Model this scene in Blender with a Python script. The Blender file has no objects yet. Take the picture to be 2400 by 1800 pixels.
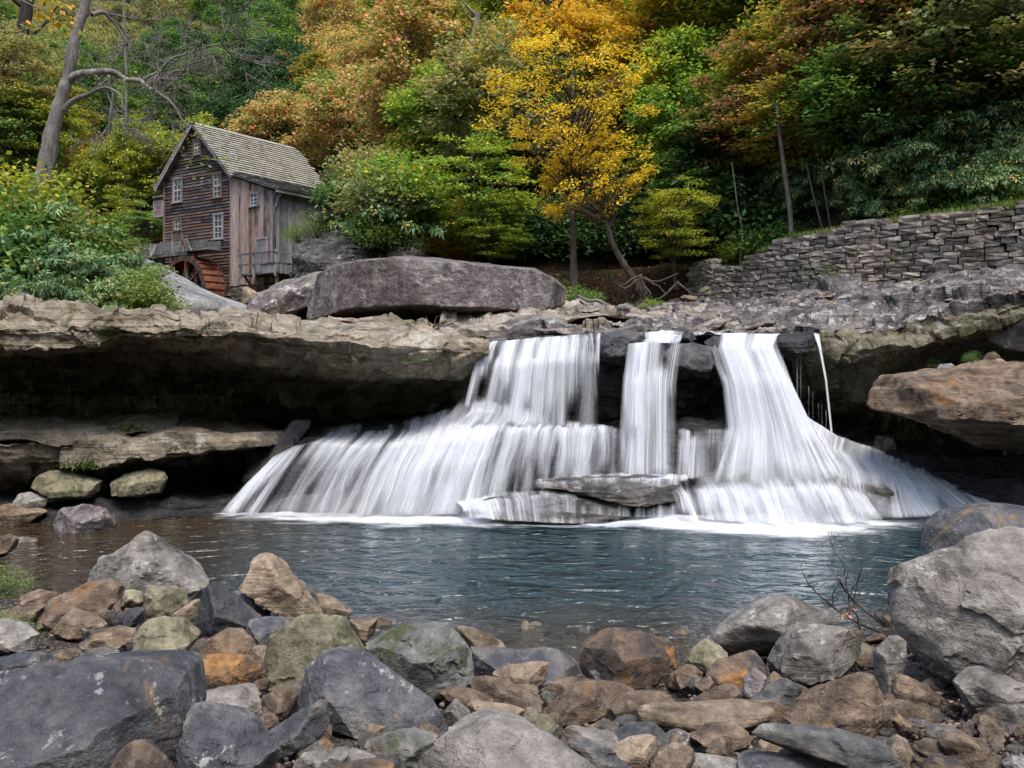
import bpy, bmesh, math, random
import numpy as np
from mathutils import Vector, Matrix
from mathutils.bvhtree import BVHTree
R = math.radians
random.seed(7); rng = np.random.default_rng(7)
scene = bpy.context.scene
col = scene.collection

# ---------------------------------------------------------------- camera, sky, sun, exposure
F, CX, HY, H = 2200.0, 1200.0, 850.0, 3.35        # photo pixels: focal length, centre column, horizon row; eye height (m) above the pool
cam_d = bpy.data.cameras.new('camera'); cam = bpy.data.objects.new('camera', cam_d); col.objects.link(cam)
cam.location = (0, 0, H); cam.rotation_euler = (R(90), 0, 0)
cam_d.sensor_width = 36; cam_d.lens = 36*F/2400; cam_d.shift_y = -50/2400
cam_d.clip_start = 0.1; cam_d.clip_end = 2000
scene.camera = cam
SUN_EL, SUN_AZ = 64, 165                            # elevation; compass azimuth from +Y clockwise (high behind the camera, a little to the right)
w = bpy.data.worlds.new('World'); scene.world = w; w.use_nodes = True
nt = w.node_tree; bg = nt.nodes['Background']
sky = nt.nodes.new('ShaderNodeTexSky'); sky.sky_type = 'NISHITA'; sky.sun_disc = False
sky.sun_elevation = R(SUN_EL); sky.sun_rotation = R(SUN_AZ); sky.dust_density = 2.0; sky.air_density = 1.0; sky.ozone_density = 1.0
hs = nt.nodes.new('ShaderNodeHueSaturation'); hs.inputs['Saturation'].default_value = 0.9
nt.links.new(sky.outputs[0], hs.inputs['Color']); nt.links.new(hs.outputs[0], bg.inputs['Color'])
bg.inputs['Strength'].default_value = 0.13
sl = bpy.data.lights.new('sun', 'SUN'); sun = bpy.data.objects.new('sun', sl); col.objects.link(sun)
sl.energy = 1.4; sl.angle = R(25); sl.color = (1.0, 0.95, 0.88)
az = R(SUN_AZ); el = R(SUN_EL)
sd = Vector((math.sin(az)*math.cos(el), math.cos(az)*math.cos(el), math.sin(el)))
sun.rotation_euler = sd.to_track_quat('Z', 'Y').to_euler(); sun.location = sd*100
vs = scene.view_settings; vs.view_transform = 'Standard'; vs.look = 'None'; vs.exposure = 1.35; vs.gamma = 1.0
scene.render.engine = 'CYCLES'
cy = scene.cycles; cy.max_bounces = 6; cy.diffuse_bounces = 3; cy.glossy_bounces = 3; cy.transmission_bounces = 3
cy.transparent_max_bounces = 20; cy.use_denoising = True; cy.caustics_reflective = False; cy.caustics_refractive = False
cy.sample_clamp_indirect = 4.0

# ---------------------------------------------------------------- numeric helpers
def P(u, v, Y): return np.array([(u-CX)/F*Y, Y, H-(v-HY)/F*Y])
def _hash(i, j, k):
    n = (i.astype(np.uint32)*np.uint32(374761393) + j.astype(np.uint32)*np.uint32(668265263) + k.astype(np.uint32)*np.uint32(2246822519))
    n ^= n >> np.uint32(13); n *= np.uint32(1274126177); n ^= n >> np.uint32(16)
    return n.astype(np.float64)/4294967295.0*2-1
def noise(p):
    p = np.asarray(p, float)
    f = np.floor(p); t = p-f; t = t*t*t*(t*(t*6-15)+10); i = f.astype(np.int64)
    out = 0
    for a in (0, 1):
        for b in (0, 1):
            for c in (0, 1):
                wgt = (t[:, 0] if a else 1-t[:, 0])*(t[:, 1] if b else 1-t[:, 1])*(t[:, 2] if c else 1-t[:, 2])
                out = out + wgt*_hash(i[:, 0]+a, i[:, 1]+b, i[:, 2]+c)
    return out
def fbm(p, o=5, g=0.5):
    s = 0; a = 1; q = np.asarray(p, float)
    for k in range(o):
        s = s+a*noise(q); q = q*2.03+17.3; a *= g
    return s
def ridged(p, o=4):
    s = 0; a = 1; q = np.asarray(p, float)
    for k in range(o):
        s = s+a*(1-np.abs(noise(q))*2); q = q*2.1+9.1; a *= 0.5
    return s
def facet(p):                                        # fractured-rock noise: every cell is a tilted plane, cells meet in steps
    p = np.asarray(p, float); i = np.floor(p).astype(np.int64); best = np.full(len(p), 1e9); val = np.zeros(len(p))
    for a in (-1, 0, 1):
        for b in (-1, 0, 1):
            for c in (-1, 0, 1):
                j = i+np.array([a, b, c]); h = lambda s: _hash(j[:, 0]+s*101, j[:, 1]+s*57, j[:, 2]+s*31)
                d = p-(j+0.5+0.45*np.stack([h(1), h(2), h(3)], 1)); q = (d*d).sum(1)
                v = 0.45*h(4)+(d*np.stack([h(5), h(6), h(7)], 1)).sum(1)*0.9; m = q < best; best = np.where(m, q, best); val = np.where(m, v, val)
    return val
def sstep(a, b, x): t = np.clip((x-a)/(b-a), 0, 1); return t*t*(3-2*t)

def mesh(name, V, Fc, mat=None, smooth=True):
    V = np.ascontiguousarray(V, np.float32); me = bpy.data.meshes.new(name)
    groups = Fc if isinstance(Fc, list) else [Fc]
    groups = [np.asarray(g, np.int32) for g in groups if len(g)]
    nl = sum(g.size for g in groups); nf = sum(len(g) for g in groups)
    me.vertices.add(len(V)); me.vertices.foreach_set('co', V.ravel())
    me.loops.add(nl); me.loops.foreach_set('vertex_index', np.concatenate([g.ravel() for g in groups]))
    me.polygons.add(nf)
    tot = np.concatenate([np.full(len(g), g.shape[1], np.int32) for g in groups]); st = np.concatenate([[0], np.cumsum(tot)[:-1]]).astype(np.int32)
    me.polygons.foreach_set('loop_start', st); me.polygons.foreach_set('loop_total', tot)
    me.polygons.foreach_set('use_smooth', np.full(nf, smooth))
    me.update(calc_edges=True)
    if mat: me.materials.append(mat)
    return me
def link(name, me, parent=None, loc=(0, 0, 0), rot=(0, 0, 0), scale=(1, 1, 1)):
    o = bpy.data.objects.new(name, me); col.objects.link(o); o.parent = parent
    o.location = loc; o.rotation_euler = rot; o.scale = scale
    return o
def empty(name, loc=(0, 0, 0), rz=0): return link(name, None, None, loc, (0, 0, rz))
def tag(o, label=None, cat=None, group=None, kind=None):
    if label: o['label'] = label
    if cat: o['category'] = cat
    if group: o['group'] = group
    if kind: o['kind'] = kind
    return o
class MB:                                            # collects shapes into one mesh
    def __init__(s): s.V = []; s.Q = []; s.T = []; s.n = 0
    def add(s, V, Q=None, T=None):
        V = np.asarray(V, float)
        s.V.append(V)
        if Q is not None and len(Q): s.Q.append(np.asarray(Q)+s.n)
        if T is not None and len(T): s.T.append(np.asarray(T)+s.n)
        s.n += len(V); return s
    def box(s, a, b, M=None):
        x0, y0, z0 = a; x1, y1, z1 = b
        V = np.array([[x0, y0, z0], [x1, y0, z0], [x1, y1, z0], [x0, y1, z0], [x0, y0, z1], [x1, y0, z1], [x1, y1, z1], [x0, y1, z1]], float)
        if M is not None: V = np.array([(M @ Vector(v))[:] for v in V])
        return s.add(V, [[0, 3, 2, 1], [4, 5, 6, 7], [0, 1, 5, 4], [1, 2, 6, 5], [2, 3, 7, 6], [3, 0, 4, 7]])
    def beam(s, p, q, wx, wy):                       # square bar from p to q
        p = Vector(p); q = Vector(q); d = q-p; L = d.length
        M = Matrix.Translation(p) @ d.to_track_quat('Z', 'Y').to_matrix().to_4x4()
        return s.box((-wx/2, -wy/2, 0), (wx/2, wy/2, L), M)
    def tube(s, pts, rad, n=7):
        V, Q = tube(pts, rad, n); return s.add(V, Q)
    def build(s, name, mat, parent=None, smooth=False, loc=(0, 0, 0)):
        fs = []
        if s.Q: fs.append(np.concatenate(s.Q))
        if s.T: fs.append(np.concatenate(s.T))
        return link(name, mesh(name, np.concatenate(s.V), fs, mat, smooth), parent, loc)
def tube(pts, rad, n=7):
    pts = np.asarray(pts, float); m = len(pts); rad = np.broadcast_to(rad, (m,))
    d = np.gradient(pts, axis=0); d /= np.linalg.norm(d, axis=1)[:, None]+1e-9
    ref = np.where(np.abs(d[:, 2:3]) > 0.9, np.array([[1., 0, 0]]), np.array([[0, 0, 1.]]))
    a = np.cross(d, ref); a /= np.linalg.norm(a, axis=1)[:, None]+1e-9; b = np.cross(d, a)
    th = np.linspace(0, 2*np.pi, n, endpoint=False)
    V = pts[:, None]+rad[:, None, None]*(np.cos(th)[None, :, None]*a[:, None]+np.sin(th)[None, :, None]*b[:, None])
    i = np.arange(m-1)[:, None]*n; j = np.arange(n)[None]; k = (j+1) % n
    Q = np.stack([i+j, i+k, i+n+k, i+n+j], -1).reshape(-1, 4)
    return V.reshape(-1, 3), Q
def smooth_path(pts, n):                             # Catmull-Rom through the points
    p = np.asarray(pts, float); p = np.vstack([2*p[0]-p[1], p, 2*p[-1]-p[-2]]); m = len(p)-3
    t = np.linspace(0, m-1e-6, n); i = t.astype(int); t = (t-i)[:, None]
    a, b, c, d = p[i], p[i+1], p[i+2], p[i+3]
    return 0.5*((2*b)+(-a+c)*t+(2*a-5*b+4*c-d)*t*t+(-a+3*b-3*c+d)*t**3)
_ico = {}
def ico(sub):
    if sub not in _ico:
        bm = bmesh.new(); bmesh.ops.create_icosphere(bm, subdivisions=sub, radius=1)
        _ico[sub] = (np.array([v.co[:] for v in bm.verts]), np.array([[v.index for v in f.verts] for f in bm.faces])); bm.free()
    return _ico[sub]

# ---------------------------------------------------------------- materials
class NT:
    def __init__(s, name):
        s.m = bpy.data.materials.new(name); s.m.use_nodes = True; s.t = s.m.node_tree; s.t.nodes.clear()
        s.out = s.N('ShaderNodeOutputMaterial')
    def N(s, t, **k):
        n = s.t.nodes.new(t)
        for a, b in k.items(): setattr(n, a, b)
        return n
    def L(s, a, b): s.t.links.new(a, b)
    def set(s, sock, v):
        if isinstance(v, bpy.types.NodeSocket): s.L(v, sock)
        elif isinstance(v, (tuple, list)) and len(v) == 3 and sock.type == 'RGBA': sock.default_value = (*v, 1)
        else: sock.default_value = v
    def math(s, op, a, b=0.0, c=None, clamp=False):
        n = s.N('ShaderNodeMath', operation=op, use_clamp=clamp); s.set(n.inputs[0], a); s.set(n.inputs[1], b)
        if c is not None: s.set(n.inputs[2], c)
        return n.outputs[0]
    def vec(s, op, a, b):
        n = s.N('ShaderNodeVectorMath', operation=op); s.set(n.inputs[0], a); s.set(n.inputs[1], b); return n.outputs[0]
    def noise(s, v, scale, detail=4, rough=0.55, dist=0.0):
        n = s.N('ShaderNodeTexNoise'); s.set(n.inputs['Vector'], v); n.inputs['Scale'].default_value = scale
        n.inputs['Detail'].default_value = detail; n.inputs['Roughness'].default_value = rough; n.inputs['Distortion'].default_value = dist
        return n.outputs['Fac']
    def vor(s, v, scale, feature='F1'):
        n = s.N('ShaderNodeTexVoronoi', feature=feature); s.set(n.inputs['Vector'], v); n.inputs['Scale'].default_value = scale; return n.outputs['Distance']
    def ramp(s, f, stops, interp='LINEAR'):
        n = s.N('ShaderNodeValToRGB'); n.color_ramp.interpolation = interp; s.set(n.inputs[0], f); e = n.color_ramp.elements
        while len(e) < len(stops): e.new(0.5)
        for k, (p, c) in enumerate(stops):
            e[k].position = p; e[k].color = (c, c, c, 1) if isinstance(c, (int, float)) else (*c, 1)
        return n.outputs[0]
    def step(s, f, a, b):
        n = s.N('ShaderNodeMapRange', interpolation_type='SMOOTHSTEP'); s.set(n.inputs[0], f); s.set(n.inputs[1], a); s.set(n.inputs[2], b); return n.outputs[0]
    def mix(s, f, a, b, mode='MIX'):
        n = s.N('ShaderNodeMix', data_type='RGBA', blend_type=mode); s.set(n.inputs[0], f); s.set(n.inputs[6], a); s.set(n.inputs[7], b); return n.outputs[2]
    def mapping(s, v, scale=(1, 1, 1), rot=(0, 0, 0), loc=(0, 0, 0)):
        n = s.N('ShaderNodeMapping'); s.set(n.inputs[0], v); n.inputs['Scale'].default_value = scale; n.inputs['Rotation'].default_value = rot; n.inputs['Location'].default_value = loc; return n.outputs[0]
    def bump(s, h, strength=0.5, dist=0.05, normal=None):
        n = s.N('ShaderNodeBump'); n.inputs['Strength'].default_value = strength; n.inputs['Distance'].default_value = dist; s.set(n.inputs['Height'], h)
        if normal is not None: s.L(normal, n.inputs['Normal'])
        return n.outputs[0]
    def bsdf(s, color, rough=0.8, normal=None, spec=0.3):
        b = s.N('ShaderNodeBsdfPrincipled'); s.set(b.inputs['Base Color'], color); s.set(b.inputs['Roughness'], rough); b.inputs['Specular IOR Level'].default_value = spec
        if normal is not None: s.L(normal, b.inputs['Normal'])
        return b.outputs[0]
    def done(s, sh): s.L(sh, s.out.inputs[0]); return s.m
    def coords(s, offset=True):
        c = s.N('ShaderNodeTexCoord').outputs['Object']
        if offset:
            r = s.N('ShaderNodeObjectInfo').outputs['Random']; c = s.vec('ADD', c, s.vec('MULTIPLY', s.comb(r, r, r), (37.0, 71.0, 53.0)))
        return c
    def comb(s, a, b, c):
        n = s.N('ShaderNodeCombineXYZ'); s.set(n.inputs[0], a); s.set(n.inputs[1], b); s.set(n.inputs[2], c); return n.outputs[0]
def geo_pos(n): return n.N('ShaderNodeNewGeometry').outputs['Position']

def rock_mat(name, cols, sc=1.0, stain=None, stain_at=0.62, lichen=0.0, moss=0.0, strata=0.0, rough=0.85, spec=0.25, fine=1.0, streak=None, bumpk=1.0, tilt=(0, 0, 0), edge=(0.30, 0.25, 0.19)):
    n = NT(name); c = n.coords()
    big = n.noise(c, 1.6*sc, 7, 0.6, 0.6); mid = n.noise(n.vec('ADD', c, (13., 7., 3.)), 7*sc, 6, 0.65); fin = n.noise(c, 55*sc*fine, 5, 0.7)
    f = n.math('ADD', n.math('MULTIPLY', big, 0.62), n.math('MULTIPLY', mid, 0.38))
    k = [0.39, 0.47, 0.55, 0.64] if len(cols) == 4 else [0.38, 0.5, 0.64]
    colr = n.ramp(f, list(zip(k, cols)))
    if strata:
        sv = n.mapping(c, (0.5*sc, 0.5*sc, 9*sc), tilt); st = n.noise(sv, 1.6, 5, 0.6, 0.3)
        colr = n.mix(n.math('MULTIPLY', n.step(st, 0.42, 0.62), 0.55*min(1, strata)), colr, n.mix(1.0, colr, (0.45, 0.43, 0.42), 'MULTIPLY'))
    if stain:
        s1 = n.noise(n.vec('ADD', c, (3., 31., 5.)), 1.1*sc, 6, 0.62, 1.2)
        colr = n.mix(n.math('MULTIPLY', n.step(s1, stain_at-0.03, stain_at+0.07), 0.9), colr, n.mix(n.step(mid, 0.4, 0.6), stain, tuple(x*0.55 for x in stain)))
    if streak:
        s2 = n.noise(n.mapping(c, (2.2, 2.2, 0.22)), 1.3, 5, 0.65, 0.5)
        colr = n.mix(n.math('MULTIPLY', n.step(s2, 0.5, 0.63), 0.75), colr, streak)
    if lichen:
        l1 = n.noise(n.vec('ADD', c, (5., 1., 9.)), 5.5*sc, 6, 0.7, 0.3); l2 = n.noise(c, 1.3*sc, 3)
        t = n.math('MULTIPLY', n.step(l1, 0.60-0.06*lichen, 0.66-0.06*lichen), n.step(l2, 0.42, 0.58))
        colr = n.mix(n.math('MULTIPLY', t, 0.75), colr, (0.42, 0.42, 0.39))
    if moss:
        m1 = n.noise(n.vec('ADD', c, (51., 11., 9.)), 2.2*sc, 6, 0.65, 0.5)
        colr = n.mix(n.math('MULTIPLY', n.step(m1, 0.60-0.1*moss, 0.70-0.1*moss), 0.85), colr, n.mix(fin, (0.035, 0.05, 0.012), (0.09, 0.10, 0.03)))
    rnd = n.N('ShaderNodeObjectInfo').outputs['Random']
    val = n.math('MULTIPLY', n.ramp(fin, [(0.25, 0.62), (0.5, 1.0), (0.75, 1.28)]), n.math('ADD', 0.82, n.math('MULTIPLY', rnd, 0.36)))
    colr = n.mix(1.0, colr, n.comb(val, val, val), 'MULTIPLY')
    pt = n.N('ShaderNodeNewGeometry').outputs['Pointiness']
    colr = n.mix(n.math('MULTIPLY', n.step(pt, 0.515, 0.57), 0.55), colr, n.mix(0.5, n.mix(1.0, colr, (1.9, 1.8, 1.7), 'MULTIPLY'), edge))
    h = n.math('ADD', n.math('MULTIPLY', mid, 1.0), n.math('MULTIPLY', fin, 0.16))
    if strata: h = n.math('ADD', h, n.math('MULTIPLY', st, 1.2*strata))
    nr = n.bump(h, 0.9*bumpk, 0.10/sc)
    return n.done(n.bsdf(colr, rough, nr, spec))

RM = {}
RM['slate'] = rock_mat('slate_rock', [(0.035, 0.036, 0.042), (0.062, 0.062, 0.070), (0.105, 0.103, 0.108), (0.18, 0.165, 0.15)], 1.2, (0.27, 0.175, 0.10), 0.62, lichen=0.3, rough=0.62, spec=0.4)
RM['black'] = rock_mat('black_rock', [(0.018, 0.018, 0.023), (0.035, 0.035, 0.042), (0.07, 0.068, 0.07), (0.13, 0.105, 0.085)], 1.6, (0.22, 0.12, 0.05), 0.64, rough=0.5, spec=0.4, edge=(0.12, 0.1, 0.08))
RM['grey'] = rock_mat('grey_rock', [(0.07, 0.064, 0.06), (0.145, 0.133, 0.12), (0.23, 0.213, 0.19), (0.35, 0.33, 0.295)], 1.2, (0.25, 0.16, 0.09), 0.64, lichen=0.5, strata=0.35)
RM['tan'] = rock_mat('tan_sandstone', [(0.09, 0.066, 0.047), (0.20, 0.15, 0.103), (0.31, 0.24, 0.17), (0.44, 0.365, 0.275)], 1.3, (0.33, 0.17, 0.07), 0.63, strata=0.4)
RM['brown'] = rock_mat('brown_sandstone', [(0.05, 0.038, 0.030), (0.115, 0.083, 0.060), (0.20, 0.145, 0.10), (0.31, 0.235, 0.17)], 1.3, (0.30, 0.15, 0.06), 0.62, strata=0.4)
RM['rust'] = rock_mat('rust_stained_rock', [(0.04, 0.037, 0.038), (0.085, 0.066, 0.055), (0.15, 0.105, 0.075), (0.28, 0.19, 0.115)], 1.3, (0.36, 0.18, 0.06), 0.57)
RM['pale'] = rock_mat('pale_rock', [(0.11, 0.098, 0.086), (0.20, 0.18, 0.158), (0.29, 0.265, 0.235), (0.40, 0.375, 0.335)], 0.9, (0.26, 0.19, 0.13), 0.64, lichen=0.4, strata=0.3)
RM['purple'] = rock_mat('purple_sandstone', [(0.085, 0.066, 0.07), (0.15, 0.117, 0.122), (0.21, 0.17, 0.172), (0.30, 0.265, 0.25)], 0.45, (0.16, 0.15, 0.07), 0.72, lichen=0.9, fine=0.35, streak=(0.27, 0.26, 0.24))
RM['olive'] = rock_mat('olive_mottled_rock', [(0.075, 0.068, 0.045), (0.16, 0.145, 0.095), (0.25, 0.225, 0.15), (0.35, 0.30, 0.2)], 1.5, (0.40, 0.27, 0.11), 0.68, moss=0.5)
RM['mossy'] = rock_mat('mossy_grey_rock', [(0.07, 0.07, 0.06), (0.13, 0.13, 0.115), (0.19, 0.19, 0.18), (0.28, 0.27, 0.25)], 1.2, moss=1.0)
RM['lay'] = rock_mat('layered_slate', [(0.04, 0.042, 0.045), (0.10, 0.10, 0.10), (0.17, 0.165, 0.155), (0.27, 0.26, 0.24)], 1.3, strata=1.0)
RM['ledge'] = rock_mat('ledge_sandstone', [(0.11, 0.088, 0.063), (0.23, 0.19, 0.138), (0.34, 0.29, 0.215), (0.46, 0.405, 0.32)], 0.5, (0.15, 0.14, 0.10), 0.66, lichen=0.5, moss=0.35, strata=0.5, fine=0.4)
RM['slope'] = rock_mat('bedrock_slope', [(0.045, 0.040, 0.040), (0.10, 0.088, 0.088), (0.19, 0.172, 0.165), (0.34, 0.32, 0.295)], 0.55, (0.24, 0.16, 0.10), 0.70, lichen=1.0, strata=0.8, fine=0.4, tilt=(0.2, 0.15, 0))
RM['wet'] = rock_mat('wet_black_rock', edge=(0.06, 0.055, 0.05), cols=[(0.008, 0.008, 0.009), (0.016, 0.016, 0.017), (0.03, 0.028, 0.027), (0.055, 0.05, 0.045)], sc=0.8, stain=(0.05, 0.035, 0.02), stain_at=0.68, strata=0.8, rough=0.35, spec=0.5, fine=0.5)
RM['face'] = rock_mat('moss_stained_face', [(0.10, 0.085, 0.055), (0.17, 0.145, 0.095), (0.24, 0.205, 0.14), (0.33, 0.29, 0.22)], 0.6, (0.04, 0.04, 0.032), 0.62, lichen=0.8, moss=0.45, streak=(0.06, 0.06, 0.03), fine=0.4)
RM['cream'] = rock_mat('cream_ledge_rock', [(0.11, 0.093, 0.073), (0.23, 0.20, 0.16), (0.34, 0.30, 0.25), (0.45, 0.41, 0.35)], 0.6, (0.20, 0.15, 0.10), 0.66, lichen=0.6, strata=0.7, fine=0.4)
RM['cliff'] = rock_mat('dark_cliff', [(0.03, 0.028, 0.028), (0.065, 0.06, 0.058), (0.11, 0.105, 0.10), (0.20, 0.19, 0.18)], 0.7, strata=1.4, lichen=0.4, fine=0.4)
RM['white'] = rock_mat('pale_grey_slope', [(0.19, 0.185, 0.175), (0.29, 0.285, 0.27), (0.38, 0.37, 0.35), (0.47, 0.46, 0.44)], 0.5, lichen=0.4, moss=0.2, strata=0.5, fine=0.4)

def wood_mat(name, cols, axis='Z', k=0.8, rough=0.85, tint=None):
    n = NT(name); c = n.coords(); s = {'X': (0.35, 6, 6), 'Y': (6, 0.35, 6), 'Z': (6, 6, 0.35)}[axis]
    g = n.noise(n.mapping(c, s), 2.2, 6, 0.65, 0.4); b = n.noise(c, 1.4, 4, 0.6)
    rnd = n.N('ShaderNodeObjectInfo').outputs['Random']
    f = n.math('ADD', n.math('MULTIPLY', g, 0.55), n.math('MULTIPLY', b, 0.45)); f = n.math('ADD', f, n.math('MULTIPLY', n.math('SUBTRACT', rnd, 0.5), 0.22*k))
    colr = n.ramp(f, list(zip([0.34, 0.46, 0.56, 0.70], cols)))
    if tint:
        r2 = n.math('FRACT', n.math('MULTIPLY', rnd, 17.37))
        colr = n.mix(n.math('MULTIPLY', n.step(n.math('ADD', r2, n.math('MULTIPLY', b, 0.4)), 0.55, 0.9), 0.8), colr, n.mix(1.0, tint, n.ramp(g, [(0.3, 0.4), (0.7, 1.2)]), 'MULTIPLY'))
    return n.done(n.bsdf(colr, rough, n.bump(g, 0.5, 0.02), 0.2))
WD = {}
WD['clap'] = wood_mat('dark_clapboard', [(0.022, 0.017, 0.018), (0.05, 0.04, 0.041), (0.10, 0.085, 0.087), (0.26, 0.235, 0.24)], 'X', 0.7, tint=(0.15, 0.085, 0.055))
WD['board'] = wood_mat('weathered_board', [(0.05, 0.043, 0.046), (0.16, 0.135, 0.135), (0.29, 0.25, 0.245), (0.42, 0.38, 0.37)], 'Z', 1.2, tint=(0.40, 0.245, 0.165))
WD['greyb'] = wood_mat('grey_board', [(0.09, 0.085, 0.09), (0.18, 0.17, 0.175), (0.26, 0.25, 0.25), (0.35, 0.34, 0.34)], 'Z', 0.8)
WD['greyx'] = wood_mat('grey_timber', [(0.05, 0.047, 0.047), (0.11, 0.105, 0.10), (0.18, 0.172, 0.165), (0.27, 0.26, 0.25)], 'X', 1.0)
WD['frame'] = wood_mat('window_frame_wood', [(0.12, 0.105, 0.10), (0.21, 0.19, 0.185), (0.3, 0.285, 0.28), (0.42, 0.41, 0.41)], 'Z', 0.5)
WD['brownf'] = wood_mat('brown_frame_wood', [(0.06, 0.04, 0.03), (0.12, 0.075, 0.05), (0.18, 0.12, 0.085), (0.26, 0.2, 0.16)], 'Z', 0.5)
WD['shingle'] = wood_mat('roof_shingle', [(0.16, 0.148, 0.118), (0.27, 0.252, 0.205), (0.36, 0.34, 0.285), (0.45, 0.43, 0.375)], 'Y', 0.7)
WD['oldroof'] = wood_mat('old_shingle', [(0.05, 0.046, 0.045), (0.10, 0.092, 0.09), (0.16, 0.15, 0.145), (0.24, 0.225, 0.215)], 'Y', 1.0)
WD['sash'] = wood_mat('white_sash', [(0.35, 0.35, 0.35), (0.45, 0.45, 0.46), (0.52, 0.52, 0.54), (0.6, 0.6, 0.62)], 'Z', 0.3)
def bark_mat(name, cols, k=1.0):
    n = NT(name); c = n.coords(); g = n.noise(n.mapping(c, (5*k, 5*k, 1.1*k)), 2.0, 6, 0.65, 0.5); b = n.noise(c, 1.2*k, 4)
    colr = n.ramp(n.math('ADD', n.math('MULTIPLY', g, 0.6), n.math('MULTIPLY', b, 0.4)), list(zip([0.36, 0.5, 0.64], cols)))
    return n.done(n.bsdf(colr, 0.9, n.bump(g, 0.9, 0.05/k), 0.15))
BK = {'brown': bark_mat('brown_bark', [(0.035, 0.028, 0.022), (0.09, 0.072, 0.058), (0.17, 0.145, 0.12)]),
      'grey': bark_mat('grey_bark', [(0.10, 0.085, 0.08), (0.21, 0.185, 0.175), (0.34, 0.315, 0.30)], 1.4),
      'dark': bark_mat('dark_bark', [(0.02, 0.017, 0.014), (0.045, 0.038, 0.032), (0.09, 0.078, 0.068)]),
      'twig': bark_mat('twig_bark', [(0.10, 0.09, 0.08), (0.17, 0.155, 0.14), (0.26, 0.245, 0.225)], 3),
      'redtwig': bark_mat('brown_twig_bark', [(0.035, 0.024, 0.018), (0.07, 0.05, 0.038), (0.12, 0.09, 0.07)], 3)}
def leaf_mat(name, cols, scale=0.35, trans=0.42, rough=0.55, accent=None, acc=0.9, spec=0.25):
    n = NT(name); p = geo_pos(n); g = n.N('ShaderNodeNewGeometry').outputs['Random Per Island']
    b = n.noise(p, scale, 3, 0.6); f = n.math('ADD', n.math('MULTIPLY', b, 0.75), n.math('MULTIPLY', g, 0.25))
    k = np.linspace(0.38, 0.62, len(cols)); colr = n.ramp(f, list(zip([float(x) for x in k], cols)))
    if accent: colr = n.mix(n.step(g, acc, acc+0.02), colr, accent)
    v = n.ramp(n.math('FRACT', n.math('MULTIPLY', g, 7.13)), [(0, 0.75), (1, 1.6)]); colr = n.mix(1.0, colr, v, 'MULTIPLY'); colr = n.mix(1.0, colr, (1.25, 1.25, 1.3), 'MULTIPLY')
    d = n.bsdf(colr, rough, None, spec); t = n.N('ShaderNodeBsdfTranslucent'); n.set(t.inputs[0], n.mix(1.0, colr, (1.2, 1.15, 0.6), 'MULTIPLY'))
    mx = n.N('ShaderNodeMixShader'); mx.inputs[0].default_value = trans; n.L(d, mx.inputs[1]); n.L(t.outputs[0], mx.inputs[2])
    return n.done(mx.outputs[0])
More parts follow.
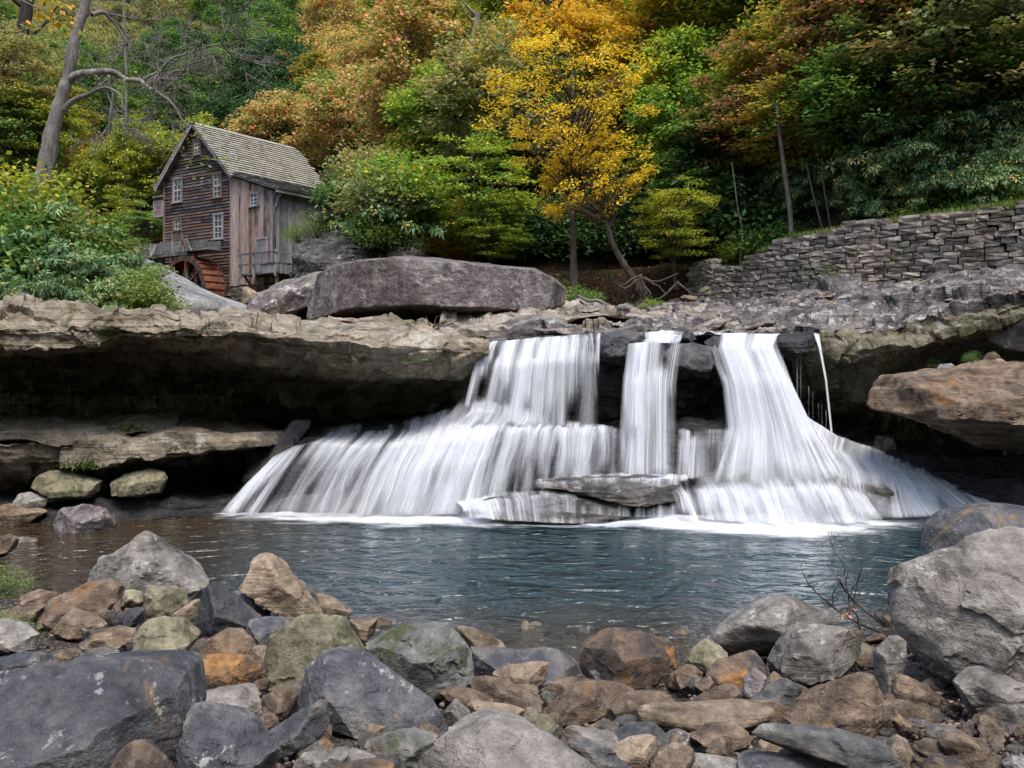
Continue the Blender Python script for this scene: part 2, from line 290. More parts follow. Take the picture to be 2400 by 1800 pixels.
LM = {
 'yellow': leaf_mat('yellow_leaves', [(0.30, 0.26, 0.03), (0.52, 0.37, 0.025), (0.60, 0.40, 0.02), (0.50, 0.40, 0.05)], 0.5),
 'yelgreen': leaf_mat('yellow_green_leaves', [(0.075, 0.15, 0.03), (0.16, 0.22, 0.035), (0.36, 0.30, 0.035), (0.20, 0.24, 0.04)], 0.4),
 'orange': leaf_mat('orange_pink_leaves', [(0.13, 0.20, 0.05), (0.32, 0.30, 0.11), (0.52, 0.27, 0.17), (0.48, 0.35, 0.15), (0.17, 0.23, 0.055)], 0.3, accent=(0.5, 0.07, 0.06), acc=0.95),
 'amber': leaf_mat('amber_leaves', [(0.20, 0.22, 0.03), (0.42, 0.27, 0.03), (0.50, 0.24, 0.03), (0.28, 0.24, 0.03)], 0.35),
 'redbrown': leaf_mat('red_brown_leaves', [(0.09, 0.12, 0.045), (0.18, 0.14, 0.065), (0.27, 0.125, 0.085), (0.20, 0.17, 0.055)], 0.4, accent=(0.42, 0.09, 0.07), acc=0.93),
 'green': leaf_mat('green_leaves', [(0.042, 0.10, 0.03), (0.07, 0.145, 0.04), (0.11, 0.20, 0.05), (0.16, 0.22, 0.05)], 0.35, accent=(0.35, 0.26, 0.03), acc=0.97),
 'brightgreen': leaf_mat('bright_green_leaves', [(0.07, 0.16, 0.03), (0.13, 0.24, 0.04), (0.21, 0.30, 0.045), (0.28, 0.31, 0.05)], 0.5, accent=(0.45, 0.32, 0.03), acc=0.94),
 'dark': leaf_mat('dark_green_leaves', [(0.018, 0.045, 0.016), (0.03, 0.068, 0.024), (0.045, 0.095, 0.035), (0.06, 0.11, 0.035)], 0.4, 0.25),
 'dull': leaf_mat('dull_green_leaves', [(0.12, 0.16, 0.075), (0.18, 0.21, 0.095), (0.25, 0.245, 0.11), (0.28, 0.22, 0.095)], 0.3, accent=(0.38, 0.22, 0.05), acc=0.94),
 'mixed': leaf_mat('turning_leaves', [(0.06, 0.13, 0.03), (0.14, 0.20, 0.035), (0.34, 0.27, 0.04), (0.40, 0.19, 0.06), (0.12, 0.18, 0.03)], 0.45, accent=(0.45, 0.2, 0.05), acc=0.95),
 'rhodo': leaf_mat('rhododendron_leaves', [(0.038, 0.085, 0.032), (0.065, 0.13, 0.045), (0.11, 0.18, 0.065), (0.13, 0.19, 0.06)], 0.6, 0.15, 0.4, accent=(0.46, 0.26, 0.04), acc=0.945, spec=0.4),
 'litter': leaf_mat('fallen_leaves', [(0.18, 0.09, 0.045), (0.28, 0.13, 0.06), (0.36, 0.20, 0.08), (0.22, 0.12, 0.07)], 0.8, 0.1, accent=(0.55, 0.36, 0.04), acc=0.88),
 'grass': leaf_mat('grass_blades', [(0.05, 0.10, 0.02), (0.09, 0.15, 0.025), (0.15, 0.19, 0.04), (0.20, 0.20, 0.06)], 0.7),
 'fern': leaf_mat('pale_shrub_leaves', [(0.06, 0.12, 0.025), (0.10, 0.17, 0.035), (0.16, 0.21, 0.05), (0.2, 0.2, 0.08)], 0.8),
 'moss': leaf_mat('moss_tufts', [(0.035, 0.06, 0.01), (0.06, 0.095, 0.015), (0.09, 0.13, 0.02)], 2.0, 0.1),
}

# ---------------------------------------------------------------- ground: river bank, pool, hillside
_su = np.array([-400, 0, 250, 480, 700, 880, 1060, 1160, 1340, 1500, 1650, 1800, 2050, 2400, 2800.])
_sv = np.array([1405, 1400, 1385, 1378, 1425, 1465, 1500, 1525, 1560, 1530, 1500, 1462, 1465, 1440, 1430.])
_sy = H*F/(_sv-HY); _sx = (_su-CX)/F*_sy
def shore(x): return np.interp(x, _sx, _sy)
def bank_z(x, y): return 0.143*(shore(x)-y)
def ground_hit(u, v):                                # where the pixel's ray meets the bank (or the pool)
    k = (v-HY)/F; ys = np.arange(3.5, 24, 0.02); zz = np.maximum(bank_z((u-CX)/F*ys, ys), -0.03); ray = H-k*ys
    i = np.argmax(ray <= zz)
    return ys[i] if ray[i] <= zz[i] else 24.0

_bx = np.array([-120, -40, -24, -12, -4, 0, 5, 7.6, 10, 14.7, 20, 30, 60, 120.])      # foot of the wooded slope
_by = np.array([74, 70, 67, 58, 46, 42, 40.5, 39.4, 36, 28.8, 25.4, 22, 17, 13.])
_bz = np.array([12, 10.5, 9.6, 8.6, 7.4, 7.2, 7.3, 7.45, 7.7, 8.05, 8.3, 9, 11, 14.])
_bs = np.array([0.55, 0.55, 0.55, 0.55, 0.55, 0.56, 0.6, 0.65, 0.72, 0.8, 0.85, 0.9, 0.9, 0.9])
def hill_z(x, y):
    x = np.asarray(x, float); y = np.asarray(y, float)
    yb = np.interp(x, _bx, _by); zb = np.interp(x, _bx, _bz); s = np.interp(x, _bx, _bs); t = y-yb
    low = np.maximum(3.0, zb-1.9-1.6*sstep(5.5, 8.0, x)-1.6*sstep(-6, -11, x)+0.06*np.minimum(t, 0))
    z = low+(zb-low)*sstep(-1.6, 0.0, t)+s*np.maximum(0, t-2.2)
    return z
gx = np.concatenate([np.linspace(-140, -30, 40), np.linspace(-29, 30, 190), np.linspace(31, 140, 40)]); gy = np.concatenate([np.linspace(26, 60, 130), np.linspace(60.6, 190, 70)])
X, Yg = np.meshgrid(gx, gy); pts = np.stack([X.ravel(), Yg.ravel(), np.zeros(X.size)], 1)
Z = hill_z(pts[:, 0], pts[:, 1])+0.25*fbm(pts*0.35, 4)+0.06*fbm(pts*2.1, 3)
def grid_faces(nv, nu):
    i = np.arange(nv-1)[:, None]*nu; j = np.arange(nu-1)[None]
    return np.stack([i+j, i+j+1, i+nu+j+1, i+nu+j], -1).reshape(-1, 4)
n = NT('leaf_litter_soil'); p = geo_pos(n)
b = n.noise(p, 0.5, 5, 0.6); fi = n.noise(p, 9, 5, 0.7); sp = n.vor(p, 7)
c_ = n.ramp(n.math('ADD', n.math('MULTIPLY', b, 0.5), n.math('MULTIPLY', fi, 0.5)), [(0.36, (0.018, 0.013, 0.010)), (0.5, (0.055, 0.036, 0.024)), (0.6, (0.11, 0.065, 0.035)), (0.72, (0.05, 0.06, 0.02))])
M_soil = n.done(n.bsdf(c_, 0.95, n.bump(n.math('ADD', fi, sp), 0.8, 0.12), 0.1))
tag(link('hillside', mesh('hillside', np.stack([pts[:, 0], pts[:, 1], Z], 1), grid_faces(len(gy), len(gx)), M_soil)), kind='structure')

# unseen wooded bank across the valley, behind the photographer, added to block low sky
aa, rr = np.meshgrid(np.linspace(R(165), R(375), 90), np.linspace(0, 1, 40)); rad = 26+130*rr**1.3; hx, hy_ = rad*np.cos(aa), 4+rad*np.sin(aa)
q = np.stack([hx.ravel(), hy_.ravel(), 0*hx.ravel()], 1); hz = 0.3+0.62*(rad.ravel()-26)+1.2*fbm(q*.12, 4)+.6*fbm(q*.6, 3)
n = NT('far_bank_growth'); p = geo_pos(n); M_bankg = n.done(n.bsdf(n.ramp(n.noise(p, .5, 6, .7), [(.36, (.02, .035, .012)), (.5, (.05, .08, .022)), (.62, (.12, .11, .03)), (.72, (.2, .12, .04))]), .9, n.bump(n.noise(p, 1.3, 6, .7), 1.0, 1.0)))
tag(link('hillside', mesh('hillside', np.stack([q[:, 0], q[:, 1], hz], 1), grid_faces(40, 90), M_bankg)), kind='structure')
gx = np.linspace(-13, 13, 260); gy = np.linspace(-3, 17, 200); X, Yg = np.meshgrid(gx, gy); pts = np.stack([X.ravel(), Yg.ravel(), np.zeros(X.size)], 1)
Z = np.maximum(bank_z(pts[:, 0], pts[:, 1]), -0.6)-0.07+0.05*fbm(pts*1.7, 3)+0.02*fbm(pts*9, 3)
n = NT('gravel_bank'); p = geo_pos(n); d = n.N('ShaderNodeTexVoronoi'); n.set(d.inputs['Vector'], p); d.inputs['Scale'].default_value = 26
fi = n.noise(p, 60, 4, 0.7); cc = n.N('ShaderNodeSeparateColor'); n.L(d.outputs['Color'], cc.inputs[0])
c_ = n.ramp(cc.outputs[0], [(0.0, (0.03, 0.022, 0.018)), (0.35, (0.075, 0.05, 0.036)), (0.7, (0.13, 0.09, 0.065)), (1.0, (0.19, 0.15, 0.12))])
c_ = n.mix(n.step(d.outputs['Distance'], 0.3, 0.6), c_, (0.02, 0.015, 0.012))
M_gravel = n.done(n.bsdf(c_, 0.55, n.bump(n.math('ADD', n.math('MULTIPLY', d.outputs['Distance'], -1.0), n.math('MULTIPLY', fi, 0.3)), 0.9, 0.03), 0.4))
tag(link('river_bank', mesh('river_bank', np.stack([pts[:, 0], pts[:, 1], Z], 1), grid_faces(200, 260), M_gravel)), kind='structure')

# pool: a rippled sheet over a dark bed
n = NT('pool_water'); p = geo_pos(n)
w1 = n.noise(n.mapping(p, (0.75, 1.0, 1)), 1.9, 2, 0.5, 0.8); w2 = n.noise(n.mapping(p, (0.9, 1.3, 1), (0, 0, 0.12)), 5.0, 3, 0.6, 0.5); w3 = n.noise(n.mapping(p, (0.25, 0.7, 1)), 1.0, 2)
sx = n.N('ShaderNodeSeparateXYZ'); n.L(p, sx.inputs[0])
shal = n.step(n.math('ADD', sx.outputs[0], n.math('MULTIPLY', w3, 2.0)), -1.0, -6.0)
near = n.step(sx.outputs[1], 14.0, 11.0)
body = n.mix(n.math('MAXIMUM', shal, n.math('MULTIPLY', near, 0.75)), (0.011, 0.030, 0.034), (0.040, 0.026, 0.013))
hgt = n.math('ADD', n.math('ADD', n.math('MULTIPLY', w1, 1.0), n.math('MULTIPLY', w2, 0.22)), n.math('MULTIPLY', w3, 0.5))
M_pool = n.done(n.bsdf(body, 0.06, n.bump(hgt, 1.0, 0.42), 0.5))
V = np.array([[-22, 4.0, 0], [24, 4.0, 0], [24, 26, 0], [-22, 26, 0.]])
tag(link('pool_water', mesh('pool_water', V, np.array([[0, 1, 2, 3]]), M_pool)), kind='structure')
tag(link('pool_bed', mesh('pool_bed', V+np.array([0, 0, -0.9]), np.array([[0, 1, 2, 3]]), M_gravel)), kind='structure')

# ---------------------------------------------------------------- rocks
ROCKS = {}
def rock(name, poly, mat, label, depth=None, Y=None, sub=4, e=2.7, nf=10, amp=0.045, strata=0.0, cat='rock', group=None, seed=None, k=22, kk=90, sink=0.0, facets=None, style=None, fk=None, steep=False):
    style = style or ('round' if nf <= 6 else 'poly'); fk = fk if fk is not None else (.25 if style == 'round' else 1.0)
    poly = np.array(poly, float); seed = seed if seed is not None else int(abs(poly.sum())) % 9973
    rg = np.random.default_rng(seed)
    x, y = poly[:, 0], poly[:, 1]; x2, y2 = np.roll(x, -1), np.roll(y, -1); cr = x*y2-x2*y; A = cr.sum()/2
    uc, vc = ((x+x2)*cr).sum()/(6*A), ((y+y2)*cr).sum()/(6*A)
    wpx, hpx = np.ptp(x), np.ptp(y)
    if Y is None:
        Yb = ground_hit(uc, y.max()-2); wm, hm = wpx/F*Yb, hpx/F*Yb
        d = depth or min(0.95*math.sqrt(wm*hm)+0.05, 1.0*wm); Yc = Yb+0.36*d
    else:
        Yc = Y; wm, hm = wpx/F*Yc, hpx/F*Yc; d = depth or 0.8*math.sqrt(wm*hm)
    s = Yc/F; px = (x-uc)*s; pz = -(y-vc)*s
    D, T = ico(sub); th = np.arctan2(D[:, 2], D[:, 0]); ct, st = np.cos(th), np.sin(th)
    ex, ez = np.roll(px, -1)-px, np.roll(pz, -1)-pz
    den = ct[:, None]*ez[None]-st[:, None]*ex[None]; den = np.where(np.abs(den) < 1e-9, 1e-9, den)
    t = (px[None]*ez[None]-pz[None]*ex[None])/den; q = (px[None]*st[:, None]-pz[None]*ct[:, None])/den
    ok = (t > 0) & (q >= -1e-6) & (q <= 1+1e-6); Rr = np.where(ok, t, 0).max(1)
    size = math.sqrt(wm*hm)
    if style == 'round':
        rho = np.hypot(D[:, 0], D[:, 2]); tt = 1/(rho**e+np.abs(D[:, 1])**e)**(1/e)
        nn = np.stack([tt*rho*ct, tt*D[:, 1], tt*rho*st], 1); acc = np.ones(len(nn)); fl = list(facets or [])
        for i in range(nf):
            ny = -rg.uniform(0.25, 0.95) if rg.random() < 0.8 else rg.uniform(0.3, 0.9); a = rg.uniform(0, 2*np.pi); r_ = math.sqrt(1-ny*ny)
            fl.append(((r_*math.cos(a), ny, r_*math.sin(a)), rg.uniform(0.84, 1.0)*max(r_, 0.62)))
        for nv, cc in fl:
            nv = np.array(nv)/np.linalg.norm(nv); acc += np.maximum(nn @ nv/cc, 0)**k
        nn *= (1/acc**(1/k))[:, None]*1.02
        pos = np.stack([nn[:, 0]*Rr, nn[:, 1]*d/2, nn[:, 2]*Rr], 1)
    else:                                            # a polyhedron: slanting planes through every silhouette edge, closed by front and back faces
        dr = D*np.array([wm/2, d/2, hm/2]); dr /= np.linalg.norm(dr, axis=1)[:, None]; hull = []; PN_, PC_ = [], []
        pp = sorted(zip(px.tolist(), pz.tolist()))
        for seq in (pp, pp[::-1]):
            ch_ = []
            for q_ in seq:
                while len(ch_) > 1 and (ch_[-1][0]-ch_[-2][0])*(q_[1]-ch_[-2][1])-(ch_[-1][1]-ch_[-2][1])*(q_[0]-ch_[-2][0]) <= 0: ch_.pop()
                ch_.append(q_)
            hull += ch_[:-1]
        hull = np.array(hull); nxt = np.roll(hull, -1, 0); ed = nxt-hull; en = np.stack([ed[:, 1], -ed[:, 0]], 1); en /= np.linalg.norm(en, axis=1)[:, None]+1e-9; co = (en*hull).sum(1)
        for (nx, nz), c_o in zip(en, co):
            if c_o < 1e-4: continue
            sf = (rg.uniform(.04, .16) if steep else rg.uniform(.15, .6)) if nz > .25 else (rg.uniform(0, .25) if nz < -.3 else rg.uniform(.3, .75)); sb = rg.uniform(.1, .5)
            for sn in (-sf, sb): cb = math.sqrt(1-sn*sn); PN_.append((nx*cb, sn, nz*cb)); PC_.append(c_o*cb)
        caps = [((rg.normal()*.25, -1, rg.normal()*.2+.1), rg.uniform(.8, 1.0)) for _ in range(2)]+[((rg.normal()*.5, -1, rg.uniform(.3, 1.1)), rg.uniform(.8, 1.0)), ((rg.choice([-1, 1])*rg.uniform(.5, 1.1), -1, rg.normal()*.3), rg.uniform(.8, 1.05)), ((rg.normal()*.3, 1, rg.normal()*.3), 1.0)]
        if steep: caps = [((.25, -1, .05), .95), ((-.3, -1, -.12), .95), ((.02, -1, .22), .97), ((.5, -1, .1), 1.0), ((.1, 1, .1), 1.0)]
        for nv, cc in caps:
            nv = np.array(nv)/np.linalg.norm(nv); PN_.append(tuple(nv)); PC_.append(cc*math.sqrt((nv[0]*wm*.3)**2+(nv[1]*d/2)**2+(nv[2]*hm*.3)**2))
        for nv, cc in (facets or []):                # faces seen in the photograph
            nv = np.array(nv)/np.linalg.norm(nv); PN_.append(tuple(nv)); PC_.append(min(1, cc*1.06)*math.sqrt((nv[0]*wm/2)**2+(nv[1]*d/2)**2+(nv[2]*hm/2)**2))
        PN_ = np.array(PN_); PC_ = np.array(PC_); vals = dr @ PN_.T/PC_; od = np.argsort(-vals, axis=1)[:, :3]; ar = np.arange(len(dr)); pos = dr/vals[ar, od[:, 0]][:, None]
        eps = {3: .07, 4: .036, 5: .018, 6: .009}[sub]; n1, n2 = PN_[od[:, 0]], PN_[od[:, 1]]; c1, c2_ = PC_[od[:, 0]], PC_[od[:, 1]]; dt = (n1*n2).sum(1); e2 = c2_-(n2*pos).sum(1)
        mv = (vals[ar, od[:, 1]]/vals[ar, od[:, 0]] > 1-eps) & (dt < .985); bb = np.where(mv, e2/(1-dt*dt+1e-6), 0); lim = eps*1.6*np.linalg.norm(pos, axis=1); stp = bb[:, None]*(n2-dt[:, None]*n1); ln_ = np.linalg.norm(stp, axis=1)+1e-12
        pos = pos+stp*np.minimum(1, lim/ln_)[:, None]          # pull the nearest points onto the edges so they stay crisp
        xz = np.hypot(pos[:, 0], pos[:, 2])+1e-9; th2 = np.arctan2(pos[:, 2], pos[:, 0]); c2, s2 = np.cos(th2), np.sin(th2)     # keep concave notches of the outline
        den = c2[:, None]*ez[None]-s2[:, None]*ex[None]; den = np.where(np.abs(den) < 1e-9, 1e-9, den); t2 = (px[None]*ez[None]-pz[None]*ex[None])/den; q2 = (px[None]*s2[:, None]-pz[None]*c2[:, None])/den
        R2 = np.where((t2 > 0) & (q2 >= -1e-6) & (q2 <= 1+1e-6), t2, 0).max(1); kf = np.minimum(1, np.maximum(R2, .3*size)/xz); pos[:, 0] *= kf; pos[:, 2] *= kf
    q = pos/size+seed*1.37
    dirv = pos/(np.linalg.norm(pos, axis=1)[:, None]+1e-9)
    qs = q+.05*np.stack([noise(q*7), noise(q*7+9), noise(q*7+19)], 1)
    dis = amp*size*(0.28*fbm(q*2.2, 3)+0.16*fbm(q*9, 3)+fk*(0.6*facet(qs*1.8)+0.4*facet(qs*4.1+3)))
    if strata:
        ax = q[:, 2]+0.25*q[:, 0]+0.12*noise(q*1.5); dis += strata*size*(noise(np.stack([ax*9, q[:, 0]*0.5, q[:, 1]*0.5], 1)))
    pos += dirv*dis[:, None]
    zb = pos[:, 2].min()+sink; base = np.array([(uc-CX)*s, Yc, H-(vc-HY)*s+zb])
    me = mesh(name, pos-np.array([0, 0, zb]), T, RM[mat])
    if style != 'round': me.set_sharp_from_angle(angle=R(32 if fk > .5 else 60))
    o = link(name, me, None, base); tag(o, label, cat, group)
    ROCKS.setdefault(name, []).append(o)
    return o
def Z(off, sc, pts): return [(off[0]+a/sc, off[1]+b/sc) for a, b in pts]
def A(*p): return Z((0, 1200), 2.765, p)
def B(*p): return Z((800, 1200), 2.765, p)
def C(*p): return Z((1600, 1200), 2.765, p)
def ext(p): return p
ROCK_TABLE = [
 # polygon, material, label, extra
 (A((540,470),(650,300),(760,260),(940,130),(1010,150),(1130,260),(1250,370),(1360,465),(1300,560),(900,590),(650,560)), 'grey', 'tall grey pyramid rock with a pale ridge standing at the pool edge', dict(sub=5, facets=[((-.35,-.75,.35),.62),((.55,-.6,.45),.72)])),
 (A((200,690),(330,560),(560,460),(720,430),(775,470),(780,560),(700,640),(480,680),(400,700),(280,725)), 'brown', 'long brown slab rock leaning below the grey pyramid rock', dict(strata=.02)),
 (A((780,540),(820,505),(900,515),(930,580),(900,640),(810,655),(785,610)), 'olive', 'small knobbly yellow stone below the grey pyramid rock', dict(nf=3, amp=.12, sub=4)),
 (A((920,540),(960,470),(1060,500),(1140,470),(1210,560),(1220,590),(1090,670),(990,690),(930,620)), 'olive', 'mottled olive rock beside the small yellow stone', {}),
 (A((1260,720),(1280,620),(1310,500),(1390,455),(1460,500),(1560,570),(1690,670),(1700,700),(1600,780),(1430,810),(1290,820)), 'black', 'upright black rock beside the tall leaning brown rock', dict(sub=5)),
 (A((1550,500),(1620,400),(1640,300),(1690,270),(1750,265),(1800,320),(1900,430),(1960,520),(2060,600),(2100,660),(2020,720),(1890,700),(1800,600),(1700,540)), 'tan', 'tall tan rock leaning out over the pool edge', dict(sub=5, depth=.55)),
 (A((1910,430),(1960,440),(2040,520),(2100,620),(2110,680),(2040,660),(1980,560)), 'lay', 'thin grey slate sliver behind the tall leaning tan rock', dict(depth=.35)),
 (A((2040,525),(2130,540),(2212,580),(2290,640),(2250,690),(2100,680)), 'tan', 'low tan rock at the waterline below the leaning tan rock', {}),
 (A((1480,510),(1620,510),(1700,520),(1780,620),(1740,690),(1560,680)), 'slate', 'rounded dark grey rock under the leaning tan rock', {}),
 (A((1590,770),(1620,690),(1700,700),(1850,680),(1890,710),(1830,800),(1760,900),(1680,930),(1620,890)), 'slate', 'blocky blue-grey rock between the black rock and olive boulder', {}),
 (A((1690,1000),(1770,770),(1970,660),(2212,670),(2290,790),(2390,940),(2200,1000),(1990,1080),(1880,1140),(1770,1130),(1740,1050)), 'olive', 'large olive-tan boulder with crumbly yellow patches', dict(sub=5)),
 (A((1280,930),(1360,820),(1470,745),(1560,750),(1640,830),(1665,900),(1650,960),(1420,960)), 'rust', 'rounded rock with a bright orange stripe', {}),
 (A((800,945),(890,880),(880,790),(960,700),(1060,670),(1180,680),(1240,740),(1290,800),(1240,870),(1190,960),(1060,1015)), 'olive', 'broad grey-green boulder above the big dark slab', dict(sub=5, facets=[((.1,-.75,.6),.66)])),
 (A((-320,1120),(-150,1060),(150,1005),(560,940),(940,950),(1050,1030),(1190,1075),(1210,1180),(1248,1290),(1240,1570),(1110,1640),(800,1740),(300,1790),(-320,1790)), 'slate', 'huge dark slate slab with pale chipped corner', dict(sub=6, depth=1.7, amp=.03, facets=[((-.1,-.62,.78),.70),((.15,-.97,-.1),.66),((.75,-.6,.1),.8)])),
 (A((1090,1020),(1260,940),(1450,920),(1640,940),(1740,1040),(1660,1100),(1500,1130),(1400,1150),(1220,1140),(1170,1070)), 'rust', 'rust and slate coloured wedge rock beside the huge dark slab', dict(sub=5, facets=[((.1,-.5,.85),.8)])),
 (A((-140,740),(-40,690),(40,685),(180,740),(252,790),(230,900),(150,900),(-60,860)), 'pale', 'pale flat-topped rock beside the small green plant', {}),
 (A((-100,960),(50,930),(180,905),(300,905),(355,980),(250,1030),(-60,1080)), 'slate', 'low dark rock between the pale rock and huge slab', {}),
 (A((310,920),(400,885),(510,930),(500,1000),(360,1000)), 'tan', 'small tan rock behind the huge dark slab', {}),
 (A((490,930),(600,880),(700,880),(785,920),(770,965),(520,965)), 'grey', 'flat light grey rock behind the huge dark slab', {}),
 (A((500,860),(620,770),(760,745),(880,770),(860,820),(780,890),(600,895)), 'brown', 'smooth rounded brown rock topped by dead leaves', {}),
 (A((370,770),(400,680),(480,620),(560,640),(690,740),(640,790),(480,800)), 'brown', 'triangular brown rock with an orange vein', {}),
 (A((1100,670),(1250,570),(1300,560),(1280,690),(1220,720)), 'tan', 'flat tan flake beside the upright black rock', {}),
 (A((690,710),(780,660),(880,615),(950,620),(930,710),(850,760)), 'black', 'low black rock below the knobbly yellow stone', {}),
 (A((1225,1200),(1430,1140),(1560,1130),(1690,1220),(1715,1400),(1600,1420),(1400,1340),(1240,1300)), 'pale', 'pale cream rock behind the dark slate block', {}),
 (A((1230,1240),(1360,1230),(1470,1240),(1600,1310),(1680,1370),(1700,1430),(1820,1530),(1800,1600),(1700,1760),(1140,1790),(1050,1700),(1200,1560)), 'slate', 'big blue-black slate block with a flat sloping face', dict(sub=5, facets=[((-.15,-.7,.7),.68)])),
 (A((1690,1200),(1760,1170),(1840,1200),(1870,1270),(1800,1340),(1740,1370),(1710,1290)), 'rust', 'small oval orange stone beside the pale cream rock', dict(nf=4)),
 (A((1720,1430),(1900,1310),(2080,1205),(2120,1260),(2125,1370),(2100,1440),(1960,1540),(1830,1580),(1790,1500)), 'slate', 'pointed grey-blue slab between two large slate boulders', dict(strata=.015)),
 (A((1925,1240),(1990,1000),(2080,900),(2212,900),(2400,950),(2550,1040),(2670,1110),(2780,1190),(2870,1320),(2910,1415),(2760,1440),(2500,1430),(2300,1390),(2100,1330)), 'slate', 'large purple-grey slate boulder with a sloping tan corner', dict(sub=6, amp=.03, facets=[((.12,-.68,.72),.70)])),
 (A((620,1720),(740,1580),(850,1480),(900,1470),(1010,1530),(1080,1600),(1150,1720),(900,1800)), 'rust', 'orange and slate pyramid stone leaning on the huge dark slab', {}),
 (A((230,1700),(350,1590),(450,1555),(590,1560),(600,1640),(560,1740)), 'grey', 'small grey stone in front of the huge dark slab', {}),
 (A((1920,1570),(2020,1460),(2090,1440),(2160,1520),(2100,1570)), 'brown', 'small brown stone under the pointed grey-blue slab', {}),
 (A((1890,1660),(1960,1560),(2212,1520),(2270,1550),(2230,1640),(2050,1690)), 'grey', 'flat greyish rock in front of the purple-grey boulder', {}),
 (A((130,545),(250,500),(380,520),(340,600),(150,615)), 'brown', 'brown rock at the pool edge beside the green plant', {}),
 (A((-60,660),(120,610),(290,600),(240,690),(150,735),(-60,730)), 'brown', 'low broken brown rock below the green plant', dict(strata=.04)),
 (A((-60,170),(60,140),(110,170),(90,230),(60,270),(-60,310)), 'brown', 'brown stone at the far left waterline', {}),
 (A((50,185),(110,162),(180,160),(250,185),(200,210),(80,215)), 'grey', 'flat grey stone lying in shallow water', {}),
 (B((40,695),(140,690),(240,685),(215,790),(150,840),(60,800)), 'brown', 'square brown block at the waterline beside the mossy boulder', {}),
 (B((150,850),(260,800),(400,720),(590,715),(700,730),(770,790),(830,890),(850,1080),(760,1150),(620,1180),(540,1170),(430,1100),(300,1040),(220,970)), 'mossy', 'big dark boulder with mossy green side at the pool edge', dict(sub=6, facets=[((-.2,-.55,.8),.78)])),
 (B((750,745),(850,760),(900,790),(980,810),(1060,870),(1075,900),(900,910),(800,880)), 'tan', 'smooth pinkish tan rock behind the mossy boulder', dict(nf=3)),
 (B((820,870),(1000,870),(1180,900),(1290,875),(1400,890),(1470,950),(1540,970),(1545,1030),(1380,1090),(1100,1060),(860,1070),(830,950)), 'slate', 'low dark rock half drowned at the pool edge', dict(depth=1.3)),
 (B((965,1050),(1120,980),(1250,965),(1350,975),(1350,1010),(1330,1060),(1325,1110),(1200,1130),(1080,1100)), 'tan', 'pale tan cracked slab on the half drowned dark rock', {}),
 (B((800,1140),(860,1060),(960,1060),(1080,1080),(1200,1150),(1310,1220),(1280,1270),(1120,1260),(1000,1240),(900,1190)), 'brown', 'rough reddish brown slab beside the mossy boulder', dict(strata=.03)),
 (B((630,1175),(740,1140),(860,1150),(1000,1205),(960,1260),(800,1260),(690,1215)), 'brown', 'thin flat brown rock under the mossy boulder', {}),
 (B((815,1250),(860,1210),(1000,1230),(1140,1260),(1235,1295),(1150,1370),(1010,1390),(840,1330)), 'tan', 'rounded tan rock behind the huge pale boulder', {}),
 (B((650,1300),(740,1205),(830,1290),(840,1380),(680,1400)), 'grey', 'small grey triangular rock beside the rounded tan rock', {}),
 (B((380,1800),(520,1580),(640,1460),(850,1410),(980,1350),(1060,1390),(1280,1410),(1390,1480),(1500,1560),(1600,1610),(1720,1720),(1740,1800)), 'pale', 'huge pale grey boulder with a smooth pitted top', dict(sub=6, amp=.03, facets=[((-.75,-.6,.2),.8),((.1,-.6,.8),.78)])),
 (B((130,1500),(300,1420),(480,1395),(600,1430),(635,1460),(570,1550),(470,1640),(380,1630),(230,1580)), 'mossy', 'dark wedge rock with a greenish face beside the huge pale boulder', {}),
 (B((1110,1390),(1240,1290),(1340,1320),(1410,1390),(1410,1480),(1290,1470)), 'olive', 'grey-green rock behind the black layered slate', {}),
 (B((1395,1420),(1500,1430),(1640,1490),(1760,1560),(1890,1660),(1960,1760),(1760,1760),(1600,1620),(1470,1500)), 'lay', 'black layered slate lying against the huge pale boulder', dict(strata=.06, depth=.3, seed=3)),
 (B((1400,1400),(1500,1380),(1700,1410),(1820,1470),(1800,1530),(1700,1540),(1540,1480)), 'grey', 'flat grey stone behind the black layered slate', {}),
 (B((1760,1540),(1900,1470),(2050,1450),(2040,1560),(1950,1680),(1850,1670),(1790,1610)), 'tan', 'yellow-tan angular block beside the black layered slate', dict(facets=[((-.3,-.5,.8),.75)])),
 (B((1300,1300),(1400,1200),(1520,1110),(1640,1090),(1700,1160),(1750,1230),(1700,1310),(1560,1350),(1420,1350)), 'brown', 'chunky brown boulder with a slanting split face', dict(sub=5)),
 (B((1270,1140),(1420,1070),(1600,1075),(1800,1100),(1920,1150),(1800,1220),(1400,1230),(1310,1240)), 'brown', 'broad grey-brown rock below the orange-edged boulder', {}),
 (B((1535,930),(1570,860),(1700,790),(1780,740),(1850,770),(2000,795),(2110,830),(2160,880),(2180,1000),(2170,1090),(2050,1130),(1880,1130),(1700,1110),(1560,1050)), 'rust', 'orange-edged dark boulder standing in the shallows', dict(sub=5, facets=[((.35,-.9,-.05),.66),((-.6,-.7,.1),.74)])),
 (B((1600,1020),(1660,955),(1710,965),(1790,1050),(1850,1130),(1690,1120)), 'slate', 'small dark triangular rock leaning on the orange-edged boulder', dict(depth=.25)),
 (B((1715,1260),(1850,1170),(2000,1155),(2080,1160),(2180,1240),(2190,1290),(2050,1340),(1900,1385),(1730,1370)), 'brown', 'blocky brown rock below the orange-edged boulder', dict(e=3.4)),
 (C((-285,1275),(-100,1272),(0,1272),(200,1258),(400,1250),(635,1255),(640,1345),(500,1410),(300,1420),(180,1430),(0,1415),(-275,1385)), 'tan', 'long straight tan slab like a plank', dict(sub=5, e=4, nf=4, depth=.4, facets=[((0,-.75,.6),.7)])),
